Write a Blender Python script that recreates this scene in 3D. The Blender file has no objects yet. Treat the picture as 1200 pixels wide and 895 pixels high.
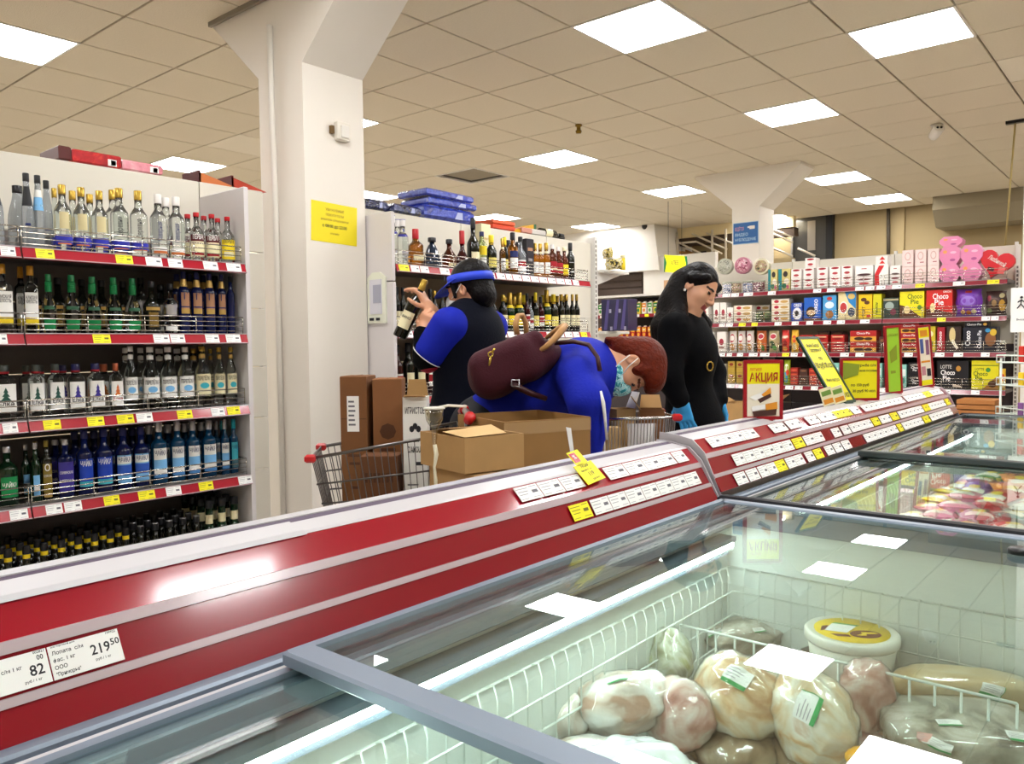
import bpy, bmesh, math, random
import numpy as np
from mathutils import Vector, Matrix
random.seed(7)
SC = bpy.context.scene
COL = SC.collection
PI = math.pi
# ------------------------------------------------------------------ camera (store axes: X across the aisles, Y along them)
EYE = Vector((0, 0, 1.35))
TH, PITCH, ROLL, FPX = -0.7002428, 0.0475882, -0.0114326, 937.638
CEIL = 3.2234
def ray(px, py):
    xx, Y, zz = (px-600)/FPX, 1.0, (447.5-py)/FPX
    cr, sr, cp, sp = math.cos(ROLL), math.sin(ROLL), math.cos(PITCH), math.sin(PITCH)
    X, Z = cr*xx-sr*zz, sr*xx+cr*zz
    y, z = Y*cp+Z*sp, -Y*sp+Z*cp
    c, s = math.cos(TH), math.sin(TH)
    return Vector((X*c+y*s, -X*s+y*c, z))
def on(px, py, ax, val):                     # point of the store's plane X/Y/Z = val seen at a pixel
    r = ray(px, py); i = 'XYZ'.index(ax)
    return EYE + r*((val-EYE[i])/r[i])
FWD = ray(600, 447.5).normalized()
def at(px, py, d):                           # point at a horizontal depth d
    r = ray(px, py); h = Vector((FWD.x, FWD.y, 0)).normalized()
    return EYE + r*(d/(r.dot(h)))
f0 = ray(600, 447.5); rgt = (ray(700, 447.5)-f0).normalized(); upv = rgt.cross(f0).normalized()
cam = bpy.data.cameras.new('camera'); cam.sensor_width = 36; cam.lens = FPX/1200*36
cam.clip_start = 0.02; cam.clip_end = 100
camo = bpy.data.objects.new('camera', cam); COL.objects.link(camo)
camo.matrix_world = Matrix(((rgt.x, upv.x, -FWD.x, EYE.x), (rgt.y, upv.y, -FWD.y, EYE.y), (rgt.z, upv.z, -FWD.z, EYE.z), (0, 0, 0, 1)))
SC.camera = camo
# ------------------------------------------------------------------ world, exposure
w = bpy.data.worlds.new('world'); SC.world = w; w.use_nodes = True
w.node_tree.nodes['Background'].inputs[0].default_value = (1, .97, .92, 1)
w.node_tree.nodes['Background'].inputs[1].default_value = 0.3
SC.view_settings.view_transform = 'Standard'; SC.view_settings.look = 'None'
SC.view_settings.exposure = -0.12; SC.view_settings.gamma = 1.0; SC.view_settings.use_curve_mapping = False
PANEL_EMIT = 33.0
# ------------------------------------------------------------------ materials
MATS = {}
def srgb(h):
    if isinstance(h, str):
        h = h.lstrip('#'); h = [int(h[i:i+2], 16)/255 for i in (0, 2, 4)]
    return tuple((c/12.92 if c <= .04045 else ((c+.055)/1.055)**2.4) for c in h)
def mat(name, col='#808080', rough=.5, metal=0, trans=0, ior=1.45, emit=0, coat=0, noise=0, nscale=30, bump=0, bscale=60, alpha=1, spec=.5, sss=0):
    if name in MATS: return MATS[name]
    m = bpy.data.materials.new(name); MATS[name] = m; m.use_nodes = True
    nt = m.node_tree; b = nt.nodes['Principled BSDF']; I = b.inputs
    c = srgb(col)
    I['Base Color'].default_value = (*c, 1); I['Roughness'].default_value = rough; I['Metallic'].default_value = metal
    I['Transmission Weight'].default_value = trans; I['IOR'].default_value = ior; I['Coat Weight'].default_value = coat
    I['Coat Roughness'].default_value = .08; I['Alpha'].default_value = alpha; I['Specular IOR Level'].default_value = spec
    if sss:
        I['Subsurface Weight'].default_value = sss; I['Subsurface Radius'].default_value = (.02, .008, .004); I['Subsurface Scale'].default_value = .3
    if emit:
        I['Emission Color'].default_value = (*c, 1); I['Emission Strength'].default_value = emit
    if noise or bump:
        tc = nt.nodes.new('ShaderNodeTexCoord')
        if noise:
            n = nt.nodes.new('ShaderNodeTexNoise'); n.inputs['Scale'].default_value = nscale; n.inputs['Detail'].default_value = 4
            nt.links.new(tc.outputs['Object'], n.inputs['Vector'])
            mx = nt.nodes.new('ShaderNodeMix'); mx.data_type = 'RGBA'
            mx.inputs[6].default_value = (*[max(0, v*(1-noise)) for v in c], 1); mx.inputs[7].default_value = (*[min(1, v*(1+noise)) for v in c], 1)
            nt.links.new(n.outputs['Fac'], mx.inputs[0]); nt.links.new(mx.outputs[2], I['Base Color'])
        if bump:
            n2 = nt.nodes.new('ShaderNodeTexNoise'); n2.inputs['Scale'].default_value = bscale
            nt.links.new(tc.outputs['Object'], n2.inputs['Vector'])
            bp = nt.nodes.new('ShaderNodeBump'); bp.inputs['Strength'].default_value = bump; bp.inputs['Distance'].default_value = .01
            nt.links.new(n2.outputs['Fac'], bp.inputs['Height']); nt.links.new(bp.outputs['Normal'], I['Normal'])
    return m
def pane(name, tint='#ffffff', r0=.05, gain=.85, rough=0.0):
    """thin clear sheet: what is not mirrored passes straight through"""
    if name in MATS: return MATS[name]
    m = bpy.data.materials.new(name); MATS[name] = m; m.use_nodes = True
    nt = m.node_tree; nt.nodes.clear(); N = nt.nodes.new; L = nt.links.new
    out = N('ShaderNodeOutputMaterial'); mix = N('ShaderNodeMixShader'); tr = N('ShaderNodeBsdfTransparent'); gl = N('ShaderNodeBsdfGlossy')
    tr.inputs[0].default_value = (*srgb(tint), 1); gl.inputs['Roughness'].default_value = rough
    lw = N('ShaderNodeLayerWeight'); lw.inputs['Blend'].default_value = .5
    pw = N('ShaderNodeMath'); pw.operation = 'POWER'; pw.inputs[1].default_value = 4.2; L(lw.outputs['Facing'], pw.inputs[0])
    ma = N('ShaderNodeMath'); ma.operation = 'MULTIPLY_ADD'; ma.inputs[1].default_value = gain; ma.inputs[2].default_value = r0; ma.use_clamp = True
    L(pw.outputs[0], ma.inputs[0]); L(ma.outputs[0], mix.inputs[0]); L(tr.outputs[0], mix.inputs[1]); L(gl.outputs[0], mix.inputs[2])
    L(mix.outputs[0], out.inputs['Surface'])
    return m
def ramp_mat(name, stops, scale=8, rough=.4, coat=.3, detail=5, bump=.3, dist=1.5, bscale=None):
    """blotchy surface: noise through a colour ramp (flesh, printed film, floral tins)"""
    if name in MATS: return MATS[name]
    m = mat(name, stops[0][1], rough=rough, coat=coat); nt = m.node_tree; b = nt.nodes['Principled BSDF']
    tc = nt.nodes.new('ShaderNodeTexCoord'); n = nt.nodes.new('ShaderNodeTexNoise')
    n.inputs['Scale'].default_value = scale; n.inputs['Detail'].default_value = detail; n.inputs['Distortion'].default_value = dist
    oi = nt.nodes.new('ShaderNodeObjectInfo'); ad = nt.nodes.new('ShaderNodeVectorMath'); ad.operation = 'MULTIPLY_ADD'
    nt.links.new(oi.outputs['Random'], ad.inputs[0]); ad.inputs[1].default_value = (9, 7, 5); nt.links.new(tc.outputs['Object'], ad.inputs[2])
    nt.links.new(ad.outputs[0], n.inputs['Vector'])
    r = nt.nodes.new('ShaderNodeValToRGB'); e = r.color_ramp.elements
    for i, (p, c) in enumerate(stops):
        el = e[i] if i < 2 else e.new(p)
        el.position = p; el.color = (*srgb(c), 1)
    nt.links.new(n.outputs['Fac'], r.inputs[0]); nt.links.new(r.outputs[0], b.inputs['Base Color'])
    if bump:
        n2 = nt.nodes.new('ShaderNodeTexNoise'); n2.inputs['Scale'].default_value = bscale or scale*4; n2.inputs['Detail'].default_value = 3
        nt.links.new(ad.outputs[0], n2.inputs['Vector'])
        bp = nt.nodes.new('ShaderNodeBump'); bp.inputs['Strength'].default_value = bump; bp.inputs['Distance'].default_value = .008
        nt.links.new(n2.outputs['Fac'], bp.inputs['Height']); nt.links.new(bp.outputs['Normal'], b.inputs['Normal'])
        nt.links.new(bp.outputs['Normal'], b.inputs['Coat Normal'])
    return m
# ------------------------------------------------------------------ text outlines, cached
_TXT = {}
def text_geo(s):
    if s not in _TXT:
        c = bpy.data.curves.new('glyphs', 'FONT'); c.body = s; c.resolution_u = 2; c.offset = .016
        o = bpy.data.objects.new('glyphs', c); COL.objects.link(o)
        me = o.evaluated_get(bpy.context.evaluated_depsgraph_get()).to_mesh()
        v = [(p.co.x, p.co.y) for p in me.vertices]; f = [tuple(p.vertices) for p in me.polygons]
        bpy.data.objects.remove(o); bpy.data.curves.remove(c)
        xs = [p[0] for p in v] or [0]; x0, x1 = min(xs), max(xs)
        _TXT[s] = ([(p[0]-x0, p[1]) for p in v], f, x1-x0)
    return _TXT[s]
# ------------------------------------------------------------------ mesh collector
class MB:
    def __init__(s): s.v = []; s.f = []; s.m = []; s.sm = []; s.mats = []; s.M = None
    def mi(s, m):
        if m not in s.mats: s.mats.append(m)
        return s.mats.index(m)
    def add(s, vs, fs, m, smooth=False, M=None):
        o = len(s.v); i = s.mi(m); M = M or s.M
        s.v += [tuple(M @ Vector(p)) for p in vs] if M else [tuple(p) for p in vs]
        s.f += [tuple(a+o for a in f) for f in fs]; s.m += [i]*len(fs); s.sm += [smooth]*len(fs)
        return s
    def box(s, c, d, m, M=None, bev=0):
        x, y, z = c; a, b, h = d[0]/2, d[1]/2, d[2]/2
        if bev:                                   # chamfered vertical and horizontal edges
            e = min(bev, a*.9, b*.9, h*.9); P = []
            for zz, q in ((-h, e), (-h+e, 0), (h-e, 0), (h, e)):
                for (u, w_) in ((-1, -1), (1, -1), (1, 1), (-1, 1)):
                    P.append((x+u*(a-q) if q else x+u*a, y+w_*(b-q) if q else y+w_*b, z+zz))
            F = [(3, 2, 1, 0), (12, 13, 14, 15)]
            for k in range(3):
                for j in range(4): F.append((k*4+j, k*4+(j+1) % 4, k*4+4+(j+1) % 4, k*4+4+j))
            return s.add(P, F, m, M=M)
        P = [(x+u*a, y+w_*b, z+t*h) for t in (-1, 1) for (u, w_) in ((-1, -1), (1, -1), (1, 1), (-1, 1))]
        return s.add(P, [(3, 2, 1, 0), (4, 5, 6, 7), (0, 1, 5, 4), (1, 2, 6, 5), (2, 3, 7, 6), (3, 0, 4, 7)], m, M=M)
    def span(s, a, b, m, M=None, bev=0):          # box from corner to corner
        return s.box([(p+q)/2 for p, q in zip(a, b)], [abs(q-p) for p, q in zip(a, b)], m, M, bev)
    def quad(s, a, b, c, d, m): return s.add([a, b, c, d], [(0, 1, 2, 3)], m)
    def tube(s, pts, r, m, n=6, closed=False, caps=True):
        pts = [Vector(p) for p in pts]; rs = r if isinstance(r, (list, tuple)) else [r]*len(pts)
        V = []; F = []; N = len(pts); prev = None
        for i, p in enumerate(pts):
            if closed: t = pts[(i+1) % N]-pts[i-1]
            else: t = pts[min(i+1, N-1)]-pts[max(i-1, 0)]
            t.normalize()
            if prev is None:
                a = t.orthogonal().normalized()
            else:
                a = (prev-t*prev.dot(t)); a = a.normalized() if a.length > 1e-6 else t.orthogonal().normalized()
            prev = a; b = t.cross(a)
            V += [p+(a*math.cos(2*PI*k/n)+b*math.sin(2*PI*k/n))*rs[i] for k in range(n)]
        for i in range(N if closed else N-1):
            j = (i+1) % N
            for k in range(n): F.append((i*n+k, i*n+(k+1) % n, j*n+(k+1) % n, j*n+k))
        if caps and not closed: F += [tuple(range(n))[::-1], tuple((N-1)*n+k for k in range(n))]
        return s.add(V, F, m, smooth=n > 4)
    def lathe(s, prof, m, n=14, sy=1.0, sq=2.0, a0=0, a1=None, caps=True, smooth=True, c=(0, 0)):
        """prof: [(r, z)...]; sq > 2 squares the section; a0..a1 (angles about +X) makes an open patch"""
        full = a1 is None; K = n if full else n+1; V = []; F = []
        for (r, z) in prof:
            for k in range(K):
                t = 2*PI*k/n if full else a0+(a1-a0)*k/n
                ct, st = math.cos(t), math.sin(t)
                q = 1 if sq == 2 else (abs(ct)**sq+abs(st)**sq)**(-1/sq)
                V.append((c[0]+r*q*ct*sy, c[1]+r*q*st, z))
        for i in range(len(prof)-1):
            for k in range(n):
                k2 = (k+1) % K
                F.append((i*K+k, i*K+k2, (i+1)*K+k2, (i+1)*K+k))
        if full and caps: F += [tuple(range(K))[::-1], tuple((len(prof)-1)*K+k for k in range(K))]
        return s.add(V, F, m, smooth)
    def prism(s, poly, axis, a, b, m, M=None):    # polygon in the two other axes, extruded along axis
        i = 'XYZ'.index(axis); n = len(poly)
        def p3(p, t):
            q = list(p); q.insert(i, t); return q
        V = [p3(p, a) for p in poly]+[p3(p, b) for p in poly]
        F = [tuple(range(n)), tuple(range(2*n-1, n-1, -1))]+[((k+1) % n, k, n+k, n+(k+1) % n) for k in range(n)]
        return s.add(V, F, m, M=M)
    def text(s, t, size, o, ux, uy, m, align='c', width=None):
        """flat lettering: o anchor, ux/uy unit directions; width squeezes it to fit"""
        v, f, wd = text_geo(t); k = size/.7; kx = k if not width else min(k, width/max(wd, 1e-6))
        off = {'c': -wd/2, 'l': 0, 'r': -wd}[align]; o, ux, uy = Vector(o), Vector(ux), Vector(uy)
        return s.add([o+ux*((p[0]+off)*kx)+uy*(p[1]*k) for p in v], f, m)
    def wraptext(s, t, size, r, zc, m, width, ang=0, sy=1.0, sq=2.0):
        v, f, wd = text_geo(t); k = size/.7; kx = min(k, width/max(wd, 1e-6)); V = []
        for p in v:
            a = ang+((p[0]-wd/2)*kx)/r; ct, st = math.cos(a), math.sin(a)
            q = 1 if sq == 2 else (abs(ct)**sq+abs(st)**sq)**(-1/sq)
            V.append((r*q*ct*sy, r*q*st, zc+p[1]*k))
        return s.add(V, f, m)
    def mesh(s, name):
        me = bpy.data.meshes.new(name); me.from_pydata(s.v, [], s.f)
        for m in s.mats: me.materials.append(m)
        me.polygons.foreach_set('material_index', s.m); me.polygons.foreach_set('use_smooth', s.sm)
        me.update(); return me
def obj(name, me, parent=None, loc=(0, 0, 0), rz=0, kind=None, scale=None):
    if isinstance(me, MB): me = me.mesh(name)
    o = bpy.data.objects.new(name, me); COL.objects.link(o); o.location = loc; o.rotation_euler = (0, 0, rz)
    if parent: o.parent = parent
    if kind: o['kind'] = kind
    if scale: o.scale = scale
    return o
def empty(name, loc=(0, 0, 0), rz=0):
    o = bpy.data.objects.new(name, None); COL.objects.link(o); o.location = loc; o.rotation_euler = (0, 0, rz); o.empty_display_size = .05
    return o
SEEN = {}
def tag(o, label, cat, group=None, same=False):
    if not same and label in SEEN: print('DUPLICATE LABEL', label)
    SEEN[label] = 1; n = len(label.split())
    if n < 4 or n > 16: print('LABEL LENGTH', n, label)
    o['label'] = label; o['category'] = cat
    if group: o['group'] = group
    return o
NTH = 'first second third fourth fifth sixth seventh eighth ninth tenth eleventh twelfth thirteenth fourteenth fifteenth sixteenth seventeenth eighteenth nineteenth twentieth'.split()
def nth(i):
    return NTH[i] if i < 20 else (('twenty-' if i < 29 else 'thirty-')+NTH[(i-20) % 10] if i not in (29,) else 'thirtieth')
def Rz(a): return Matrix.Rotation(a, 4, 'Z')
def frame(o, x, y, z):                        # matrix from an origin and three axes
    o, x, y, z = Vector(o), Vector(x), Vector(y), Vector(z)
    return Matrix(((x.x, y.x, z.x, o.x), (x.y, y.y, z.y, o.y), (x.z, y.z, z.z, o.z), (0, 0, 0, 1)))
# common materials
WHITE = mat('white_paint', '#e6e1d8', .55); SHELFWHITE = mat('shelf_white', '#e2dfd9', .4)
RED = mat('red_plastic', '#b3122b', .22, coat=.3); PAPER = mat('white_paper', '#f4f3f0', .6); YPAPER = mat('yellow_paper', '#f7ea12', .55)
INK = mat('black_ink', '#23232a', .6); CHROME = mat('chrome_wire', '#d8d4cc', .18, metal=1); BLACK = mat('black_plastic', '#131315', .35)
# ================================================================== SETTING
GX, GY = -3.436, 3.339                        # a node of the ceiling grid
XL, XR, YN, YF = -10.6, 4.4, -4.2, 12.45      # room
TILE = mat('ceiling_tile', '#d9cdb6', .9, noise=.07, nscale=90, bump=.25, bscale=160); TILE2 = mat('ceiling_tile_new', '#e2d8c4', .9, noise=.05, nscale=90)
GRID = mat('ceiling_grid', '#8f8470', .7); LIGHT = mat('light_diffuser', '#ffffff', .5, emit=PANEL_EMIT)
FLOOR = mat('floor_tiles', '#cfc8be', .35, noise=.08, nscale=6)
WALLM = mat('wall_plaster', '#d9cbb0', .8, noise=.04, nscale=3); WARM = mat('wall_beige', '#a8946c', .8, noise=.05, nscale=2)
LIGHTS = [(-4, -3), (1, 1), (3, 3), (1, 5), (-3, 5), (-8, 1), (-4, 1), (-8, 5), (-8, 9), (-3, 9), (-7, 12), (0, 10), (0, 13), (4, 11),
          (5, -3), (7, -2), (1, -3), (5, 1), (6, 5), (5, 9), (-8, -3), (-4, -7), (1, -7), (5, -7), (-3, 14), (-8, -7), (-12, 5)]
VENTS = [(-5, 5)]
cl = MB().span((XL, YN, CEIL+.02), (XR, YF, CEIL+.06), GRID)
ceil = obj('ceiling', cl, kind='structure')
cells = []
for D in range(-12, 13):
    for u in range(-13, 16):
        x0, y0 = GX+.6*D, GY+.6*u
        if x0 < XL or x0+.6 > XR or y0 < YN or y0+.6 > YF: continue
        if (D, u) in LIGHTS or (D, u) in VENTS: continue
        c = Vector((x0+.3, y0+.3, CEIL)); d = c-EYE; t = d.dot(FWD)
        vis = t > .5 and abs(d.dot(rgt)/t) < .72 and d.dot(upv)/t < .56
        cells.append((0 if vis else 1, d.length, D, u))
cells.sort()
tile_me = MB().box((0, 0, .008), (.588, .588, .016), TILE, bev=.003).mesh('tile')
tile_new = MB().box((0, 0, .008), (.588, .588, .016), TILE2, bev=.003).mesh('tile')
rest = MB()
for i, (v, dd, D, u) in enumerate(cells):
    x, y = GX+.6*D+.3, GY+.6*u+.3
    if i < 300: obj('tile', tile_new if (D, u) in ((4, 5), (-7, -1), (-6, 1)) else tile_me, ceil, (x, y, CEIL))
    else: rest.box((x, y, CEIL+.008), (.588, .588, .016), TILE)
obj('tile', rest, ceil, kind='stuff')
lens_me = MB().box((0, 0, .004), (.576, .576, .008), LIGHT).mesh('diffuser')
fr = MB()
for a, b in (((-.3, -.3, -.004), (.3, -.284, .014)), ((-.3, .284, -.004), (.3, .3, .014)), ((-.3, -.284, -.004), (-.284, .284, .014)), ((.284, -.284, -.004), (.3, .284, .014))): fr.span(a, b, WHITE)
fr_me = fr.mesh('frame')
lname = {(1, 1): 'nearer of the two large panels over the freezers', (3, 3): 'large panel over the open end of the freezers', (1, 5): 'panel over the freezers behind the two large ones',
 (-3, 5): 'panel beside the brass ceiling sprinkler', (-8, 1): 'panel above the pink boxes on the vodka gondola', (-4, -3): 'large panel cut by the picture edge over the vodka shelves',
 (-4, 1): 'panel tucked behind the capital of the near column', (-8, 5): 'panel beside the yellow notice column, low over the shelves', (-8, 9): 'panel above the blue packs on the liquor gondola',
 (-3, 9): 'panel beside the capital of the far column', (-7, 12): 'panel furthest off, near the dark dome camera', (0, 10): 'panel behind the far column capital', (0, 13): 'panel last before the duct bulkhead'}
for (D, u) in LIGHTS:
    if GX+.6*D+.3 < XL or GY+.6*u+.6 > YF: continue
    e = empty('ceiling_light', (GX+.6*D+.3, GY+.6*u+.3, CEIL))
    tag(e, 'square white glowing ceiling '+lname[(D, u)] if (D, u) in lname else 'square white ceiling light panel beyond the edges of the picture', 'light', 'square ceiling light panels' if (D, u) in lname else 'ceiling light panels outside the picture', same=(D, u) not in lname)
    obj('diffuser', lens_me, e, (0, 0, -.002)); obj('frame', fr_me, e)
for (D, u) in VENTS:
    e = empty('air_vent', (GX+.6*D+.3, GY+.6*u+.3, CEIL)); tag(e, 'dark square louvred air vent set in the ceiling grid', 'vent')
    obj('frame', fr_me, e)
    dk = mat('vent_dark', '#2c2620', .7)
    for k in range(4):
        a = .28-.065*k; m = MB()
        for s in (-1, 1):
            m.box((s*(a-.02), 0, .02+.02*k), (.04, 2*a, .006), dk, Matrix.Rotation(0, 4, 'X')); m.box((0, s*(a-.02), .0202+.02*k), (2*a, .04, .006), dk)
        obj('slat', m, e)
    obj('duct_opening', MB().box((0, 0, .115), (.56, .56, .01), BLACK), e)
flo = MB().span((XL, YN, -.05), (XR, YF, 0), FLOOR)
obj('floor', flo, kind='structure')
def wall(name, a, b, m=WALLM): return obj(name, MB().span(a, b, m), kind='structure')
wall('wall_left', (XL-.1, YN, 0), (XL, YF, CEIL+.06)); wall('wall_right', (XR, YN, 0), (XR+.1, YF, CEIL+.06)); wall('wall_front', (XL, YN-.1, 0), (XR, YN, CEIL+.06))
# far wall: white stair bulkhead, openings, beige stretch with a duct
wb = obj('wall_back', MB().span((XL, YF, 0), (XR, YF+.1, CEIL+.06), WARM), kind='structure')
# white bulkhead under the stairs (solid with a sloping underside)
a = on(655, 300, 'Y', 11.0); xl, xr = -9.6, on(768, 300, 'Y', 11.0).x; xs = on(735, 300, 'Y', 11.0).x
zlow = on(705, 318, 'Y', 11.0).z; zhi = CEIL
s0 = on(705, 322, 'Y', 11.0)
m = MB().prism([(xl, zlow), (on(763, 318, 'Y', 11.0).x, zlow-.02), (on(757, 275, 'Y', 11.0).x, CEIL), (xl, CEIL)], 'Y', 11.25, YF, WHITE)
obj('wall_stair', m, kind='structure')
dz = on(705, 322, 'Y', 11.3)
DARKBR = mat('shutter_brown', '#4a3b33', .6)
sh = obj('door_1', MB().span((xl, 11.42, 0), (on(752, 330, 'Y', 11.4).x, 11.46, zlow+.02), DARKBR), kind='structure')
for k in range(9): obj('slat', MB().span((xl, 11.40, zlow-.14-.115*k), (on(752, 330, 'Y', 11.4).x, 11.425, zlow-.04-.115*k), DARKBR, bev=.01), sh)
xp0, xp1 = on(754, 330, 'Y', 11.3).x, on(838, 330, 'Y', 11.3).x
obj('wall_panel', MB().span((xp0, 11.3, 0), (xp1, 11.4, on(790, 299, 'Y', 11.3).z), WHITE), kind='structure')
# flared columns with a bracket capital
def column(name, x0, x1, y0, y1):
    zf = 2.807; fl = .445
    p = [(x0, 0), (x1, 0), (x1, zf), (x1+fl, CEIL-.03), (x1+fl, CEIL+.05), (x0-fl, CEIL+.05), (x0-fl, CEIL-.03), (x0, zf)]
    m = MB().prism(p, 'Y', y0, y1, mat('column_paint', '#eae3d8', .6, noise=.03, nscale=4))
    o = obj(name, m, kind='structure')
    return o
col1 = column('column', -3.90, -3.503, 2.513, 2.908); col2 = column('column', -3.87, -3.56, 8.40, 8.80)
tr = MB().box((0, 0, 0), (1.32, .02, .03), mat('grey_trim', '#8d8578', .6)); obj('trim_1', tr, loc=(-3.7, 2.498, CEIL-.012), kind='structure')
cd = MB().tube([(-3.745, 2.497, .05), (-3.745, 2.497, 2.2), (-3.752, 2.493, 2.6), (-3.752, 2.493, 3.05)], .016, WHITE, 8)
obj('cable_duct', cd, col1)
e = MB().span((-.0, -.042, -.05), (.03, .042, .05), mat('socket_white', '#e6dfd2', .5), bev=.006).span((.03, -.02, -.035), (.037, .03, .03), WHITE, bev=.003)
tag(obj('junction_box', e, None, on(399, 155, 'X', -3.503)), 'small white junction box high on the near white column', 'junction box')
dt = MB().span((0, -.03, -.02), (.02, -.01, .02), mat('dirt_brown', '#6b5332', .9)); tag(obj('cable_stub', dt, None, on(391, 153, 'X', -3.503)), 'brown broken cable stub beside the white junction box', 'cable')
# yellow notice taped on the column
def sheet(name, c, w_, h_, nrm, m, lines=None, label='', cat='notice', tilt=0, th=.002):
    """a flat notice: nrm is 'X' (faces +X) or 'Y' (faces -Y)"""
    b = MB(); ux = Vector((0, 1, 0)) if nrm == 'X' else Vector((1, 0, 0)); n = Vector((1, 0, 0)) if nrm == 'X' else Vector((0, -1, 0)); uz = Vector((0, 0, 1))
    ux, uz = ux*math.cos(tilt)+uz*math.sin(tilt), uz*math.cos(tilt)-ux*math.sin(tilt)
    M = frame((0, 0, 0), ux, uz, n)
    b.box((0, 0, th/2), (w_, h_, th), m, M)
    o = n*(th+.0008)
    for (t, s, yy, mm, wd) in lines or []: b.text(t, s, o+uz*yy, ux, uz, mm, 'c', wd)
    return tag(obj(name, b, None, c), label, cat)
c = on(392, 262, 'X', -3.503)
OCH = mat('faded_print', '#a9892a', .6)
sheet('yellow_notice', c, .30, .21, 'X', mat('notice_yellow', '#f3df1b', .5), [('УВАЖАЕМЫЕ', .013, .062, OCH, .2), ('ПОКУПАТЕЛИ', .012, .035, OCH, .2), ('алкоголь отпускается', .012, .010, OCH, .24), ('с 08:00 до 22:00', .016, -.025, INK, .2), ('спасибо', .01, -.06, OCH, .1)], 'yellow paper notice taped on the near white column', 'notice', -.03)
# video surveillance sign on the far column
c = on(874, 273, 'Y', 8.398)
BLUE = mat('sign_blue', '#1f5fa0', .4); LBLUE = mat('sign_light', '#a9c9e2', .5); PINK = mat('sign_pink', '#c98fa0', .5)
b = MB().box((0, 0, 0), (.29, .01, .235), LBLUE).box((0, -.003, 0), (.278, .01, .223), BLUE)
for t, s, z, wd in (('ВЕДЁТСЯ', .035, .03, .1), ('ВИДЕО', .03, -.03, .22), ('НАБЛЮДЕНИЕ', .03, -.085, .24)): b.text(t, s, (-.12, -.0092, z), (1, 0, 0), (0, 0, 1), PINK if s > .03 else LBLUE, 'l', wd)
b.box((.075, -.009, .055), (.06, .004, .035), WHITE).box((.035, -.009, .06), (.022, .004, .018), WHITE)
tag(obj('surveillance_sign', b, None, c), 'blue video surveillance sign on the far white column', 'sign')
# ceiling fittings
BRASS = mat('brass', '#8a6f2f', .3, metal=1)
c = on(678, 146, 'Z', CEIL); m = MB().lathe([(.03, 0), (.03, -.015), (.018, -.02), (.018, -.05), (.028, -.052), (.022, -.075), (.0, -.075)], BRASS, 10)
tag(obj('sprinkler', m, None, c), 'small brass sprinkler head on the ceiling', 'sprinkler')
e = empty('security_camera', on(1098, 146, 'Z', CEIL), .6); tag(e, 'white bullet security camera with two dark lenses on the ceiling', 'camera')
obj('mount', MB().lathe([(.05, 0), (.05, -.012), (.02, -.02), (.02, -.05)], WHITE, 12), e)
m = MB(); m.M = Matrix.Translation((-.02, -.03, -.075)) @ Matrix.Rotation(-.35, 4, 'X') @ Matrix.Rotation(PI/2, 4, 'X'); m.lathe([(.0, -.06), (.04, -.06), (.045, .0), (.045, .07), (.04, .075), (0, .075)], WHITE, 12)
h = obj('housing', m, e)
m = MB(); m.M = Matrix.Translation((-.02, -.03, -.075)) @ Matrix.Rotation(-.35, 4, 'X') @ Matrix.Rotation(PI/2, 4, 'X')
for s in (-1, 1): m.lathe([(.011, .07), (.011, .08), (0, .08)], BLACK, 8, c=(s*.015, 0))
obj('lens', m, h)
c = on(757, 264, 'Z', CEIL); m = MB().lathe([(.07, 0), (.07, -.03), (.055, -.06), (.03, -.085), (0, -.09)], BLACK, 12); tag(obj('dome_camera', m, None, c), 'black dome camera on the ceiling above the stairs', 'camera')
# ================================================================== CHEST FREEZERS
ALU = mat('aluminium', '#7f8b9a', .42, metal=.25); ALUD = mat('aluminium_dark', '#6a6d7c', .45, metal=.2); DARKF = mat('lid_rubber', '#121319', .6, spec=.2)
LINER = mat('liner_white', '#ecf2ee', .45, noise=.04, nscale=25, bump=.15, bscale=60); BAND = mat('canopy_red', '#8a0a1e', .18, coat=.5); BANDT = mat('canopy_red_top', '#9c1024', .14, coat=.6)
CLEAR = mat('tag_gutter', '#bba9ad', .22, coat=.3); GREYW = mat('canopy_white', '#c6c4c8', .3, coat=.2); SLOT = mat('slot_mauve', '#54455a', .6)
GLASS = pane('lid_glass', '#f2f9f6', .03, .72); TUBE = mat('lamp_tube', '#f4fff8', .3, emit=36); WIREW = mat('wire_white', '#dfe6e0', .35); BODY = mat('freezer_body', '#dcdcda', .4)
FX0, FX1 = -.955, -.075                        # inner walls of the freezer row
def prof(z): return -.999-.6*(z-.90)
TAGME = {}
def tag_mesh(kind, wd=.08, ht=.037):
    key = (kind, wd, ht)
    if key in TAGME: return TAGME[key]
    b = MB(); p = YPAPER if kind == 'y' else PAPER       # local: x along, y up, z out
    b.box((0, 0, .0006), (wd, ht, .0012), p)
    for (x, y, a, h) in ((-.22, .32, .5, .05), (-.22, .12, .42, .06), (-.25, -.08, .36, .05), (.28, .38, .3, .05), (.25, -.36, .34, .04), (-.3, -.38, .3, .04)):
        b.box((x*wd, y*ht, .0014), (a*wd, h*ht*.8, .0004), mat('tag_print', '#a9a6ac', .7) if kind != 'y' else mat('tag_print_y', '#8a8420', .7))
    b.box((.27*wd, .03*ht, .0014), (.24*wd, .2*ht, .0004), mat('tag_ink', '#6a6870', .7) if kind != 'y' else mat('tag_ink_y', '#6f6a20', .7))
    TAGME[key] = b.mesh('price_tag'); return TAGME[key]
SL = Vector((-.6, 0, 1)).normalized(); SN = Vector((1, 0, .6)).normalized()
def band_M(y, z, dx):
    if z > 1.0: q = .70711; x = -1.0622-(z-1.0053); return frame((x+dx*q, y, z+dx*q), (0, 1, 0), (-q, 0, q), (q, 0, q))
    return frame((prof(z)+dx, y, z), (0, 1, 0), SL, SN)
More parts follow.
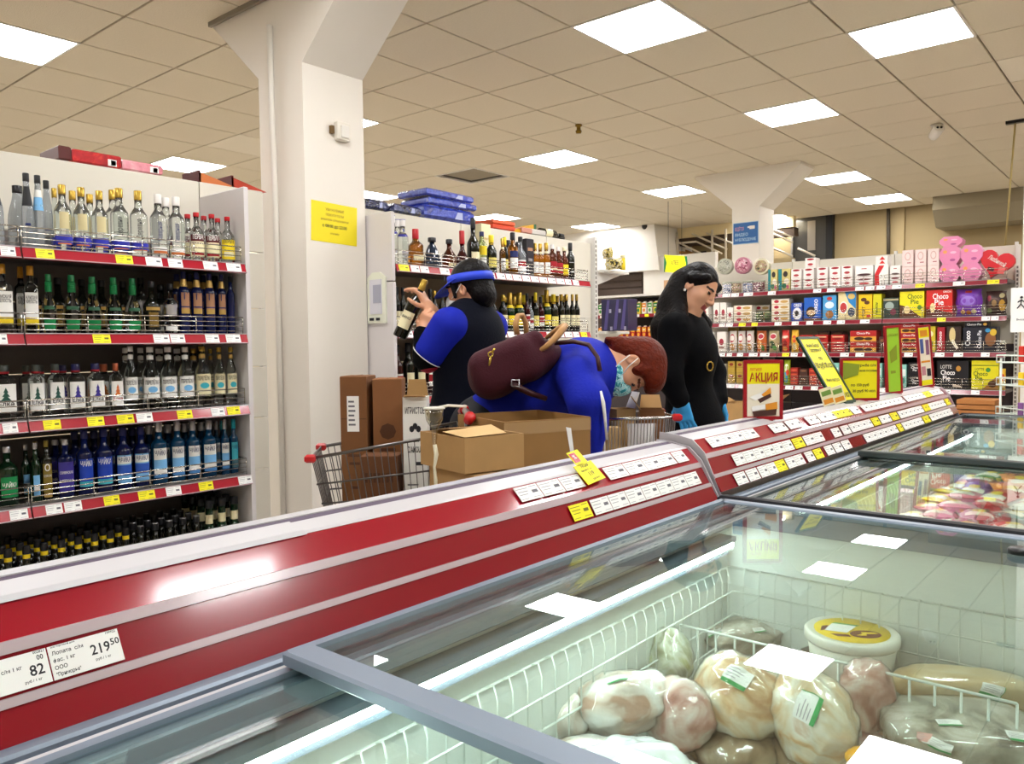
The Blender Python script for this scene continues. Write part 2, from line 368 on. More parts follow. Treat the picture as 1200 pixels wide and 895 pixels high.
def canopy(parent, y0, y1, dz, tags, name='price_canopy'):
    b = MB()
    def strip(za, zb, m, out=0): b.prism([(prof(za)+out, za+dz), (prof(zb)+out, zb+dz), (prof(zb)-.03, zb+dz), (prof(za)-.03, za+dz)], 'Y', y0, y1, m)
    strip(.9027, .9405, BAND); strip(.9495, .9927, BAND); b.prism([(-1.0622, 1.0053+dz), (-1.0991, 1.0422+dz), (-1.125, 1.0422+dz), (-1.092, 1.0053+dz)], 'Y', y0, y1, BANDT)
    for za, zb in ((.9405, .9495), (.9927, 1.0053)): strip(za, zb, CLEAR, .003)
    # white cap with the mauve slot
    zt = 1.0422; xt = -1.0991
    b.prism([(xt-.001, zt+.0005+dz), (xt-.008, zt+.004+dz), (xt-.049, zt+.0113+dz), (xt-.051, zt+.005+dz), (xt-.03, zt-.03+dz)], 'Y', y0, y1, GREYW)
    b.prism([(xt-.0485, zt+.0104+dz), (xt-.068, zt+.0145+dz), (xt-.068, zt-.03+dz), (xt-.03, zt-.03+dz)], 'Y', y0, y1, SLOT)
    b.prism([(xt-.066, zt+.016+dz), (xt-.096, zt+.0158+dz), (xt-.101, zt+.008+dz), (xt-.101, .85), (xt-.06, .85)], 'Y', y0, y1, GREYW)
    b.prism([(prof(.9)-.03, .85), (prof(.9)-.03, .9+dz), (xt-.032, zt-.03+dz), (xt-.07, zt-.02+dz), (xt-.07, .85)], 'Y', y0+.002, y1-.002, BODY)
    o = obj(name, b, parent)
    for (y, z, kind, wd) in tags:
        if y-wd/2 < y0+.004 or y+wd/2 > y1-.012: continue
        t = bpy.data.objects.new('price_tag', tag_mesh(kind, wd)); COL.objects.link(t); t.parent = o
        t.matrix_local = band_M(y, z, .0045)
        t.location.z += dz
    return o
def freezer(y0, y1, seams, label, tags, dz=0, lamp=True, cov=None):
    e = empty('chest_freezer', (0, 0, 0)); tag(e, label, 'freezer', 'chest freezers in a row')
    # outer body, liner
    b = MB().span((FX1+.06, y0, .02), (FX1+.09, y1, .85), BODY).span((-1.17, y0, .02), (-1.04, y1, .85), BODY).span((-1.04, y0, .0), (FX1+.06, y1, .05), BODY)
    b.span((-1.04, y0, .05), (FX1+.06, y0+.03, .85), BODY).span((-1.04, y1-.03, .05), (FX1+.06, y1, .85), BODY)
    obj('body', b, e)
    ya, yb = y0+.05, y1-.05
    b = MB().span((FX0-.03, ya, .22), (FX1+.03, yb, .25), LINER).span((FX0-.02, ya, .25), (FX0, yb, .867), LINER).span((FX1, ya, .25), (FX1+.02, yb, .867), LINER)
    b.span((FX0, ya-.015, .25), (FX1, ya, .867), LINER).span((FX0, yb, .25), (FX1, yb+.015, .867), LINER)
    obj('liner', b, e)
    # rim profiles along the aisle sides
    b = MB()
    for s, x in ((1, -1.001), (-1, FX1+.094)):
        b.span((x-.004*s, y0, .85), (x+.023*s, y1, .904), ALU, bev=.004).span((x+.023*s, y0, .85), (x+.031*s, y1, .892), ALUD)
        b.span((x+.031*s, y0, .85), (x+.043*s, y1, .898), GREYW).span((x+.043*s, y0, .85), (x+.05*s, y1, .884), DARKF)
        b.span((x+.05*s, y0, .85), (x+.076*s, y1, .889), ALU, bev=.003)
    b.span((-.99, y1-.04, .85), (FX1+.08, y1-.004, .922), DARKF, bev=.006).span((-.99, y1-.067, .85), (FX1+.08, y1-.04, .912), ALU, bev=.004)
    b.span((-.99, y0+.004, .85), (FX1+.08, y0+.045, .90), DARKF, bev=.006)
    obj('rim', b, e)
    # sliding lids: each a frame and a pane
    edges = [y0+.05]+seams+[y1-.07]
    for i in range(len(edges)-1):
        up = (i % 2 == (len(edges)) % 2) if len(edges) > 2 else False
        a, c = edges[i]-(.0 if up else 0), edges[i+1]+(.0 if up or i == len(edges)-2 else .07)
        zz = .917 if up else .893
        f = MB(); fm = ALU if y0 < 2 else mat('lid_frame_dark', '#3c4446', .35, metal=.3)
        f.span((FX0+.0, a, zz-.014), (FX1-.01, a+.047, zz+.008), fm, bev=.004).span((FX0+.0, c-.03, zz-.012), (FX1-.01, c, zz+.006), fm, bev=.004)
        f.span((FX0-.005, a+.01, zz-.012), (FX0+.012, c-.01, zz+.006), fm).span((FX1-.022, a+.01, zz-.012), (FX1-.005, c-.01, zz+.006), fm)
        lid = obj('sliding_lid', f, e)
        obj('glass_pane', MB().box(((FX0+FX1)/2, (a+c)/2, zz), (FX1-FX0-.035, c-a-.07, .004), GLASS), lid)
        if up or len(edges) == 2:
            m = MB(); m.M = Matrix.Translation((FX1-.17, c-.17, zz+.004)); m.lathe([(.022, 0), (.022, .008), (.018, .012), (0, .012)], BLACK, 12)
            obj('lid_knob', m, lid)
    if lamp:
        obj('lamp_tube', MB().span((FX0+.026, y0+.06, .799), (FX0+.042, y1-.10, .817), TUBE, bev=.005), e); obj('added_lamp_shield', MB().prism([(FX0+.001, .83), (FX0+.046, .83), (FX0+.046, .8175), (FX0+.0255, .8175), (FX0+.0255, .780), (FX0+.001, .780)], 'Y', y0+.055, y1-.095, ALU), e)  # channel round the tube is added to keep its light off the liner
    # wire baskets hooked along the walls
    b = MB(); zt = .736; st = .043; zb = .30
    def hook(x, y, nx, ny):
        b.tube([(x-nx*.028, y-ny*.028, zt-.004), (x-nx*.008, y-ny*.008, zt+.004), (x, y, zt-.02), (x, y, zb)], .0021, WIREW, 4, caps=False)
    y = ya+.06
    while y < yb-.03: hook(FX0+.03, y, 1, 0); hook(FX1-.03, y, -1, 0); y += st
    x = FX0+.06
    while x < FX1-.04: hook(x, yb-.03, 0, -1); hook(x, ya+.03, 0, 1); x += st
    for z in (.675, .612, .549, .486, .42, .35): b.tube([(FX0+.03, ya+.03, z), (FX1-.03, ya+.03, z), (FX1-.03, yb-.03, z), (FX0+.03, yb-.03, z)], .0026, WIREW, 5, closed=True)
    b.tube([(FX0+.004, ya+.004, zt-.004), (FX1-.004, ya+.004, zt-.004), (FX1-.004, yb-.004, zt-.004), (FX0+.004, yb-.004, zt-.004)], .003, WIREW, 5, closed=True)
    obj('wire_basket', b, e)
    cn = canopy(e, y0+.003, y1-.003, dz, tags)
    if cov:
        xt = -1.0991; b = MB().prism([(xt+.004, 1.0425+dz), (xt-.006, 1.0485+dz), (xt-.047, 1.0565+dz), (xt-.04, 1.046+dz), (xt-.02, 1.036+dz)], 'Y', y0+.01, cov, GREYW)
        obj('cover_strip', b, cn)
    for yy in (y0+.002, y1-.008):
        ec = MB().prism([(prof(.9027)+.007, .895), (-1.055, 1.012+dz), (-1.093, 1.047+dz), (-1.149, 1.058+dz), (-1.200, 1.062+dz), (-1.203, .85), (prof(.9027)-.03, .85)], 'Y', yy, yy+.005, mat('end_cap', '#b9b4ba', .35))
        obj('end_cap', ec, cn)
    return e
YJ = 2.10
def tagpos(px, row, at_=None):
    """position along Y of something on a canopy row seen at pixel column px"""
    z = (.971, 1.0255, .9216)[row] if row < 3 else 0
    n = Vector((1, 0, .6)); lo, hi = -.9, 6.0
    for _ in range(40):
        y = (lo+hi)/2; p = Vector((at_[0], y, at_[1])) if at_ else Vector((prof(z), y, z)); d = p-EYE; X = 600+FPX*d.dot(rgt)/d.dot(FWD)
        if X < px: lo = y
        else: hi = y
    return (lo+hi)/2
def tagrow(spec, row):
    z = (.971, 1.0255, .9216)[row]; out = []
    for x0, x1, k in spec:
        a, c = tagpos(x0, row), tagpos(x1, row); w_ = c-a; n = max(1, round(w_/.078))
        for i in range(n): out.append((a+w_*(i+.5)/n, z, k, round(w_/n*.96, 3)))
    return out
T1 = tagrow([(608, 684, 'w'), (712, 757, 'w'), (757, 791, 'w'), (785+7, 805, 'w'), (805, 829, 'w')], 1)
T1 += tagrow([(667, 690, 'y'), (692, 817, 'w'), (820, 835, 'w')], 0)
f1 = freezer(-1.6, YJ-.004, [.63], 'nearer glass lidded chest freezer with red price canopy, full of bagged frozen chicken', T1, cov=.775)
T2 = tagrow([(832, 872, 'w'), (872, 888, 'w'), (905, 922, 'w'), (924, 940, 'w'), (947, 960, 'w'), (961, 980, 'w'), (978, 998, 'y'), (999, 1008, 'w'), (1012, 1060, 'w'), (1062, 1084, 'w'), (1084, 1092, 'y'), (1092, 1108, 'w')], 1)
T2 += tagrow([(858, 894, 'w'), (894, 927, 'w'), (928, 940, 'y'), (941, 953, 'w'), (953, 963, 'w'), (974, 983, 'w'), (985, 994, 'w'), (995, 1006, 'w'), (1006, 1020, 'w'), (1021, 1029, 'y'), (1030, 1042, 'w'), (1043, 1051, 'y'), (1052, 1080, 'w'), (1081, 1088, 'y'), (1088, 1106, 'w'), (1107, 1116, 'y')], 0)
T2 += tagrow([(860, 873, 'w'), (874, 887, 'w'), (888, 908, 'w'), (908, 919, 'y'), (920, 940, 'w'), (943, 952, 'w'), (953, 962, 'y'), (966, 975, 'w'), (976, 985, 'w'), (986, 995, 'w'), (1012, 1050, 'w'), (1051, 1056, 'y'), (1057, 1080, 'w'), (1081, 1088, 'y'), (1089, 1114, 'w')], 2)
f2 = freezer(YJ+.004, 5.22, [3.195], 'further chest freezer behind the nearer one, full of colourful frozen packets', T2, dz=.02)
# the two large near tags with readable prices, and the yellow hanging ones
def big_tag(px0, px1, lab, lines, parent):
    a, c = tagpos(px0, 0), tagpos(px1, 0); b = MB(); wd = c-a
    b.box((0, 0, .0006), (wd, .041, .0012), PAPER)
    for t, s, x, y, al, wmax in lines: b.text(t, s, (x*wd, y, .0014), (1, 0, 0), (0, 1, 0), INK, al, wmax*wd)
    o = bpy.data.objects.new('price_tag', b.mesh('price_tag')); COL.objects.link(o); o.parent = parent; o.matrix_local = band_M((a+c)/2, .971, .003); o['label'] = lab
cn1 = [o for o in f1.children if o.name.startswith('price_canopy')][0]
big_tag(58, 140, 'white price tag reading 219 50', [('219', .0125, .06, -.004, 'l', .28), ('50', .008, .355, .002, 'l', .14), ('Лопата  с/м', .0045, -.46, .009, 'l', .45), ('фас. 1 кг', .0045, -.46, .0, 'l', .3), ('ООО', .0045, -.46, -.009, 'l', .2), ('"Приморье"', .0045, -.46, -.017, 'l', .34), ('руб / 1 кг', .003, .1, -.012, 'l', .3), ('199922', .003, .32, .017, 'l', .15), ('ооо торговый дом', .0022, -.46, .018, 'l', .5)], cn1)
big_tag(-24, 56, 'white price tag reading 82', [('82', .0125, .2, -.008, 'l', .22), ('00', .006, .34, .009, 'l', .1), ('с/м 1 кг', .0045, -.2, .003, 'l', .3), ('руб / 1 кг', .003, .1, -.015, 'l', .3), ('002821', .003, .3, .017, 'l', .17)], cn1)
def hang_tag(px, row, wd, ht, lab, lines, drop=0, red=False):
    b = MB(); b.box((0, 0, 0), (wd, ht, .0016), YPAPER)
    for t, s, x, y in lines: b.text(t, s, (x*wd, y*ht, .0011), (1, 0, 0), (0, 1, 0), INK, 'c', wd*.8)
    if red: b.box((-.0*wd, ht*.5+.018, 0), (wd*.62, .042, .0016), YPAPER).box((-.12*wd, ht*.5+.02, .001), (.025, .028, .001), RED).text('%', .012, (-.12*wd, ht*.5+.016, .0018), (1, 0, 0), (0, 1, 0), PAPER)
    z = (.971, 1.0255, .9216)[row]+drop; o = bpy.data.objects.new('yellow_price_card', b.mesh('card')); COL.objects.link(o)
    o.matrix_world = band_M(tagpos(px, row), z, .012) @ Matrix.Rotation(.10 if red else .04, 4, 'Z')
    return tag(o, lab, 'price card')
hang_tag(694, 1, .080, .056, 'yellow hanging price card with a red corner on the red canopy', [('АКЦИЯ', .007, 0, .30), ('Минтай с/г 1 кг', .0045, -.05, .12), ('119', .011, .05, -.16), ('руб за кг', .005, .1, -.38)], .008, True)
# ================================================================== LIQUOR GONDOLAS
XF = -3.30; XB = -3.69
GUARD = CHROME; RAILR = mat('rail_red', '#a81a2c', .2, coat=.6); PANELG = mat('back_panel', '#dcd6c8', .5); SIDEP = mat('side_panel', '#d9d3d2', .45)
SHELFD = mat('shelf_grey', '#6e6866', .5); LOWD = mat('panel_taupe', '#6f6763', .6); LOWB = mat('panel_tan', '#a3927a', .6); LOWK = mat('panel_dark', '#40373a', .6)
def rail_mesh(L):
    b = MB(); a = .32                              # lip tilted up towards the aisle
    M = frame((0, 0, 0), (0, 1, 0), (-math.sin(a), 0, math.cos(a)), (math.cos(a), 0, math.sin(a)))
    b.box((L/2, .022, -.003), (L, .046, .006), RAILR, M).box((L/2, .001, .001), (L, .003, .006), CLEAR, M).box((L/2, .0435, .001), (L, .003, .006), CLEAR, M)
    return b.mesh('price_rail')
def rail_tag(parent, y, k, wd):
    a = .32; t = bpy.data.objects.new('price_tag', tag_mesh(k, wd, .037)); COL.objects.link(t); t.parent = parent
    t.matrix_local = frame((-math.sin(a)*.022+.001, y, math.cos(a)*.022+.001), (0, 1, 0), (-math.sin(a), 0, math.cos(a)), (math.cos(a), 0, math.sin(a)))
def guard(e, y0, y1, z, x=XF-.012, hs=(.012, .034, .054, .074), post=.115):
    b = MB()
    for h in hs: b.tube([(x-.10, y1, z+h), (x, y1, z+h), (x, y0, z+h), (x-.10, y0, z+h)] if h == hs[-1] else [(x, y0, z+h), (x, y1, z+h)], .0022 if h < hs[-1] else .0028, GUARD, 5)
    n = max(2, round((y1-y0)/post/2))
    for i in range(n+1):
        y = y0+(y1-y0)*i/n; b.tube([(x-.003, y, z), (x-.003, y, z+hs[-1])], .0022, GUARD, 5)
    obj('wire_guard', b, e)
def gondola(label, y0, y1, bays, levels, ztop, base=.37, right_panel=True, left_panel=False, back_to=None, low=None):
    e = empty('shelving_gondola', (0, 0, 0)); tag(e, label, 'shelving')
    bt = back_to or y1
    zs = [0, .40, .71, .98, 1.245, 1.545, 1.835, ztop]
    nb = [y0+(y1-y0)*i/bays for i in range(bays+1)]+([bt] if bt > y1+.02 else [])
    for i in range(len(nb)-1):
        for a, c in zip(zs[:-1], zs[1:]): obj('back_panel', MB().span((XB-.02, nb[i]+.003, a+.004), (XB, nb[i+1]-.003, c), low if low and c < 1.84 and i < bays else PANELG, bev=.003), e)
    for y in nb: obj('upright', MB().span((XB-.05, y-.012, 0), (XB-.0205, y+.012, ztop), SHELFWHITE), e)
    obj('base_plinth', MB().span((XB, y0, 0), (XF+.02, y1, base-.03), SHELFWHITE), e)
    rails = []
    for li, z in enumerate(list(levels)+[base]):
        for i in range(bays):
            a, c = y0+(y1-y0)*i/bays, y0+(y1-y0)*(i+1)/bays
            b = MB().span((XB+.002, a+.002, z-.026), (XF-.004, c-.002, z), SHELFD)
            obj('shelf', b, e)
            r = obj('price_rail', rail_mesh(c-a-.006), e, (XF+.012, a+.003, z-.044)); rails.append((li, i, r, a+.003))
    if right_panel: obj('side_panel', MB().span((XB, y1, 0), (XF+.0, y1+.022, 2.08), SIDEP, bev=.004), e)
    if left_panel:
        for a, c in ((0, 1.0), (1.004, 1.695), (1.70, 2.075)): obj('side_panel', MB().span((XB, y0-.024, a), (XF-.002+(.0 if a > 1.6 else .004), y0-.002, c), SIDEP, bev=.004), e)
    return e, rails
ZL = [1.687+.044, 1.367+.044, 1.041+.044, .718+.044]
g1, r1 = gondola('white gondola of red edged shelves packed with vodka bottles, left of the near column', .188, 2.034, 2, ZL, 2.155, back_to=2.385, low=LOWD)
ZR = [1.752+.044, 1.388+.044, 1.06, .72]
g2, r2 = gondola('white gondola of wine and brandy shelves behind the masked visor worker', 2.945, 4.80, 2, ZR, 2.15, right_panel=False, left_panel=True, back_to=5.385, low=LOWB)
for e, y0, y1, Z in ((g1, .20, 1.108, ZL), (g1, 1.118, 2.02, ZL), (g2, 2.955, 3.87, ZR[:3]), (g2, 3.885, 4.79, ZR[:3])):
    for z in Z: guard(e, y0, y1, z)
def put_tags(rails, li, spec, zrail):
    for x0, x1, k in spec:
        a, c = on(x0, 400, 'X', XF).y, on(x1, 400, 'X', XF).y
        for (l, i, r, ry) in rails:
            L = r.data.vertices[1].co.y
            if l == li and ry <= (a+c)/2 < ry+.93: rail_tag(r, (a+c)/2-ry, k, round(abs(c-a)*.98, 3)); break
put_tags(r1, 0, [(-14, 2, 'w'), (4, 22, 'w'), (45, 67, 'y'), (138, 158, 'y'), (173, 192, 'w'), (199, 216, 'w'), (240, 257, 'w'), (267, 284, 'w')], 0)
put_tags(r1, 1, [(-10, 8, 'w'), (108, 129, 'y'), (179, 198, 'w'), (199, 216, 'w'), (240, 256, 'w'), (264, 281, 'w')], 0)
put_tags(r1, 2, [(-2, 16, 'w'), (46, 67, 'y'), (98, 118, 'y'), (133, 153, 'y'), (156, 175, 'w'), (204, 222, 'y'), (244, 260, 'w'), (263, 278, 'y')], 0)
put_tags(r1, 3, [(2, 24, 'w'), (45, 65, 'w'), (67, 88, 'w'), (114, 133, 'y'), (155, 175, 'y'), (188, 206, 'w'), (227, 244, 'y'), (274, 290, 'w')], 0)
put_tags(r2, 0, [(468, 480, 'y'), (482, 492, 'w'), (493, 503, 'w'), (516, 527, 'w'), (560, 571, 'w'), (572, 580, 'w'), (582, 592, 'w'), (593, 600, 'w'), (601, 611, 'w'), (612, 621, 'w'), (622, 631, 'w'), (632, 641, 'w'), (642, 651, 'w'), (652, 661, 'w'), (662, 669, 'w'), (671, 678, 'w')], 0)
put_tags(r2, 1, [(472, 483, 'w'), (503, 513, 'w'), (582, 593, 'w'), (594, 605, 'w'), (609, 619, 'w'), (620, 630, 'w'), (640, 648, 'w'), (650, 660, 'w'), (661, 670, 'w'), (671, 678, 'w'), (680, 687, 'y')], 0)
# right end of the second gondola: perforated upright and end-cap shelves
b = MB().span((XB-.055, 5.39, 0), (XB+.035, 5.43, 2.2), SHELFWHITE)
for k in range(58): b.span((XB+.0345, 5.398, .1+.036*k), (XB+.0358, 5.412, .122+.036*k), mat('slot_dark', '#6f6a66', .7))
obj('perforated_upright', b, g2)
for (pa, pz) in ((735, 316), (735, 388)):
    z = on(715, pz, 'Y', 5.5).z
    b = MB().span((XB-.3, 5.43, z-.022), (XB+.10, 5.80, z), SHELFWHITE, bev=.003).prism([(5.43, z-.022), (5.78, z-.022), (5.43, z-.12)], 'X', XB+.02, XB+.035, SHELFWHITE)
    obj('end_shelf', b, g2)
# document holder on the side panel
e = empty('document_holder', on(443, 349, 'Y', 2.921)+Vector((0, -.001, 0))); tag(e, 'clear plastic document holder on the side panel of the liquor gondola', 'document holder')
obj('holder', MB().prism([(-.075, -.14), (.075, -.14), (.075, .11), (.03, .14), (-.03, .14), (-.075, .11)], 'Y', -.012, 0, mat('holder_cream', '#e4e6d4', .35)), e)
obj('leaflet', MB().span((-.052, -.016, -.09), (.048, -.012, .1), mat('leaflet', '#d3d2da', .4)).span((-.02, -.018, -.03), (.045, -.016, .07), mat('leaflet_grey', '#a7a8b8', .4)).span((-.055, -.017, -.125), (-.02, -.014, -.11), INK).span((.0, -.017, -.125), (.03, -.014, -.11), INK), e)
# ------------------------------------------------------------------ bottles
CG = mat('glass_clear', '#eef4f2', .03, trans=1, ior=1.36); GD = mat('glass_dark', '#14160f', .08, coat=.3); GBLUE = mat('glass_blue', '#101a4a', .06, coat=.3)
GGREEN = mat('glass_green', '#0e2a17', .06, coat=.3); GTEAL = mat('glass_teal', '#0d3b5c', .06, coat=.3); GAMB = mat('glass_amber', '#b5701a', .04, trans=.85, ior=1.36)
GCOG = mat('glass_cognac', '#6a2c12', .04, trans=.75, ior=1.36); GSIL = mat('glass_silver', '#a9b0bb', .12, metal=.35); GGREY = mat('glass_smoke', '#c6ccd2', .05, trans=.7, ior=1.36)
GPALE = mat('glass_pale_green', '#cfdc9a', .04, trans=.8, ior=1.36); GRED = mat('glass_red', '#33070b', .06, coat=.3)
GOLD = mat('cap_gold', '#c9a648', .25, metal=.7); SILV = mat('cap_silver', '#c9c9cf', .25, metal=.7); CWHITE = mat('cap_white', '#e9e4e0', .35); CRED = mat('cap_red', '#b8161f', .3)
CBLK = mat('cap_black', '#17171b', .35); CCOP = mat('cap_copper', '#c3694a', .3, metal=.5); CTEAL = mat('cap_teal', '#1fa3b0', .3); CNAVY = mat('cap_navy', '#23255c', .3); CGRN = mat('cap_green', '#1d7a45', .3)
LW = mat('label_white', '#eeede8', .5); LCREAM = mat('label_cream', '#ece2b8', .5); LY = mat('label_yellow', '#f0d21c', .5); LBLUEB = mat('label_blue', '#3136b4', .4); LGRN = mat('label_green', '#15884a', .4)
LRED = mat('label_red', '#a11420', .45); LDKRED = mat('label_darkred', '#561018', .5); LOLIVE = mat('label_olive', '#84702a', .4); LVIO = mat('label_violet', '#3a3190', .4); LSKY = mat('label_sky', '#79b6e6', .45)
LGOLD = mat('label_gold', '#c8a45a', .35, metal=.4); LNAVY = mat('label_navy', '#1c2a66', .45); LTEAL = mat('label_teal', '#3fb0c0', .45); LBLK = mat('label_black', '#16161a', .5); LORG = mat('label_orange', '#d9783a', .5); LPUR = mat('label_purple', '#3c2f8f', .5)
LCOP = mat('label_copper', '#b98a6a', .35, metal=.3)
def B(h, r, cap, capm, glass, labels=(), sh=.62, nk=.72, nr=.016, sy=1.0, sq=2.0, neck=None, belly=None, capr=None, waist=None):
    """a bottle style: sh shoulder start, nk neck start (fractions of h), cap = height of the stopper"""
    return dict(h=h, r=r, cap=cap, capm=capm, glass=glass, labels=labels, sh=sh, nk=nk, nr=nr, sy=sy, sq=sq, neck=neck, belly=belly, capr=capr or nr+.002, waist=waist)
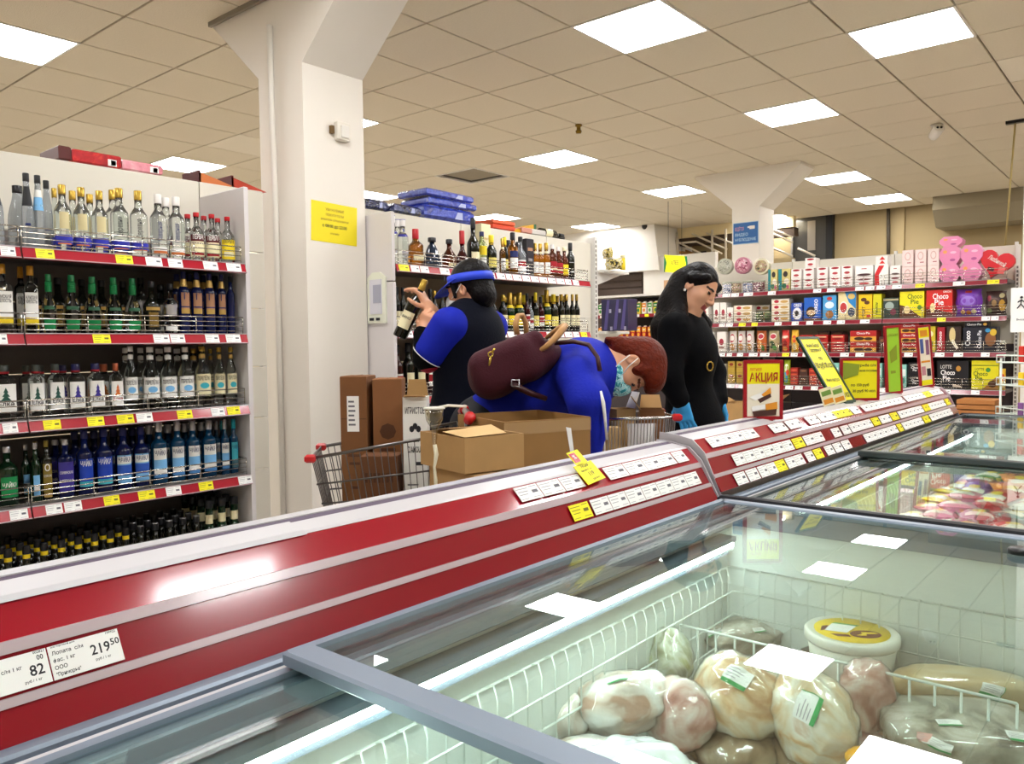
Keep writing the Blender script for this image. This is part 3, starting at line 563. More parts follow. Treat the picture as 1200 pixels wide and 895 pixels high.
# labels: (kind, z0, z1, half angle, material, [(text, size, z, material)...])
ST = {
 'tall_smoke': B(.31, .036, .035, CBLK, GGREY, [('b', .30, .32, .5, LNAVY, [])], sh=.45, nk=.88, nr=.016),
 'tall_tagged': B(.33, .037, .035, CBLK, GGREY, [('b', .56, .82, .9, LBLK, []), ('b', .30, .33, .4, LNAVY, [])], sh=.46, nk=.86, nr=.017),
 'tall_blue': B(.32, .030, .035, CBLK, GGREY, [('b', .52, .78, 1.2, LSKY, []), ('b', .70, .80, 1.25, LW, [])], sh=.5, nk=.86, nr=.016),
 'gold_blue': B(.295, .037, .042, GOLD, CG, [('b', .10, .24, 1.3, LBLUEB, []), ('b', .095, .115, .8, LORG, []), ('t', .33, .58, .55, mat('label_script', '#dccf9f', .35, metal=.2), [])], sh=.58, nk=.76, nr=.015, capr=.0165),
 'gold_script': B(.295, .037, .042, GOLD, CG, [('b', .09, .22, 1.3, LBLUEB, []), ('b', .085, .10, .8, LORG, []), ('v', .26, .56, 0, INK, [('Деревня', .022)])], sh=.60, nk=.76, nr=.015, capr=.0165),
 'white_script': B(.295, .034, .042, CWHITE, CG, [('b', .07, .11, .9, LORG, []), ('b', .11, .17, .9, LW, []), ('v', .26, .56, 0, LNAVY, [('Северная', .020)])], sh=.62, nk=.76, nr=.015, capr=.016),
 'red_pervak': B(.215, .030, .018, CRED, CG, [('b', .10, .50, 1.2, LCREAM, []), ('b', .40, .54, 1.21, LDKRED, [('ПЕРВАК', .020, .445, LW)]), ('b', .12, .17, 1.0, LRED, [])], sh=.56, nk=.74, nr=.011, capr=.013),
 'red_yellow': B(.215, .030, .018, CRED, CG, [('b', .08, .50, 1.2, LY, [('ПЕРВАК', .017, .42, INK)]), ('b', .14, .24, .8, LCREAM, [])], sh=.56, nk=.74, nr=.011, capr=.013),
 'square_fort': B(.285, .034, .04, mat('cap_amber', '#c58a1f', .35), CG, [('b', .12, .23, .78, LY, []), ('b', .23, .60, .78, LW, [('КАМСКАЯ', .014, .50, INK), ('КРЕПОСТЬ', .014, .44, INK)])], sh=.68, nk=.75, nr=.015, sq=5, capr=.017),
 'round_green': B(.265, .041, .03, CGRN, CG, [('b', .06, .24, .75, LGRN, []), ('b', .40, .46, .7, mat('label_deepgreen', '#0d4a2b', .4), []), ('s', .70, .86, 0, LGRN, [])], sh=.42, nk=.66, nr=.012, belly=True, sy=1.0),
 'black_gold': B(.255, .038, .03, CBLK, GD, [('b', .44, .50, .9, LGOLD, []), ('b', .12, .40, .55, mat('label_bronze', '#7d6224', .4), [])], sh=.52, nk=.70, nr=.013),
 'silver_skull': B(.25, .036, .03, CBLK, CG, [('b', .52, .58, 1.1, SILV, []), ('b', .34, .52, .8, SILV, []), ('b', .06, .14, .9, LW, [])], sh=.60, nk=.72, nr=.013),
 'blue_gold': B(.29, .031, .03, CNAVY, GBLUE, [('b', .36, .66, .75, LCOP, [('Г', .03, .55, LNAVY)]), ('b', .42, .44, .76, LNAVY, []), ('b', .32, .40, .74, LGOLD, []), ('n', .76, .88, 0, LGOLD, [])], sh=.68, nk=.80, nr=.012),
 'blue_plain': B(.285, .027, .03, CBLK, GBLUE, [], sh=.68, nk=.78, nr=.013),
 'tree_green': B(.215, .040, .032, mat('cap_tartan', '#3c4440', .4), CG, [('b', .14, .66, .82, LW, [('Ёлка', .016, .27, INK)]), ('p', .36, .60, 0, mat('tree_green', '#1f4f43', .5), []), ('r', .84, .88, 0, LRED, [])], sh=.72, nk=.82, nr=.019, sq=4, capr=.021),
 'tree_navy': B(.215, .040, .032, CNAVY, CG, [('b', .14, .66, .82, LW, [('Ёлка', .016, .27, INK)]), ('p', .36, .60, 0, LPUR, []), ('r', .84, .88, 0, LRED, [])], sh=.72, nk=.82, nr=.019, sq=4, capr=.021),
 'tree_orange': B(.22, .034, .034, CCOP, CG, [('b', .14, .64, .82, LW, [('Ёлка', .014, .26, LRED)]), ('p', .36, .58, 0, LORG, [])], sh=.72, nk=.82, nr=.013, sq=4),
 'quail_white': B(.275, .037, .022, CWHITE, CG, [('b', .18, .52, 1.05, LW, [('ПЕРЕПЁЛКА', .017, .41, INK)]), ('o', .28, .38, 0, LSKY, []), ('n', .80, .87, 0, LW, [])], sh=.54, nk=.80, nr=.013),
 'quail_cream': B(.275, .036, .022, GOLD, CG, [('b', .20, .54, 1.05, LCREAM, [('ПЕРЕПЁЛКА', .017, .44, INK)]), ('o', .30, .40, 0, LTEAL, []), ('n', .80, .87, 0, LGOLD, [])], sh=.54, nk=.80, nr=.013),
 'green_label': B(.26, .034, .025, SILV, GGREEN, [('b', .16, .50, .9, LGRN, [('ЧАЙКА', .018, .33, LW)])], sh=.62, nk=.76, nr=.012),
 'green_slim': B(.255, .031, .025, SILV, GGREEN, [('b', .10, .46, .6, LSKY, []), ('b', .2, .3, .5, LW, [])], sh=.56, nk=.76, nr=.012),
 'olive_label': B(.275, .029, .028, LOLIVE, GD, [('b', .14, .62, .8, LOLIVE, [('СЛАВЯНСКАЯ', .01, .40, LW), ('О', .03, .50, LW)]), ('b', .06, .13, .7, LGOLD, [])], sh=.68, nk=.78, nr=.012, sq=4),
 'violet_label': B(.28, .034, .028, SILV, GBLUE, [('b', .12, .62, .85, LVIO, [('СЛАВЯНСКАЯ', .012, .42, LW), ('МЯГКАЯ', .012, .28, LW)])], sh=.68, nk=.76, nr=.013, sq=4),
 'tern_blue': B(.30, .036, .04, CNAVY, GBLUE, [('b', .14, .56, .9, mat('label_seablue', '#1b3fb0', .4), [('ЧАЙКА', .024, .45, LW)]), ('b', .14, .22, .9, LTEAL, [])], sh=.62, nk=.74, nr=.014),
 'tern_frost': B(.30, .034, .04, CNAVY, GBLUE, [('b', .12, .56, .9, LSKY, [('ЧАЙКА', .022, .455, LNAVY)]), ('b', .42, .54, .91, LW, []), ('b', .24, .40, .9, mat('label_frost', '#2d57b8', .4), [])], sh=.62, nk=.74, nr=.014),
 'tern_white': B(.30, .034, .05, SILV, GTEAL, [('b', .12, .58, .85, LW, [('ЧАЙКА', .022, .47, LNAVY)]), ('b', .26, .40, .86, LSKY, []), ('b', .12, .18, .86, mat('label_wave', '#4a87c4', .45), [])], sh=.64, nk=.74, nr=.014),
 'tern_teal': B(.30, .032, .05, CTEAL, GTEAL, [('b', .12, .58, .85, LTEAL, [('ЧАЙКА', .022, .46, LNAVY)]), ('b', .12, .26, .86, mat('label_shore', '#3e6470', .5), [])], sh=.64, nk=.74, nr=.014),
 'mini_yellow': B(.235, .028, .03, CBLK, GD, [('n', .80, .87, 0, LY, []), ('b', .15, .5, .9, LOLIVE, [])], sh=.58, nk=.74, nr=.012),
 'mini_black': B(.235, .028, .03, CBLK, GD, [('r', .985, 1.0, 0, SILV, [])], sh=.58, nk=.74, nr=.012),
 'mini_cream': B(.26, .026, .03, CBLK, GGREEN, [('n', .64, .78, 0, LCREAM, []), ('b', .12, .48, 1, LCREAM, [])], sh=.52, nk=.62, nr=.016),
 # wine and spirits
 'frost_blue': B(.30, .032, .045, CWHITE, CG, [('n', .62, .66, 0, LBLUEB, []), ('b', .2, .3, .6, SILV, []), ('r', .99, 1.0, 0, LBLUEB, [])], sh=.6, nk=.74, nr=.014),
 'wax_bourbon': B(.265, .038, .07, CRED, GAMB, [('b', .14, .3, .8, LCREAM, [])], sh=.54, nk=.68, nr=.017, sq=4),
 'cone_black': B(.215, .060, .03, CBLK, mat('glass_bluegrey', '#1d2a3c', .08, coat=.4), [], sh=.2, nk=.74, nr=.016, waist=True, capr=.024, sy=.6),
 'cone_brown': B(.20, .044, .03, CBLK, GCOG, [('b', .1, .2, .6, LCREAM, [])], sh=.38, nk=.7, nr=.014, capr=.02),
 'decanter_red': B(.30, .055, .10, CRED, GRED, [('b', .10, .22, .5, LRED, [])], sh=.18, nk=.55, nr=.016, sy=.6),
 'magnum': B(.36, .045, .07, CBLK, GD, [('b', .1, .36, .8, LCREAM, [])], sh=.5, nk=.68, nr=.016),
 'lime_yellow': B(.27, .036, .03, CNAVY, GPALE, [('b', .42, .64, 1.2, LY, []), ('b', .1, .36, .7, LW, [])], sh=.66, nk=.80, nr=.015),
 'wine_cream': B(.29, .034, .05, GOLD, GD, [('b', .16, .44, .95, LCREAM, [('ВИНО', .012, .32, INK)])], sh=.58, nk=.74, nr=.0145),
 'wine_yellow': B(.30, .034, .06, LY, GD, [('b', .14, .40, .95, mat('label_paleyellow', '#e8d873', .5), []), ('n', .74, .82, 0, GOLD, [])], sh=.58, nk=.74, nr=.0145),
 'wine_black': B(.30, .034, .05, CBLK, GD, [('b', .16, .44, .9, LCREAM, [])], sh=.58, nk=.74, nr=.0145),
 'wine_brut': B(.30, .036, .09, GOLD, GGREEN, [('b', .16, .40, .9, LY, []), ('n', .60, .68, 0, LY, [])], sh=.5, nk=.70, nr=.016),
 'wine_red': B(.29, .034, .05, CBLK, GRED, [('b', .16, .44, .9, LW, []), ('b', .26, .40, .91, LRED, [])], sh=.58, nk=.74, nr=.0145),
 'whisky': B(.29, .036, .05, CBLK, GAMB, [('b', .16, .40, .9, LW, []), ('b', .42, .56, .9, LNAVY, [])], sh=.62, nk=.76, nr=.015),
 'whisky_red': B(.28, .036, .035, CWHITE, GCOG, [('b', .18, .50, .9, LRED, []), ('b', .26, .30, .91, LCREAM, [])], sh=.68, nk=.78, nr=.015, sq=5),
 'whisky_yellow': B(.265, .035, .03, LCREAM, GCOG, [('b', .14, .46, .9, LY, [])], sh=.6, nk=.74, nr=.014),
 'whisky_white': B(.285, .034, .055, GOLD, GAMB, [('b', .12, .44, .9, LW, [('10', .02, .3, LNAVY)]), ('n', .7, .76, 0, LCREAM, [])], sh=.6, nk=.72, nr=.0155),
 'tall_black': B(.31, .034, .06, CBLK, GD, [('b', .46, .48, .9, SILV, []), ('b', .2, .24, .5, LW, [])], sh=.60, nk=.74, nr=.015),
 'cut_white': B(.265, .037, .03, CBLK, GGREY, [('b', .10, .40, .9, LW, []), ('b', .24, .36, .91, LRED, [])], sh=.55, nk=.72, nr=.014),
}
def bprof(s):
    h, r, nr = s['h'], s['r'], s['nr']; zc = h-s['cap']; sh, nk = s['sh']*h, s['nk']*h
    if s['belly']:
        return [(r*.70, 0), (r*.80, .004)]+[(r*(.62+.38*math.sin(PI*t)), .004+nk*(t-.15)*1.08) for t in (.25, .4, .5, .62, .75, .86)]+[(r*.62, nk*.86), (nr*1.7, nk*.95), (nr, nk+.012), (nr*.95, zc)]
    if s['waist']: return [(r*.98, 0), (r, .006), (r*.97, sh), (r*.62, (sh+nk)*.62), (nr*1.5, nk), (nr, nk+.008), (nr, zc)]
    return [(r*.9, 0), (r, .006), (r, sh)]+[(nr+(r-nr)*(.5+.5*math.cos(PI*t))**.8, sh+(nk-sh)*t) for t in (.25, .5, .75, 1)]+[(nr, zc)]
def rad_at(s, z):
    P = bprof(s)
    for (r0, z0), (r1, z1) in zip(P, P[1:]):
        if z0 <= z <= z1: return r0+(r1-r0)*(z-z0)/max(z1-z0, 1e-6)
    return P[-1][0]
STM = {}
def bottle_parts(k):
    if k in STM: return STM[k]
    s = ST[k]; h = s['h']; out = []
    out.append(('bottle', MB().lathe(bprof(s), s['glass'], 16, s['sy'], s['sq']).mesh('bottle')))
    zc = h-s['cap']; cr = s['capr']
    out.append(('cap', MB().lathe([(cr*.98, zc-.001), (cr, zc+.002), (cr, h-.002), (cr*.92, h)], s['capm'], 12).mesh('cap')))
    lab = None; n = 0; necks = []; grp = []
    for kind, a, c, ha, m, tx in s['labels']:
        n += 1; z0, z1 = a*h, c*h; d = .0006+.0003*n
        if kind in 'nrs': lab = MB(); necks.append(lab)
        elif kind == 'b' or lab is None or kind == 't':
            hit = [q for q in grp if a < q[1]+.005 and c > q[0]-.005]
            if hit: hit[0][0] = min(hit[0][0], a); hit[0][1] = max(hit[0][1], c); lab = hit[0][2]
            else: lab = MB(); grp.append([a, c, lab])
        else: lab = grp[0][2] if grp and kind != 'v' else MB(); grp.append([2, 2, lab])
        if kind in 'bt':
            zs = [z0, (z0+z1)/2, z1]; lab.lathe([(rad_at(s, z)+d, z) for z in zs], m, 8, s['sy'], s['sq'], -ha, ha)
            if kind == 't': pass
        elif kind in 'nr': lab.lathe([((rad_at(s, z0) if kind == 'n' else cr)+d, z0), ((rad_at(s, z1) if kind == 'n' else cr)+d, z1)], m, 12, s['sy'] if kind == 'n' else 1, caps=kind == 'r')
        elif kind == 'p':
            R = s['r']*s['sy']+.0025; hh = z1-z0
            for q in range(3): lab.add([(R, -hh*(.34-.09*q), z0+hh*.3*q), (R, hh*(.34-.09*q), z0+hh*.3*q), (R, 0, z0+hh*(.45+.3*q*.92))], [(0, 1, 2)], m)
        elif kind == 'o':
            R = s['r']*s['sy']+.0022; cz = (z0+z1)/2; hh = (z1-z0)/2
            lab.add([(R-.0016*abs(math.cos(2*PI*q/10)), hh*1.5*math.cos(2*PI*q/10), cz+hh*math.sin(2*PI*q/10)) for q in range(10)], [tuple(range(10))], m)
        elif kind == 's':
            for q in range(5):
                z = z0+(z1-z0)*q/5; lab.lathe([(s['nr']*1.3+d, z), (s['nr']*1.25+d, z+.012)], m, 8)
        elif kind == 'v':
            t, sz = tx[0]; lab.text(t, sz, (s['r']*s['sy']+.0008, .006, (z0+z1)/2), (0, 0, 1), (0, -1, 0), m, 'c', z1-z0)
        if kind == 'b':
            for (t, sz, zf, tm) in tx: lab.wraptext(t, sz, s['r']+d+.0006, zf*h, tm, s['r']*1.7*min(ha, 1), 0, s['sy'], s['sq'])
    for q in {id(q[2]): q[2] for q in grp}.values():
        if q.v: out.append(('label', q.mesh('label')))
    for q in necks: out.append(('neck_band', q.mesh('neck_band')))
    STM[k] = out; return out
NB = [0]
def bottle(k, loc, rz, label, group, name='bottle', ks=1.0, cat='bottle', tilt=None):
    P = bottle_parts(k); o = bpy.data.objects.new(name, P[0][1]); COL.objects.link(o)
    o.location = (loc[0], loc[1], loc[2]+.0015); o.rotation_euler = (0, 0, rz); o.scale = (1, 1, ks)
    for nm, me in P[1:]:
        c = bpy.data.objects.new(nm, me); COL.objects.link(c); c.parent = o
    NB[0] += 1
    return tag(o, label, cat, group)
# rows: (pixel column, bottle style, pixel row of the top); z from the shelf, Y from the front plane
DESC = {'tall_smoke': 'tall smoky bottle with black cap', 'tall_tagged': 'tall grey bottle with black hang tag', 'tall_blue': 'slender bottle with pale blue neck band', 'gold_blue': 'gold-capped clear bottle with blue band',
 'gold_script': 'gold-capped clear bottle with upright script', 'white_script': 'white-capped clear bottle with upright script', 'red_pervak': 'small red-capped bottle with white label', 'red_yellow': 'small red-capped bottle with yellow label',
 'square_fort': 'square bottle with amber cap and white label', 'round_green': 'round clear bottle with green print', 'black_gold': 'black bottle with bronze label', 'silver_skull': 'clear bottle with silver collar label',
 'blue_gold': 'dark blue bottle with copper label', 'blue_plain': 'plain dark blue bottle', 'tree_green': 'squat bottle with green tree on white label', 'tree_navy': 'squat bottle with navy tree on white label',
 'tree_orange': 'copper-capped bottle with orange tree label', 'quail_white': 'white-capped bottle with blue bird label', 'quail_cream': 'gold-capped bottle with cream bird label', 'green_label': 'dark green bottle with green label',
 'green_slim': 'dark bottle with pale blue label', 'olive_label': 'dark bottle with olive label', 'violet_label': 'blue bottle with violet label', 'tern_blue': 'blue bottle with deep blue label', 'tern_frost': 'blue bottle with frosted label',
 'tern_white': 'silver-capped bottle with white and sky label', 'tern_teal': 'turquoise-capped bottle with teal label', 'frost_blue': 'clear bottle with white and blue neck', 'wax_bourbon': 'amber bottle with red wax top', 'cone_black': 'squat blue-black decanter',
 'cone_brown': 'squat brown brandy bottle', 'decanter_red': 'dark decanter with red neck', 'magnum': 'tall dark magnum bottle', 'lime_yellow': 'pale green bottle with yellow band', 'wine_cream': 'dark wine bottle with cream label', 'wine_yellow': 'dark wine bottle with pale yellow label',
 'wine_black': 'dark wine bottle with black cap', 'wine_brut': 'green sparkling bottle with gold foil', 'wine_red': 'dark wine bottle with red and white label', 'whisky': 'amber whisky bottle with navy label', 'whisky_red': 'square whisky bottle with red label',
 'whisky_yellow': 'brown bottle with yellow label', 'whisky_white': 'amber bottle with white label', 'tall_black': 'tall black bottle', 'cut_white': 'clear bottle with red and white label', 'mini_yellow': 'dark bottle with yellow neck band', 'mini_black': 'dark bottle with black cap', 'mini_cream': 'dark bottle with cream neck label'}
def row(z, spec, shelf, group, xoff=0.0, col_right=True, rowname='front row', hscale=True):
    sp = sorted(spec, key=lambda t: -t[0] if col_right else t[0])
    x = XF-.075-xoff; ends = (1.118, 2.02) if col_right else (2.955, 3.885, 4.79); mid = 1.113 if col_right else 3.8775
    ys = []; rs = []
    for px, k, py in sp:                      # keep clear of the bay ends
        r = ST[k]['r']*(1 if ST[k]['sq'] == 2 else 1.12)+.004; y = on(px, 400, 'X', x).y
        lo, hi = (.2, 2.03) if col_right else (2.955, 4.79)
        y = min(max(y, lo+r), hi-r)
        if abs(y-mid) < r+.008: y = mid+(r+.008)*(1 if y >= mid else -1)
        ys.append(y); rs.append(r)
    for i, (px, k, py) in enumerate(sp):
        y = ys[i]; f = 1.0
        for j in (i-1, i+1):
            if 0 <= j < len(sp): f = min(f, (abs(ys[j]-y)-.001)/(rs[i]+rs[j]))
        top = on(px, py, 'X', x).z; ks = max(.8, min(1.22, (top-z)/ST[k]['h']))
        ang = math.atan2(-y, -x)*.45 if y < 2.5 else -.35
        o = bottle(k, (x, y, z), ang+random.uniform(-.12, .12), f"{DESC[k]}, {nth(i)} from column, {rowname}, {shelf}", group, ks=ks)
        o.scale = (max(f, .6), max(f, .6), ks)
F, Bk = 'front row', 'rear row'
# top vodka shelf
row(ZL[0], [(-3, 'tall_tagged', 212), (27, 'tall_tagged', 203), (51, 'tall_blue', 207), (79, 'gold_blue', 218), (101, 'gold_blue', 221), (122, 'gold_blue', 225), (145, 'gold_script', 222), (167, 'gold_script', 225), (190, 'white_script', 229), (211, 'white_script', 232), (234, 'red_pervak', 250), (252, 'red_pervak', 252), (270, 'red_yellow', 255)], 'top vodka shelf', 'bottles on the top vodka shelf')
row(ZL[0], [(12, 'tall_smoke', 218), (61, 'tall_smoke', 213), (70, 'gold_blue', 222), (91, 'gold_blue', 225), (111, 'gold_blue', 229), (138, 'gold_script', 224), (199, 'white_script', 233), (224, 'red_pervak', 252), (243, 'red_pervak', 254), (261, 'red_pervak', 257)], 'top vodka shelf', 'bottles on the top vodka shelf', .09, rowname=Bk)
# second
row(ZL[1], [(5, 'square_fort', 310), (33, 'square_fort', 312), (59, 'round_green', 322), (86, 'round_green', 323), (110, 'round_green', 325), (135, 'round_green', 326), (157, 'round_green', 327), (179, 'black_gold', 330), (201, 'silver_skull', 333), (217, 'blue_gold', 319), (232, 'blue_gold', 320), (247, 'blue_gold', 321), (261, 'blue_gold', 322), (273, 'blue_plain', 324)], 'second vodka shelf', 'bottles on the second vodka shelf')
row(ZL[1], [(10, 'square_fort', 315), (23, 'square_fort', 313), (44, 'black_gold', 326), (70, 'black_gold', 326), (98, 'black_gold', 328), (121, 'black_gold', 329), (146, 'black_gold', 330), (167, 'silver_skull', 326), (190, 'silver_skull', 334), (209, 'blue_gold', 322), (224, 'blue_gold', 322), (240, 'blue_gold', 323), (254, 'blue_plain', 324)], 'second vodka shelf', 'bottles on the second vodka shelf', .10, rowname=Bk)
# third
row(ZL[2], [(12, 'tree_green', 428), (39, 'tree_green', 428), (63, 'tree_green', 427), (87, 'tree_navy', 427), (110, 'tree_navy', 426), (134, 'tree_orange', 426), (152, 'quail_white', 406), (175, 'quail_white', 407), (196, 'quail_white', 407), (216, 'quail_white', 407), (236, 'quail_cream', 406), (256, 'quail_cream', 407), (275, 'quail_cream', 407)], 'third vodka shelf', 'bottles on the third vodka shelf')
row(ZL[2], [(19, 'tree_green', 429), (46, 'tree_green', 429), (71, 'tree_navy', 428), (120, 'tree_orange', 427), (146, 'quail_white', 408), (164, 'quail_white', 408), (186, 'quail_white', 409), (207, 'quail_white', 409), (226, 'quail_cream', 409), (246, 'quail_cream', 409), (264, 'quail_cream', 409)], 'third vodka shelf', 'bottles on the third vodka shelf', .10, rowname=Bk)
# fourth
row(ZL[3], [(2, 'green_label', 524), (23, 'green_slim', 521), (49, 'olive_label', 517), (71, 'violet_label', 515), (94, 'tern_blue', 504), (117, 'tern_blue', 502), (140, 'tern_frost', 501), (161, 'tern_frost', 500), (182, 'tern_white', 494), (204, 'tern_white', 493), (222, 'tern_white', 493), (241, 'tern_white', 492), (260, 'tern_white', 492), (275, 'tern_teal', 491)], 'fourth vodka shelf', 'bottles on the fourth vodka shelf')
row(ZL[3], [(12, 'green_slim', 523), (36, 'olive_label', 518), (60, 'violet_label', 517), (83, 'tern_blue', 506), (106, 'tern_blue', 505), (129, 'tern_frost', 503), (151, 'tern_frost', 502), (171, 'tern_white', 498), (193, 'tern_white', 497), (213, 'tern_white', 496), (232, 'tern_white', 495), (250, 'tern_white', 494), (267, 'tern_teal', 493)], 'fourth vodka shelf', 'bottles on the fourth vodka shelf', .10, rowname=Bk)
# lowest: dense rows seen from above
n = 0
for r_ in range(4):
    for c_ in range(17):
        y = .98+.062*c_+.004*r_; x = XF-.05-.078*r_
        k = 'mini_yellow' if c_ < 9 else 'mini_black' if c_ < 14 else 'mini_cream'
        bottle(k, (x, y, .37), random.uniform(-.3, .3), f"{DESC[k]}, {nth(16-c_)} from column, {nth(r_)} row, lowest vodka shelf", 'bottles on the lowest vodka shelf', ks=1.0 if k != 'mini_cream' else 1.12)
# liquor gondola, top shelf
row(ZR[0], [(474, 'frost_blue', 258), (462, 'frost_blue', 253), (489, 'wax_bourbon', 269), (508, 'cone_black', 279), (528, 'cone_brown', 281), (543, 'decanter_red', 271), (556, 'magnum', 256), (566, 'lime_yellow', 272), (577, 'wine_yellow', 280), (585, 'whisky_white', 279), (593, 'wine_yellow', 280), (602, 'whisky', 273), (611, 'cut_white', 278), (628, 'whisky_white', 287), (634, 'whisky_white', 286), (641, 'whisky_white', 285), (648, 'whisky_red', 287), (655, 'whisky_red', 290), (662, 'whisky_yellow', 290), (669, 'tall_black', 285)], 'upper liquor shelf', 'bottles on the upper liquor shelf', 0, False)
row(ZR[0], [(468, 'frost_blue', 258), (597, 'wine_black', 282), (608, 'wine_black', 284)], 'upper liquor shelf', 'bottles on the upper liquor shelf', .12, False, rowname=Bk)
row(ZR[1], [(466, 'wine_black', 371), (473, 'wine_black', 370), (510, 'wine_cream', 372), (505, 'wine_black', 370), (519, 'wine_cream', 371), (524, 'wine_red', 370), (533, 'wine_black', 368), (576, 'cone_brown', 350), (581, 'wine_cream', 349), (588, 'wine_cream', 348), (598, 'wine_brut', 343), (609, 'wine_brut', 343), (618, 'wine_red', 344), (622, 'cut_white', 350), (628, 'wine_yellow', 343), (634, 'wine_red', 348), (641, 'wine_brut', 340), (649, 'wine_yellow', 345), (658, 'wine_cream', 345), (664, 'wine_cream', 345), (671, 'wine_cream', 345), (676, 'wine_cream', 345)], 'lower liquor shelf', 'bottles on the lower liquor shelf', 0, False)
row(ZR[1], [(603, 'wine_brut', 345), (614, 'wine_yellow', 346), (626, 'wine_red', 347), (637, 'wine_yellow', 346), (645, 'wine_cream', 347), (653, 'wine_cream', 347), (661, 'wine_cream', 347), (668, 'wine_cream', 347), (592, 'wine_cream', 349), (541, 'wine_black', 369), (548, 'wine_red', 369), (556, 'wine_black', 367), (565, 'wine_cream', 365)], 'lower liquor shelf', 'bottles on the lower liquor shelf', .11, False, rowname=Bk)
for lv, nm in ((2, 'third'), (3, 'fourth')):
    for i in range(20): bottle('wine_black' if i % 3 else 'wine_red', (XF-.09, 3.02+.086*i, ZR[lv]), 0, f"{DESC['wine_black' if i % 3 else 'wine_red']}, {nth(i)} from column, {nm} liquor shelf", f'bottles on the {nm} liquor shelf')
# ================================================================== SWEETS SHELVING ALONG THE FAR WALL
YS = 7.95; YB = 8.34
ZS = [on(1040, y, 'Y', YS).z for y in (333.5, 373, 412.5, 454)]+[.30]
SX0, SX1 = on(806, 330, 'Y', YS).x, on(1181, 330, 'Y', YS).x
e = empty('sweets_shelving', (0, 0, 0)); tag(e, 'long red edged wall shelving stacked with cakes and biscuits behind the freezers', 'shelving')
nbay = [SX0+(SX1-SX0)*i/3 for i in range(4)]; ztop = on(1175, 288, 'Y', YB).z
for a, c in zip(nbay[:-1], nbay[1:]):
    for z0, z1 in ((0, .7), (.7, 1.3), (1.3, 1.858), (1.861, ztop)): obj('back_panel', MB().span((a+.003, YB, z0+.003), (c-.003, YB+.02, z1), PANELG if z1 > 1.85 else LOWK, bev=.003), e)
srails = []
RAILM_ = mat('rail_maroon', '#841628', .25, coat=.5)
def srail(L):
    me = rail_mesh(L); me.materials[0] = RAILM_; return me
for li, z in enumerate(ZS):
    for a, c in zip(nbay[:-1], nbay[1:]):
        obj('shelf', MB().span((a+.002, YS+.004, z-.026), (c-.002, YB-.002, z), SHELFD), e)
        r = obj('price_rail', srail(c-a-.006), e, (a+.003, YS-.012, z-.046), -PI/2); srails.append((li, a, c, r))
        if li < 4:
            b = MB()
            for h in (.014, .04, .066, .092): b.tube([(a+.004, YS+.012, z+h), (c-.004, YS+.012, z+h)], .0022, GUARD, 5)
            for k in range(7): b.tube([(a+.01+(c-a-.02)*k/6, YS+.011, z), (a+.01+(c-a-.02)*k/6, YS+.011, z+.092)], .0022, GUARD, 5)
            obj('wire_guard', b, e)
obj('base_plinth', MB().span((SX0, YS+.03, 0), (SX1, YB, .27), SHELFWHITE), e)
for x in nbay: 
    b = MB().span((x-.012, YB+.0205, 0), (x+.012, YB+.06, ztop+.03), SHELFWHITE); obj('upright', b, e)
b = MB().span((SX1+.003, YB-.03, 0), (SX1+.035, YB+.03, ztop), SHELFWHITE)
for k in range(50): b.span((SX1+.012, YB-.0312, .2+.036*k), (SX1+.026, YB-.0298, .222+.036*k), mat('slot_dark', '#6f6a66', .7))
obj('perforated_upright', b, e)
def stags(li, spec):
    for x0, x1, k in spec:
        xa, xc = on(x0, 400, 'Y', YS).x, on(x1, 400, 'Y', YS).x
        for l, a, c, r in srails:
            if l == li and a <= (xa+xc)/2 < c: rail_tag(r, (xa+xc)/2-a-.003, k, round(min(.10, xc-xa), 3)); break
stags(0, [(847, 856, 'w'), (857, 866, 'w'), (868, 886, 'w'), (900, 909, 'w'), (953, 962, 'w'), (969, 979, 'w'), (1002, 1012, 'w'), (1014, 1024, 'w'), (1027, 1037, 'w'), (1045, 1056, 'w'), (1072, 1083, 'y'), (1116, 1130, 'w'), (1156, 1170, 'y')])
stags(1, [(843, 850, 'w'), (851, 859, 'w'), (866, 874, 'y'), (881, 888, 'y'), (908, 916, 'w'), (928, 936, 'w'), (945, 953, 'w'), (965, 974, 'w'), (981, 990, 'w'), (1008, 1019, 'w'), (1098, 1108, 'y'), (1150, 1160, 'w'), (1161, 1170, 'w')])
stags(2, [(840, 850, 'w'), (852, 858, 'w'), (864, 871, 'w'), (878, 888, 'w'), (891, 902, 'w'), (917, 925, 'y'), (927, 935, 'w'), (941, 949, 'w'), (985, 995, 'w'), (1003, 1013, 'w'), (1060, 1070, 'w'), (1096, 1107, 'w'), (1118, 1129, 'w'), (1150, 1160, 'w')])
stags(3, [(848, 864, 'w'), (866, 874, 'w'), (921, 930, 'w'), (932, 941, 'w'), (951, 959, 'w'), (1030, 1041, 'w'), (1066, 1080, 'w'), (1105, 1115, 'w'), (1139, 1149, 'w')])
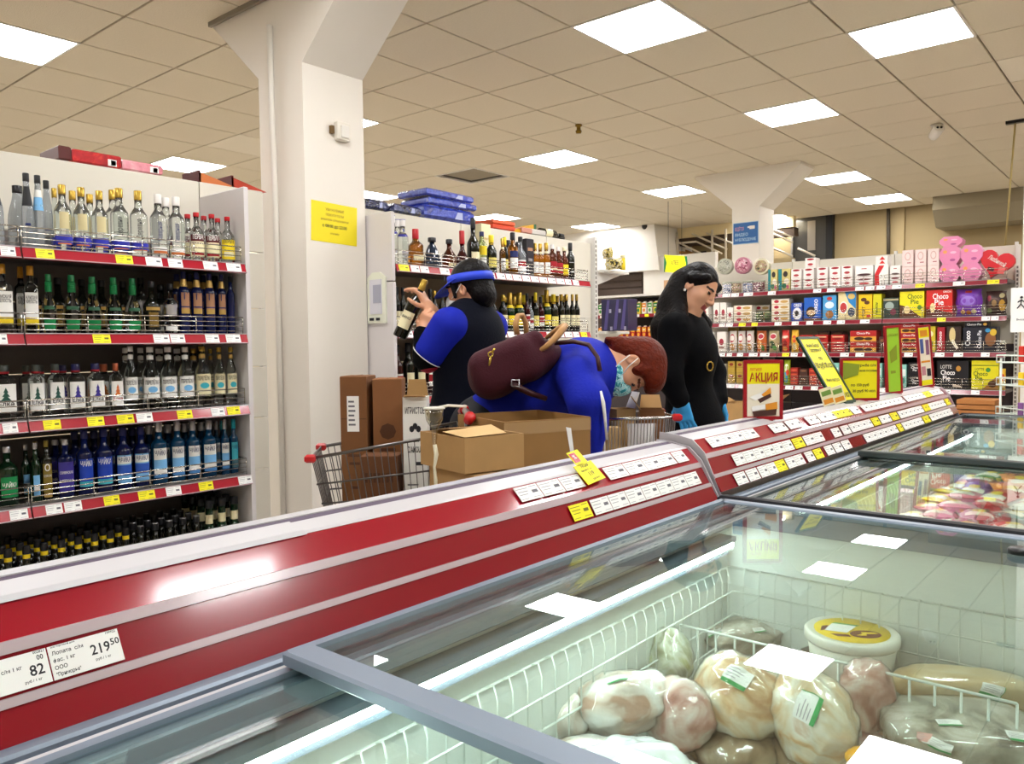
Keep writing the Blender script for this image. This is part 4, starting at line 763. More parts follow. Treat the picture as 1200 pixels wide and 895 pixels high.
# ------------------------------------------------------------------ packets and cartons
def C(h, rough=.4): return mat('print_'+h.lstrip('#'), h, rough, coat=.15)
def pack_mesh(kind, wd, ht, dp, col, decor, film='#ffffff'):
    """carton, bag or tub with flat print; local x across, y into the shelf, z up, origin at the middle of the base front"""
    b = MB(); m = C(col)
    if kind == 'carton':
        b.span((-wd/2, 0, 0), (wd/2, dp, ht), m, bev=min(.003, wd*.05)); f = lambda u, v: 0.0
    else:
        n = 8; V = []; F = []
        bul = lambda u, v: -(dp*.5)*(1-abs(2*u-1)**3)*(1-abs(2*v-1)**2.5)
        for s in (1, -1):
            for i in range(n+1):
                for j in range(n+1):
                    u, v = j/n, i/n; t = .04*wd*math.sin(9*v+3*u)*(abs(2*u-1) > .9); V.append((wd*(u-.5)*(1-.06*math.sin(PI*v))+t, dp*.5+s*bul(u, v), ht*v))
        N = (n+1)**2
        for i in range(n):
            for j in range(n):
                q = i*(n+1)+j; a = (q, q+1, q+n+2, q+n+1); F += [a, tuple(N+k for k in a[::-1])]
        b.add(V, F, m, True); f = lambda u, v: dp*.5+bul(u, v)
    k = 0
    def P(u, v): return (wd*(u-.5)*(1 if kind == 'carton' else (1-.06*math.sin(PI*v))), f(u, v)-.0007-.0004*k, ht*v)
    for d in decor:
        k += 1; mm = C(d[-1])
        if d[0] == 'r':
            _, u0, v0, u1, v1, _c = d; n = 1 if kind == 'carton' else 4; V = [P(u0+(u1-u0)*j/n, v0+(v1-v0)*i/n) for i in range(n+1) for j in range(n+1)]
            b.add(V, [(i*(n+1)+j, i*(n+1)+j+1, (i+1)*(n+1)+j+1, (i+1)*(n+1)+j) for i in range(n) for j in range(n)], mm)
        elif d[0] == 'e':
            _, cu, cv, ru, rv, _c = d; b.add([P(cu, cv)]+[P(cu+ru*math.cos(2*PI*q/14), cv+rv*math.sin(2*PI*q/14)) for q in range(14)], [(0, 1+q, 1+(q+1) % 14) for q in range(14)], mm)
        elif d[0] == 'p':
            b.add([P(u, v) for u, v in d[1]], [tuple(range(len(d[1])))], mm)
        elif d[0] in 'tT':
            _, s, cu, cv, hh, wmax, _c = d; v, fc, w0 = text_geo(s); sz = hh*ht/.7; kx = min(sz, wmax*(wd if d[0] == 't' else ht)/max(w0, 1e-6))
            if d[0] == 't': b.add([P(cu+(p[0]-w0/2)*kx/wd, cv+p[1]*sz/ht) for p in v], fc, mm)
            else: sz = hh*wd/.7; b.add([P(cu-p[1]*sz/wd, cv+(p[0]-w0/2)*kx/ht) for p in v], fc, mm)
    return b
PK = {
 'whitered': ('carton', '#efe8e4', [('e', .5, .85, .36, .10, '#a01c28'), ('e', .5, .36, .26, .12, '#b8404a'), ('r', .2, .1, .8, .14, '#c9b8b4')], 'white carton with red oval'),
 'bigwhite': ('carton', '#f0ebe8', [('e', .5, .55, .4, .06, '#4a2c30'), ('e', .5, .32, .4, .05, '#7b3a40'), ('r', .35, .82, .65, .86, '#b02a35'), ('e', .5, .12, .3, .05, '#c04a50')], 'large white carton with dark script'),
 'arcred': ('carton', '#f2eeea', [('p', [(.0, 0), (.35, 0), (.3, .5), (.7, .95), (.3, .95), (0, .55)], '#cf2027')], 'white carton with red arc'),
 'trired': ('carton', '#efe9e6', [('p', [(.3, .55), (.8, .55), (.55, .95)], '#d42a22'), ('p', [(.3, .1), (.8, .1), (.55, .5)], '#d42a22')], 'small white carton with red triangles'),
 'pink': ('carton', '#f0d6d2', [('e', .5, .62, .27, .25, '#d2a89f'), ('e', .5, .62, .2, .19, '#f0d6d2'), ('r', .45, .2, .8, .26, '#b46a72')], 'pale pink carton with ring print'),
 'floralbox': ('carton', '#cfc07a', [('r', 0, 0, .3, 1, '#1b7f86'), ('e', .6, .75, .2, .14, '#2c2322'), ('e', .7, .4, .22, .15, '#e9e1cf'), ('e', .5, .2, .2, .12, '#2a6a4a'), ('e', .8, .15, .12, .1, '#c85a78')], 'teal and cream floral gift carton'),
 'biscuit': ('carton', '#ece3d2', [('e', .28, .55, .14, .28, '#b21f33'), ('e', .72, .5, .22, .26, '#c9a05a'), ('r', 0, 0, 1, .1, '#cdb27a')], 'cream biscuit carton with red heart'),
 'whitetall': ('carton', '#efe9e2', [('e', .5, .5, .26, .16, '#a22a3e'), ('r', .2, .2, .8, .27, '#8a5a50')], 'tall white carton with red flower'),
 'goldbag': ('bag', '#d2b25a', [('e', .5, .5, .3, .2, '#e8dba8')], 'gold foil bag'),
 'darkbag': ('bag', '#4d5a3c', [('e', .5, .5, .3, .2, '#8aa06a'), ('r', .2, .8, .8, .9, '#c9c29a')], 'dark green foil bag'),
 'greybag': ('bag', '#8d8a86', [('e', .5, .5, .34, .24, '#c9c4bd'), ('r', .1, .1, .9, .22, '#6c3a34')], 'crumpled grey film bag'),
 'blueswirl': ('carton', '#2448a8', [('e', .55, .4, .42, .34, '#e8e9ef'), ('e', .5, .42, .2, .16, '#2a2322'), ('t', 'OREO', .6, .78, .18, .7, '#ffffff')], 'blue and white cookie carton'),
 'bluecookie': ('carton', '#1f5fc0', [('e', .42, .36, .3, .24, '#2b1f1c'), ('e', .42, .34, .26, .12, '#d9b48a'), ('r', 0, .0, 1, .1, '#6b4028'), ('T', 'OREO', .82, .62, .2, .6, '#ffffff')], 'blue cookie carton with dark biscuit'),
 'barni': ('carton', '#4a9fd8', [('e', .5, .22, .3, .16, '#a8703a'), ('e', .5, .6, .34, .14, '#dcecf6'), ('e', .5, .86, .2, .07, '#c0392f')], 'sky blue cake carton'),
 'creamblue': ('carton', '#e9d9a4', [('p', [(.35, 1), (1, 1), (1, .35), (.6, .6)], '#2f86c8'), ('e', .3, .42, .24, .22, '#e8efe8'), ('e', .3, .42, .19, .17, '#c23b3b'), ('e', .75, .25, .2, .16, '#39435c'), ('e', .75, .8, .2, .1, '#e2c06a')], 'tall cream and blue cake carton'),
 'yellowchoc': ('carton', '#f2c81a', [('e', .38, .78, .22, .08, '#5a321a'), ('e', .62, .66, .2, .08, '#5a321a'), ('T', 'ТОРТ', .5, .3, .24, .4, '#4a2a1a'), ('r', .6, .06, .9, .16, '#c23b2a')], 'yellow cake carton with chocolate'),
 'lemon': ('carton', '#d9d21f', [('T', 'лимон', .55, .4, .3, .5, '#3b5a1f')], 'lemon yellow carton'),
 'darkgreen': ('carton', '#33423a', [('e', .4, .6, .3, .2, '#9fb0a8'), ('e', .65, .3, .2, .16, '#7a2f45'), ('r', 0, .86, 1, .94, '#bcae8a')], 'dark green cake carton'),
 'chocoy': ('carton', '#efe21c', [('t', 'Choco', .62, .72, .17, .6, '#3c6a1e'), ('t', 'Pie', .62, .52, .17, .34, '#3c6a1e'), ('p', [(.0, 0), (.9, 0), (.3, .42), (0, .5)], '#5b3216'), ('e', .3, .3, .13, .16, '#f0d9a0'), ('e', .82, .38, .09, .09, '#5c8f2a')], 'lemon yellow carton of round cakes'),
 'chocor': ('carton', '#d2271f', [('t', 'Choco', .55, .66, .2, .6, '#ffffff'), ('t', 'Pie', .5, .44, .2, .35, '#ffffff'), ('p', [(0, 0), (1, 0), (1, .12), (.3, .3), (0, .3)], '#5b2616'), ('e', .25, .34, .1, .18, '#f0d9a0'), ('t', 'ORION', .8, .88, .07, .3, '#ffffff')], 'bright red carton of round cakes'),
 'purple': ('bag', '#7a3fb0', [('e', .5, .52, .36, .3, '#5a2a92'), ('e', .5, .56, .28, .18, '#8f6ac8'), ('e', .3, .16, .1, .08, '#d8a23a'), ('e', .52, .14, .1, .08, '#c86a2a'), ('e', .72, .17, .1, .08, '#e2d2a0'), ('r', .38, .86, .62, .94, '#b8402a')], 'shiny purple sweets bag'),
 'darksweets': ('bag', '#3a2623', [('e', .45, .5, .3, .22, '#5a3a34'), ('e', .45, .5, .12, .14, '#8a6a40'), ('e', .2, .7, .1, .12, '#8c2f3a'), ('e', .82, .4, .14, .24, '#c89a3a'), ('e', .8, .8, .12, .1, '#b0a47a'), ('e', .2, .2, .14, .1, '#6a7a4a')], 'dark clear bag of wrapped sweets'),
 'cookiebag': ('bag', '#e6dcd2', [('e', .5, .66, .34, .2, '#b02338'), ('e', .5, .64, .24, .1, '#e9e0d8'), ('e', .5, .25, .34, .16, '#c98a3a')], 'white bag of cookies with red badge'),
 'orangebag': ('bag', '#c9622a', [('e', .5, .74, .32, .16, '#ece2d6'), ('e', .5, .74, .26, .11, '#b3243a'), ('e', .4, .35, .3, .2, '#e0a05a'), ('e', .7, .2, .16, .14, '#5a8a32')], 'orange cookie bag with white badge'),
 'greenbag': ('bag', '#b8a77a', [('e', .5, .74, .32, .16, '#ece2d6'), ('e', .5, .74, .26, .11, '#b3243a'), ('e', .4, .35, .3, .18, '#2f4a2a'), ('e', .65, .2, .2, .12, '#4f9a3a')], 'tan cookie bag with green leaf'),
 'redbox': ('carton', '#b8221f', [('r', .1, .55, .9, .72, '#e8c9a0'), ('e', .5, .3, .3, .14, '#7a1a18')], 'small red carton'),
 'redbag': ('bag', '#d2322a', [('r', .1, .62, .9, .74, '#f0d8c0'), ('e', .5, .4, .3, .16, '#8a1a1a'), ('e', .5, .16, .3, .1, '#e09a4a')], 'red sweets bag'),
 'yellowbag': ('bag', '#edb92a', [('e', .5, .6, .3, .16, '#d24a2a'), ('e', .5, .25, .3, .16, '#f3e3a8')], 'yellow sweets bag'),
 'chocorr': ('carton', '#b01e22', [('t', 'Choco·Pie', .5, .66, .2, .8, '#ffffff'), ('r', .0, .0, 1, .44, '#e0a63a'), ('e', .35, .24, .2, .16, '#3a1d14'), ('e', .7, .22, .16, .14, '#3a1d14')], 'red and orange cake carton'),
 'yellowgreen': ('carton', '#c9b52a', [('e', .5, .7, .34, .14, '#e9e2b8'), ('e', .5, .3, .34, .2, '#5a6a2a')], 'olive yellow cake carton'),
 'redspine': ('carton', '#a51d2a', [('T', 'Choco', .58, .52, .4, .6, '#ffffff')], 'narrow red carton with upright lettering'),
 'slice': ('carton', '#3a2a22', [('e', .4, .66, .22, .3, '#d9c48a'), ('p', [(.3, .4), (.45, .5), (.85, .15), (.7, .1)], '#efe6d2')], 'dark carton with cake slice'),
 'navychoco': ('carton', '#1c1c28', [('T', 'Choco', .22, .55, .16, .6, '#ffffff'), ('T', 'Choco Pie', .55, .5, .12, .9, '#e9e9ef'), ('e', .82, .5, .16, .28, '#8a5a34'), ('e', .9, .78, .1, .14, '#d8b43a'), ('e', .74, .86, .08, .08, '#3f8fc0')], 'wide black carton with cake photo'),
 'navylid': ('carton', '#15151f', [('t', 'Choco·Pie', .4, .3, .42, .66, '#ffffff'), ('e', .86, .5, .08, .28, '#d8a53a')], 'flat black carton on top'),
 'blackchoco': ('carton', '#17151a', [('t', 'LOTTE', .28, .72, .13, .36, '#d8d4cc'), ('t', 'Choco', .34, .50, .17, .46, '#ffffff'), ('t', 'Pie', .3, .30, .17, .24, '#ffffff'), ('e', .68, .72, .08, .1, '#c08a3a'), ('p', [(.5, .18), (.75, .12), (.8, .06), (.5, .08)], '#d9cbb8')], 'black carton of round cakes'),
 'yellowlotte': ('carton', '#e6dc22', [('t', 'LOTTE', .3, .66, .09, .34, '#3c6a1e'), ('t', 'Choco', .34, .48, .15, .54, '#2f5a1e'), ('t', 'Pie', .28, .32, .15, .26, '#2f5a1e'), ('r', 0, .82, 1, .85, '#6a7a1e'), ('e', .62, .68, .09, .08, '#3f8a3a'), ('p', [(.4, 0), (1, 0), (1, .5), (.8, .35)], '#a8742a'), ('e', .78, .2, .16, .12, '#4a2c1a')], 'lemon carton with green lettering'),
 'tealpack': ('carton', '#8fd0c4', [('r', .1, .5, .9, .8, '#e6f2ee'), ('e', .5, .3, .3, .14, '#3a8a7a')], 'mint green carton'),
 'goldtin': ('carton', '#b8973a', [('e', .5, .7, .3, .14, '#8a2a1a'), ('r', 0, .45, 1, .5, '#8a6f24')], 'gold biscuit carton'),
 'bluegreen': ('bag', '#b5c92a', [('e', .5, .7, .32, .14, '#e8ecd0'), ('e', .4, .3, .34, .22, '#3aa0d0'), ('e', .7, .5, .2, .12, '#e04a2a')], 'lime and blue sweets bag'),
 'redjar': ('carton', '#a8281f', [('r', 0, .40, 1, .46, '#5a1410'), ('e', .5, .72, .4, .12, '#d85a3a'), ('e', .5, .22, .4, .1, '#d85a3a')], 'red round pastry packs'),
 'darkjar': ('carton', '#4a2a22', [('r', 0, .46, 1, .52, '#2a1512'), ('e', .5, .75, .4, .1, '#8a5a3a')], 'dark pastry packs'),
 'yellowtin': ('carton', '#d8c02a', [('e', .5, .5, .3, .3, '#a8402a')], 'yellow storage carton'),
}
PKN = {}
SHN = ['top', 'second', 'third', 'fourth', 'lowest']
CNT = {}
def pack(k, li, x0, y0, x1, y1, row_=0, dp=.12, yoff=.02, zb=None, end='rack end', cat=None, Yp=YS, shelf=None, zsh=None, grp=None):
    kind, col, dec, desc = PK[k]; Yf = Yp+yoff
    a, c = max(SX0+.006, on(x0, y1, 'Y', Yf).x), min(SX1-.008, on(x1, y1, 'Y', Yf).x); zs = ZS[li] if zsh is None else zsh
    ht = on((x0+x1)/2, y0, 'Y', Yf).z-on((x0+x1)/2, y1, 'Y', Yf).z; wd = (c-a)*.985
    zz = zs if zb is None else zb
    if zsh is None and 0 < li < 5: ht = min(ht, ZS[li-1]-.038-zz)
    key = (k, round(wd*60), round(ht*60))
    if key not in PKN: PKN[key] = pack_mesh(kind, wd, ht, dp, col, dec).mesh(desc.split()[-1])
    nm = {'carton': 'cake_carton', 'bag': 'sweets_bag'}[kind]
    kk = (k, li, row_, shelf); CNT[kk] = CNT.get(kk, 0)
    o = bpy.data.objects.new(nm, PKN[key]); COL.objects.link(o); o.location = ((a+c)/2, Yf, zz+.0012)
    PEND.append((o, desc, li, row_, (a+c)/2, shelf or f'{SHN[li]} sweets shelf', cat or {'carton': 'carton', 'bag': 'bag'}[kind], grp or f'packets on the {SHN[li]} sweets shelf'))
    return zz+ht+.0015
PEND = []
def stack(k, li, xs, rows, y1, hpx, dp=.12, **kw):
    for x0, x1 in xs:
        zb = None
        for r in range(rows):
            zb = pack(k, li, x0, y1-hpx, x1, y1, r, dp, zb=zb, **kw)
# top shelf
stack('floralbox', 0, [(900, 911), (912, 926)], 1, 337, 25)
stack('whitered', 0, [(927, 939), (941, 954), (957, 970), (972, 985), (986, 999)], 2, 336.5, 12)
pack('whitered', 0, 943, 324, 956, 336, 2, zb=ZS[0]+.012+.19)
pack('bigwhite', 0, 1002, 309, 1023, 333); pack('arcred', 0, 1025, 308, 1041, 332); pack('trired', 0, 1026, 322, 1040, 332, 1, zb=ZS[0]+.19)
pack('bigwhite', 0, 1043, 310, 1055, 332)
stack('pink', 0, [(1057, 1070), (1072, 1085), (1087, 1100)], 2, 330, 19.5)
# second
stack('whitetall', 1, [(820, 830), (836, 843), (844, 851)], 1, 374, 24); stack('biscuit', 1, [(860, 881)], 3, 374, 6.5); stack('whitetall', 1, [(852, 859)], 1, 374, 18)
pack('darkbag', 1, 883, 362, 892, 374); pack('darkbag', 1, 893, 361, 902, 374)
stack('biscuit', 1, [(904, 925)], 4, 374, 6.4); pack('blueswirl', 1, 927, 353, 940, 374); pack('bluecookie', 1, 942, 347, 962, 374); pack('barni', 1, 964, 345, 980, 374)
pack('creamblue', 1, 982, 337.5, 1003, 374, dp=.1); pack('yellowchoc', 1, 1006, 342, 1022, 371); pack('lemon', 1, 1023, 342, 1033, 371); pack('darkgreen', 1, 1035, 347, 1053, 371)
pack('chocoy', 1, 1054, 338, 1083, 369, dp=.16); pack('chocor', 1, 1085, 337, 1116, 369, dp=.16); pack('purple', 1, 1118, 337, 1150, 369, dp=.12); pack('darksweets', 1, 1153, 340, 1179, 369, dp=.12)
# third
stack('whitetall', 2, [(826, 837), (840, 851)], 1, 412, 24); stack('cookiebag', 2, [(853, 862), (863, 872), (873, 882)], 1, 412, 25, dp=.08)
pack('orangebag', 2, 885, 387, 897, 412, dp=.08); pack('greenbag', 2, 899, 387, 912, 412, dp=.08); pack('redbag', 2, 915, 386, 924, 412, dp=.06); pack('yellowbag', 2, 926, 386, 935, 412, dp=.06)
stack('redbox', 2, [(937, 952), (955, 970), (973, 990)], 3, 412, 6.6)
stack('chocorr', 2, [(996, 1027)], 2, 412, 12.5, dp=.16); stack('chocorr', 2, [(1053, 1077)], 3, 412, 11, dp=.16)
pack('yellowgreen', 2, 1080, 382, 1096, 412); pack('redspine', 2, 1098, 383, 1107, 412); pack('slice', 2, 1109, 382, 1126, 412); t = pack('navychoco', 2, 1128, 383, 1168, 412, dp=.16); pack('navylid', 2, 1130, 406, 1158, 412, 1, zb=t)
stack('darkjar', 2, [(1030, 1040), (1042, 1051)], 1, 412, 18)
# fourth
stack('biscuit', 3, [(820, 833), (835, 850)], 4, 449, 5.5); stack('goldtin', 3, [(853, 861), (863, 871)], 2, 450, 13); stack('greybag', 3, [(874, 884), (886, 896), (897, 905)], 1, 450, 18, dp=.08)
pack('bluegreen', 3, 907, 421, 916, 450, dp=.08); pack('bluegreen', 3, 917, 421, 925, 450, dp=.08); stack('redjar', 3, [(926, 935), (948, 957)], 2, 451, 10, dp=.08); stack('darkjar', 3, [(937, 946)], 2, 451, 9.5, dp=.08)
stack('tealpack', 3, [(975, 983), (1010, 1018), (1024, 1034), (1054, 1062)], 1, 453, 27); stack('blackchoco', 3, [(1064, 1090)], 2, 455, 15, dp=.16)
pack('blackchoco', 3, 1098, 424, 1135, 457, dp=.16); pack('yellowlotte', 3, 1138, 423, 1170, 457, dp=.16); pack('yellowbag', 3, 1172, 432, 1180, 457, dp=.05)
# lowest
stack('yellowtin', 4, [(846, 860)], 1, 500, 34); stack('greybag', 4, [(870, 886), (936, 950), (952, 967), (969, 985), (990, 1006), (1010, 1026)], 1, 520, 34, dp=.14); stack('darkbag', 4, [(888, 904), (908, 930)], 1, 520, 34, dp=.12)
stack('redbox', 4, [(1030, 1060), (1062, 1096)], 3, 520, 12); stack('yellowtin', 4, [(1112, 1134)], 2, 520, 22)

stack('darkjar', 2, [(958, 972), (974, 988)], 2, 412, 12, yoff=.2); stack('redbox', 3, [(960, 972), (986, 1006)], 4, 453, 7); stack('darkjar', 3, [(1036, 1052)], 2, 453, 12)
stack('biscuit', 1, [(884, 902)], 3, 374, 6.5, yoff=.2); stack('goldtin', 2, [(853, 866), (868, 881)], 1, 412, 32, yoff=.2); stack('yellowgreen', 1, [(1006, 1026), (1030, 1052)], 1, 371, 22, yoff=.2)
stack('greybag', 3, [(873, 889), (891, 906)], 1, 450, 30, yoff=.2, dp=.1)
# numbered from the end by the wire rack
from collections import defaultdict
gq = defaultdict(list)
for it in PEND: gq[(it[1], it[2], it[5])].append(it)
for key, L in gq.items():
    L.sort(key=lambda t: (-t[4], t[3])); cols = sorted({round(t[4], 3) for t in L}, reverse=True)
    for (o, desc, li, r_, x, sh, cat, grp) in L:
        rows_ = max(t[3] for t in L if round(t[4], 3) == round(x, 3))
        where = '' if len(cols) == 1 else f', {nth(cols.index(round(x, 3)))} from rack'
        lev = '' if rows_ == 0 else ', '+('bottom' if r_ == 0 else 'topmost' if r_ == rows_ else nth(r_)+' up')+' in stack'
        tag(o, f'{desc}{where}{lev}, {sh}', cat, grp)
# round gift tins standing on edge
def tin(px, py, r_px, m1, m2, label, lean=0):
    p = on(px, py, 'Y', YS+.06); r = r_px*.0079; b = MB(); b.M = Matrix.Rotation(PI/2+lean, 4, 'X')
    b.lathe([(r*.98, -.06), (r, -.055), (r, -.01), (r*1.02, -.008), (r*1.02, .0), (r*.97, .004), (0, .004)], m1, 18, caps=True)
    o = obj('gift_tin', b, None, p); i = MB(); i.M = b.M; i.lathe([(r*.78, .0042), (r*.78, .0058), (0, .0058)], m2, 18); i.lathe([(r*.2, .006), (r*.2, .0072), (0, .0072)], m1, 10); obj('lid_print', i, o)
    return tag(o, label, 'tin', 'round gift tins on the top sweets shelf')
FL1 = ramp_mat('tin_grey', [(.35, '#5d5e54'), (.5, '#c9c8ba'), (.65, '#8d8f80')], 30, .35); FL2 = ramp_mat('tin_pink', [(.35, '#5a1d34'), (.5, '#c8728c'), (.62, '#e9d0d6'), (.7, '#8a2f4e')], 28, .35)
FL3 = ramp_mat('tin_floral', [(.36, '#2e2a22'), (.48, '#c9bd8a'), (.56, '#8a3a50'), (.68, '#e6e0cc')], 34, .35); FL4 = ramp_mat('tin_dark', [(.35, '#2a0f16'), (.5, '#7a2a3e'), (.65, '#b8a8ae')], 26, .35)
FL5 = ramp_mat('tin_pale', [(.38, '#3d4a78'), (.5, '#c2c6d8'), (.65, '#e6e4e6')], 30, .35)
TG = mat('tin_rim', '#b5b7a6', .35, metal=.3); TP = mat('tin_rim_pink', '#b8788c', .35, metal=.2)
tin(849, 312, 10.5, TG, FL1, 'grey green round gift tin standing behind the dark haired woman'); tin(870, 311, 11, TP, FL2, 'pink round gift tin with floral lid'); tin(892, 312, 10.5, mat('tin_rim_cream', '#d6cfb4', .35), FL3, 'cream round gift tin with dark flowers')
for i, (px, m) in enumerate(((852, FL5), (863, FL3), (876, FL5), (889, FL4))):
    r = .05 if i < 3 else .062; p = on(px, 330, 'Y', YS+.07); b = MB().lathe([(r*.97, 0), (r, .004), (r, .095), (r*.9, .10)], m, 16); o = obj('gift_tin', b, None, (p.x, YS+.075, ZS[0]+.001)); obj('lid', MB().lathe([(r*1.02, .10), (r*1.02, .115), (r*.96, .12)], TG, 16), o)
    tag(o, f"small upright round tin, {nth(i)} from the dark haired woman's side under the gift tins", 'tin', 'small round tins on the top sweets shelf')
# pink octagonal tins and a red heart box
PKM = mat('tin_pinkbox', '#e58ab4', .35, coat=.3); PK2 = mat('tin_pinkprint', '#b0568c', .4); PK3 = mat('tin_pinklight', '#f3bcd4', .4)
def octa(px, py, wpx, hpx, zb, name):
    p = on(px, py, 'Y', YS+.03); w_, h_ = wpx*.0072/2, hpx*.0079; q = .34
    poly = [(-w_, h_*q), (-w_*.62, 0), (w_*.62, 0), (w_, h_*q), (w_, h_*(1-q)), (w_*.62, h_), (-w_*.62, h_), (-w_, h_*(1-q))]
    b = MB().prism(poly, 'Y', 0, .14, PKM); o = obj('octagonal_tin', b, None, (p.x, YS+.03, zb+.0012))
    i = MB()
    for cx, cz, rx, rz, m in ((.25, .22, .26, .08, PK2), (-.45, .7, .2, .1, mat('tin_orange', '#eda05a', .4)), (.3, .65, .3, .07, PK3)): i.add([(w_*(cx+rx*math.cos(2*PI*k/10)), -.0008, h_*(cz+rz*math.sin(2*PI*k/10))) for k in range(10)], [tuple(range(10))], m)
    obj('print', i, o); tag(o, name, 'tin', 'pink octagonal tins'); return zb+h_+.001
z = octa(1112, 327, 24, 19.5, ZS[0], 'pink octagonal tin, bottom of the stack beside the pale cartons'); z = octa(1113, 309, 24, 19.5, z, 'pink octagonal tin, middle of the stack beside the pale cartons'); octa(1114, 290, 25, 11, z, 'pink flat octagonal tin, topmost of the stack beside the pale cartons')
z = octa(1137, 327, 24, 19.5, ZS[0], 'pink octagonal tin, bottom of the pair beside the heart box'); octa(1138, 309, 24, 19.5, z, 'pink octagonal tin, upper of the pair beside the heart box')
p = on(1167, 313, 'Y', YS+.05); w_ = .135; poly = []
for k in range(28):
    t = 2*PI*k/28; poly.append((w_*(math.sin(t)**3), w_*.062*(13*math.cos(t)-5*math.cos(2*t)-2*math.cos(3*t)-math.cos(4*t))))
HR = mat('heart_red', '#d8202c', .3, coat=.4)
b = MB(); M = Matrix.Translation((0, 0, .0)) @ Matrix.Rotation(.3, 4, 'Y'); b.M = M; b.prism(poly, 'Y', 0, .06, HR); b.prism([(x*.97, z*.97) for x, z in poly], 'Y', -.012, 0, HR)
o = obj('heart_box', b, None, (min(p.x, SX1-.09), YS+.06, ZS[0]+.142)); b = MB(); b.M = M
b.text('Любимой', .035, (-.0, -.0135, .0), (.95, 0, -.3), (.3, 0, .95), WHITE, 'c', .15).box((.06, -.0125, -.055), (.05, .002, .06), mat('heart_tag', '#e86a6a', .4)).box((-.02, -.0125, -.06), (.05, .002, .03), mat('heart_dark', '#4a2a2a', .5)); obj('print', b, o)
tag(o, 'red heart shaped chocolate box at the end of the top sweets shelf', 'chocolate box')
# ================================================================== CARTS, BOXES, SIGNS
KRAFT = mat('cardboard', '#b08a58', .8, noise=.12, nscale=14); KRAFTD = mat('cardboard_dark', '#7a4f2c', .8, noise=.12, nscale=14); KRAFTM = mat('cardboard_mid', '#96703f', .8, noise=.1, nscale=12)
KIN = mat('cardboard_inside', '#8a6c46', .85, noise=.1, nscale=12); TAPE = mat('clear_tape', '#a8875a', .2, coat=.8); PRINTB = mat('brown_print', '#54331c', .8)
def box_at(px, py, d, yaw): return at(px, py, d), yaw
def closed_box(label, c, yaw, dx, dy, z0, h, m=KRAFT, name='cardboard_box', group=None, decor=None):
    b = MB(); b.span((-dx/2, -dy/2, 0), (dx/2, dy/2, h), m, bev=.003)
    b.span((-.001, -dy/2+.004, h), (.001, dy/2-.004, h+.0012), KRAFTD)
    o = obj(name, b, None, (c.x, c.y, z0), yaw)
    if h < .2: t = MB().span((-.025, -dy/2-.0008, h+.0006), (.025, dy/2+.0008, h+.0018), TAPE).span((-.025, -dy/2-.0016, h-.09), (.025, -dy/2-.0004, h+.001), TAPE); obj('tape', t, o)
    if decor: decor(o, dx, dy, h)
    return tag(o, label, 'box', group)
def open_box(label, c, yaw, dx, dy, z0, h, m=KRAFT, flaps=(), group=None, decor=None, name='cardboard_box', fm=None):
    t = .006; b = MB()
    b.span((-dx/2, -dy/2, 0), (dx/2, dy/2, t), m)
    for a, c_ in (((-dx/2, -dy/2, t), (dx/2, -dy/2+t, h)), ((-dx/2, dy/2-t, t), (dx/2, dy/2, h)), ((-dx/2, -dy/2+t, t), (-dx/2+t, dy/2-t, h)), ((dx/2-t, -dy/2+t, t), (dx/2, dy/2-t, h))): b.span(a, c_, m)
    b.span((-dx/2+t, -dy/2+t, t), (dx/2-t, dy/2-t, t+.002), KIN)
    o = obj(name, b, None, (c.x, c.y, z0), yaw)
    for side, ang, ln in flaps:                 # flaps hinge along the rim; ang = opening from straight up (outward positive)
        w_ = dx if side in 'sn' else dy; f = MB()
        f.add([(-w_/2+.004, 0, 0), (w_/2-.004, 0, 0), (w_/2-.012, 0, ln), (-w_/2+.012, 0, ln), (-w_/2+.004, .004, 0), (w_/2-.004, .004, 0), (w_/2-.012, .004, ln), (-w_/2+.012, .004, ln)], [(0, 1, 2, 3), (7, 6, 5, 4), (0, 4, 5, 1), (1, 5, 6, 2), (2, 6, 7, 3), (3, 7, 4, 0)], fm or m)
        fo = obj('flap', f, o); az = {'s': 0, 'e': PI/2, 'n': PI, 'w': -PI/2}[side]
        pos = {'s': (0, -dy/2, h), 'n': (0, dy/2, h), 'e': (dx/2, 0, h), 'w': (-dx/2, 0, h)}[side]
        fo.matrix_local = Matrix.Translation(pos) @ Rz(az) @ Matrix.Rotation(ang, 4, 'X')
    if decor: decor(o, dx, dy, h)
    return tag(o, label, 'box', group)
CW = mat('cart_wire', '#b9b6b2', .25, metal=1); CWD = mat('cart_wire_dark', '#6f6a68', .3, metal=.9); REDG = mat('cart_red', '#c4161c', .3, coat=.4); RUB = mat('wheel_rubber', '#2a2a2c', .6)
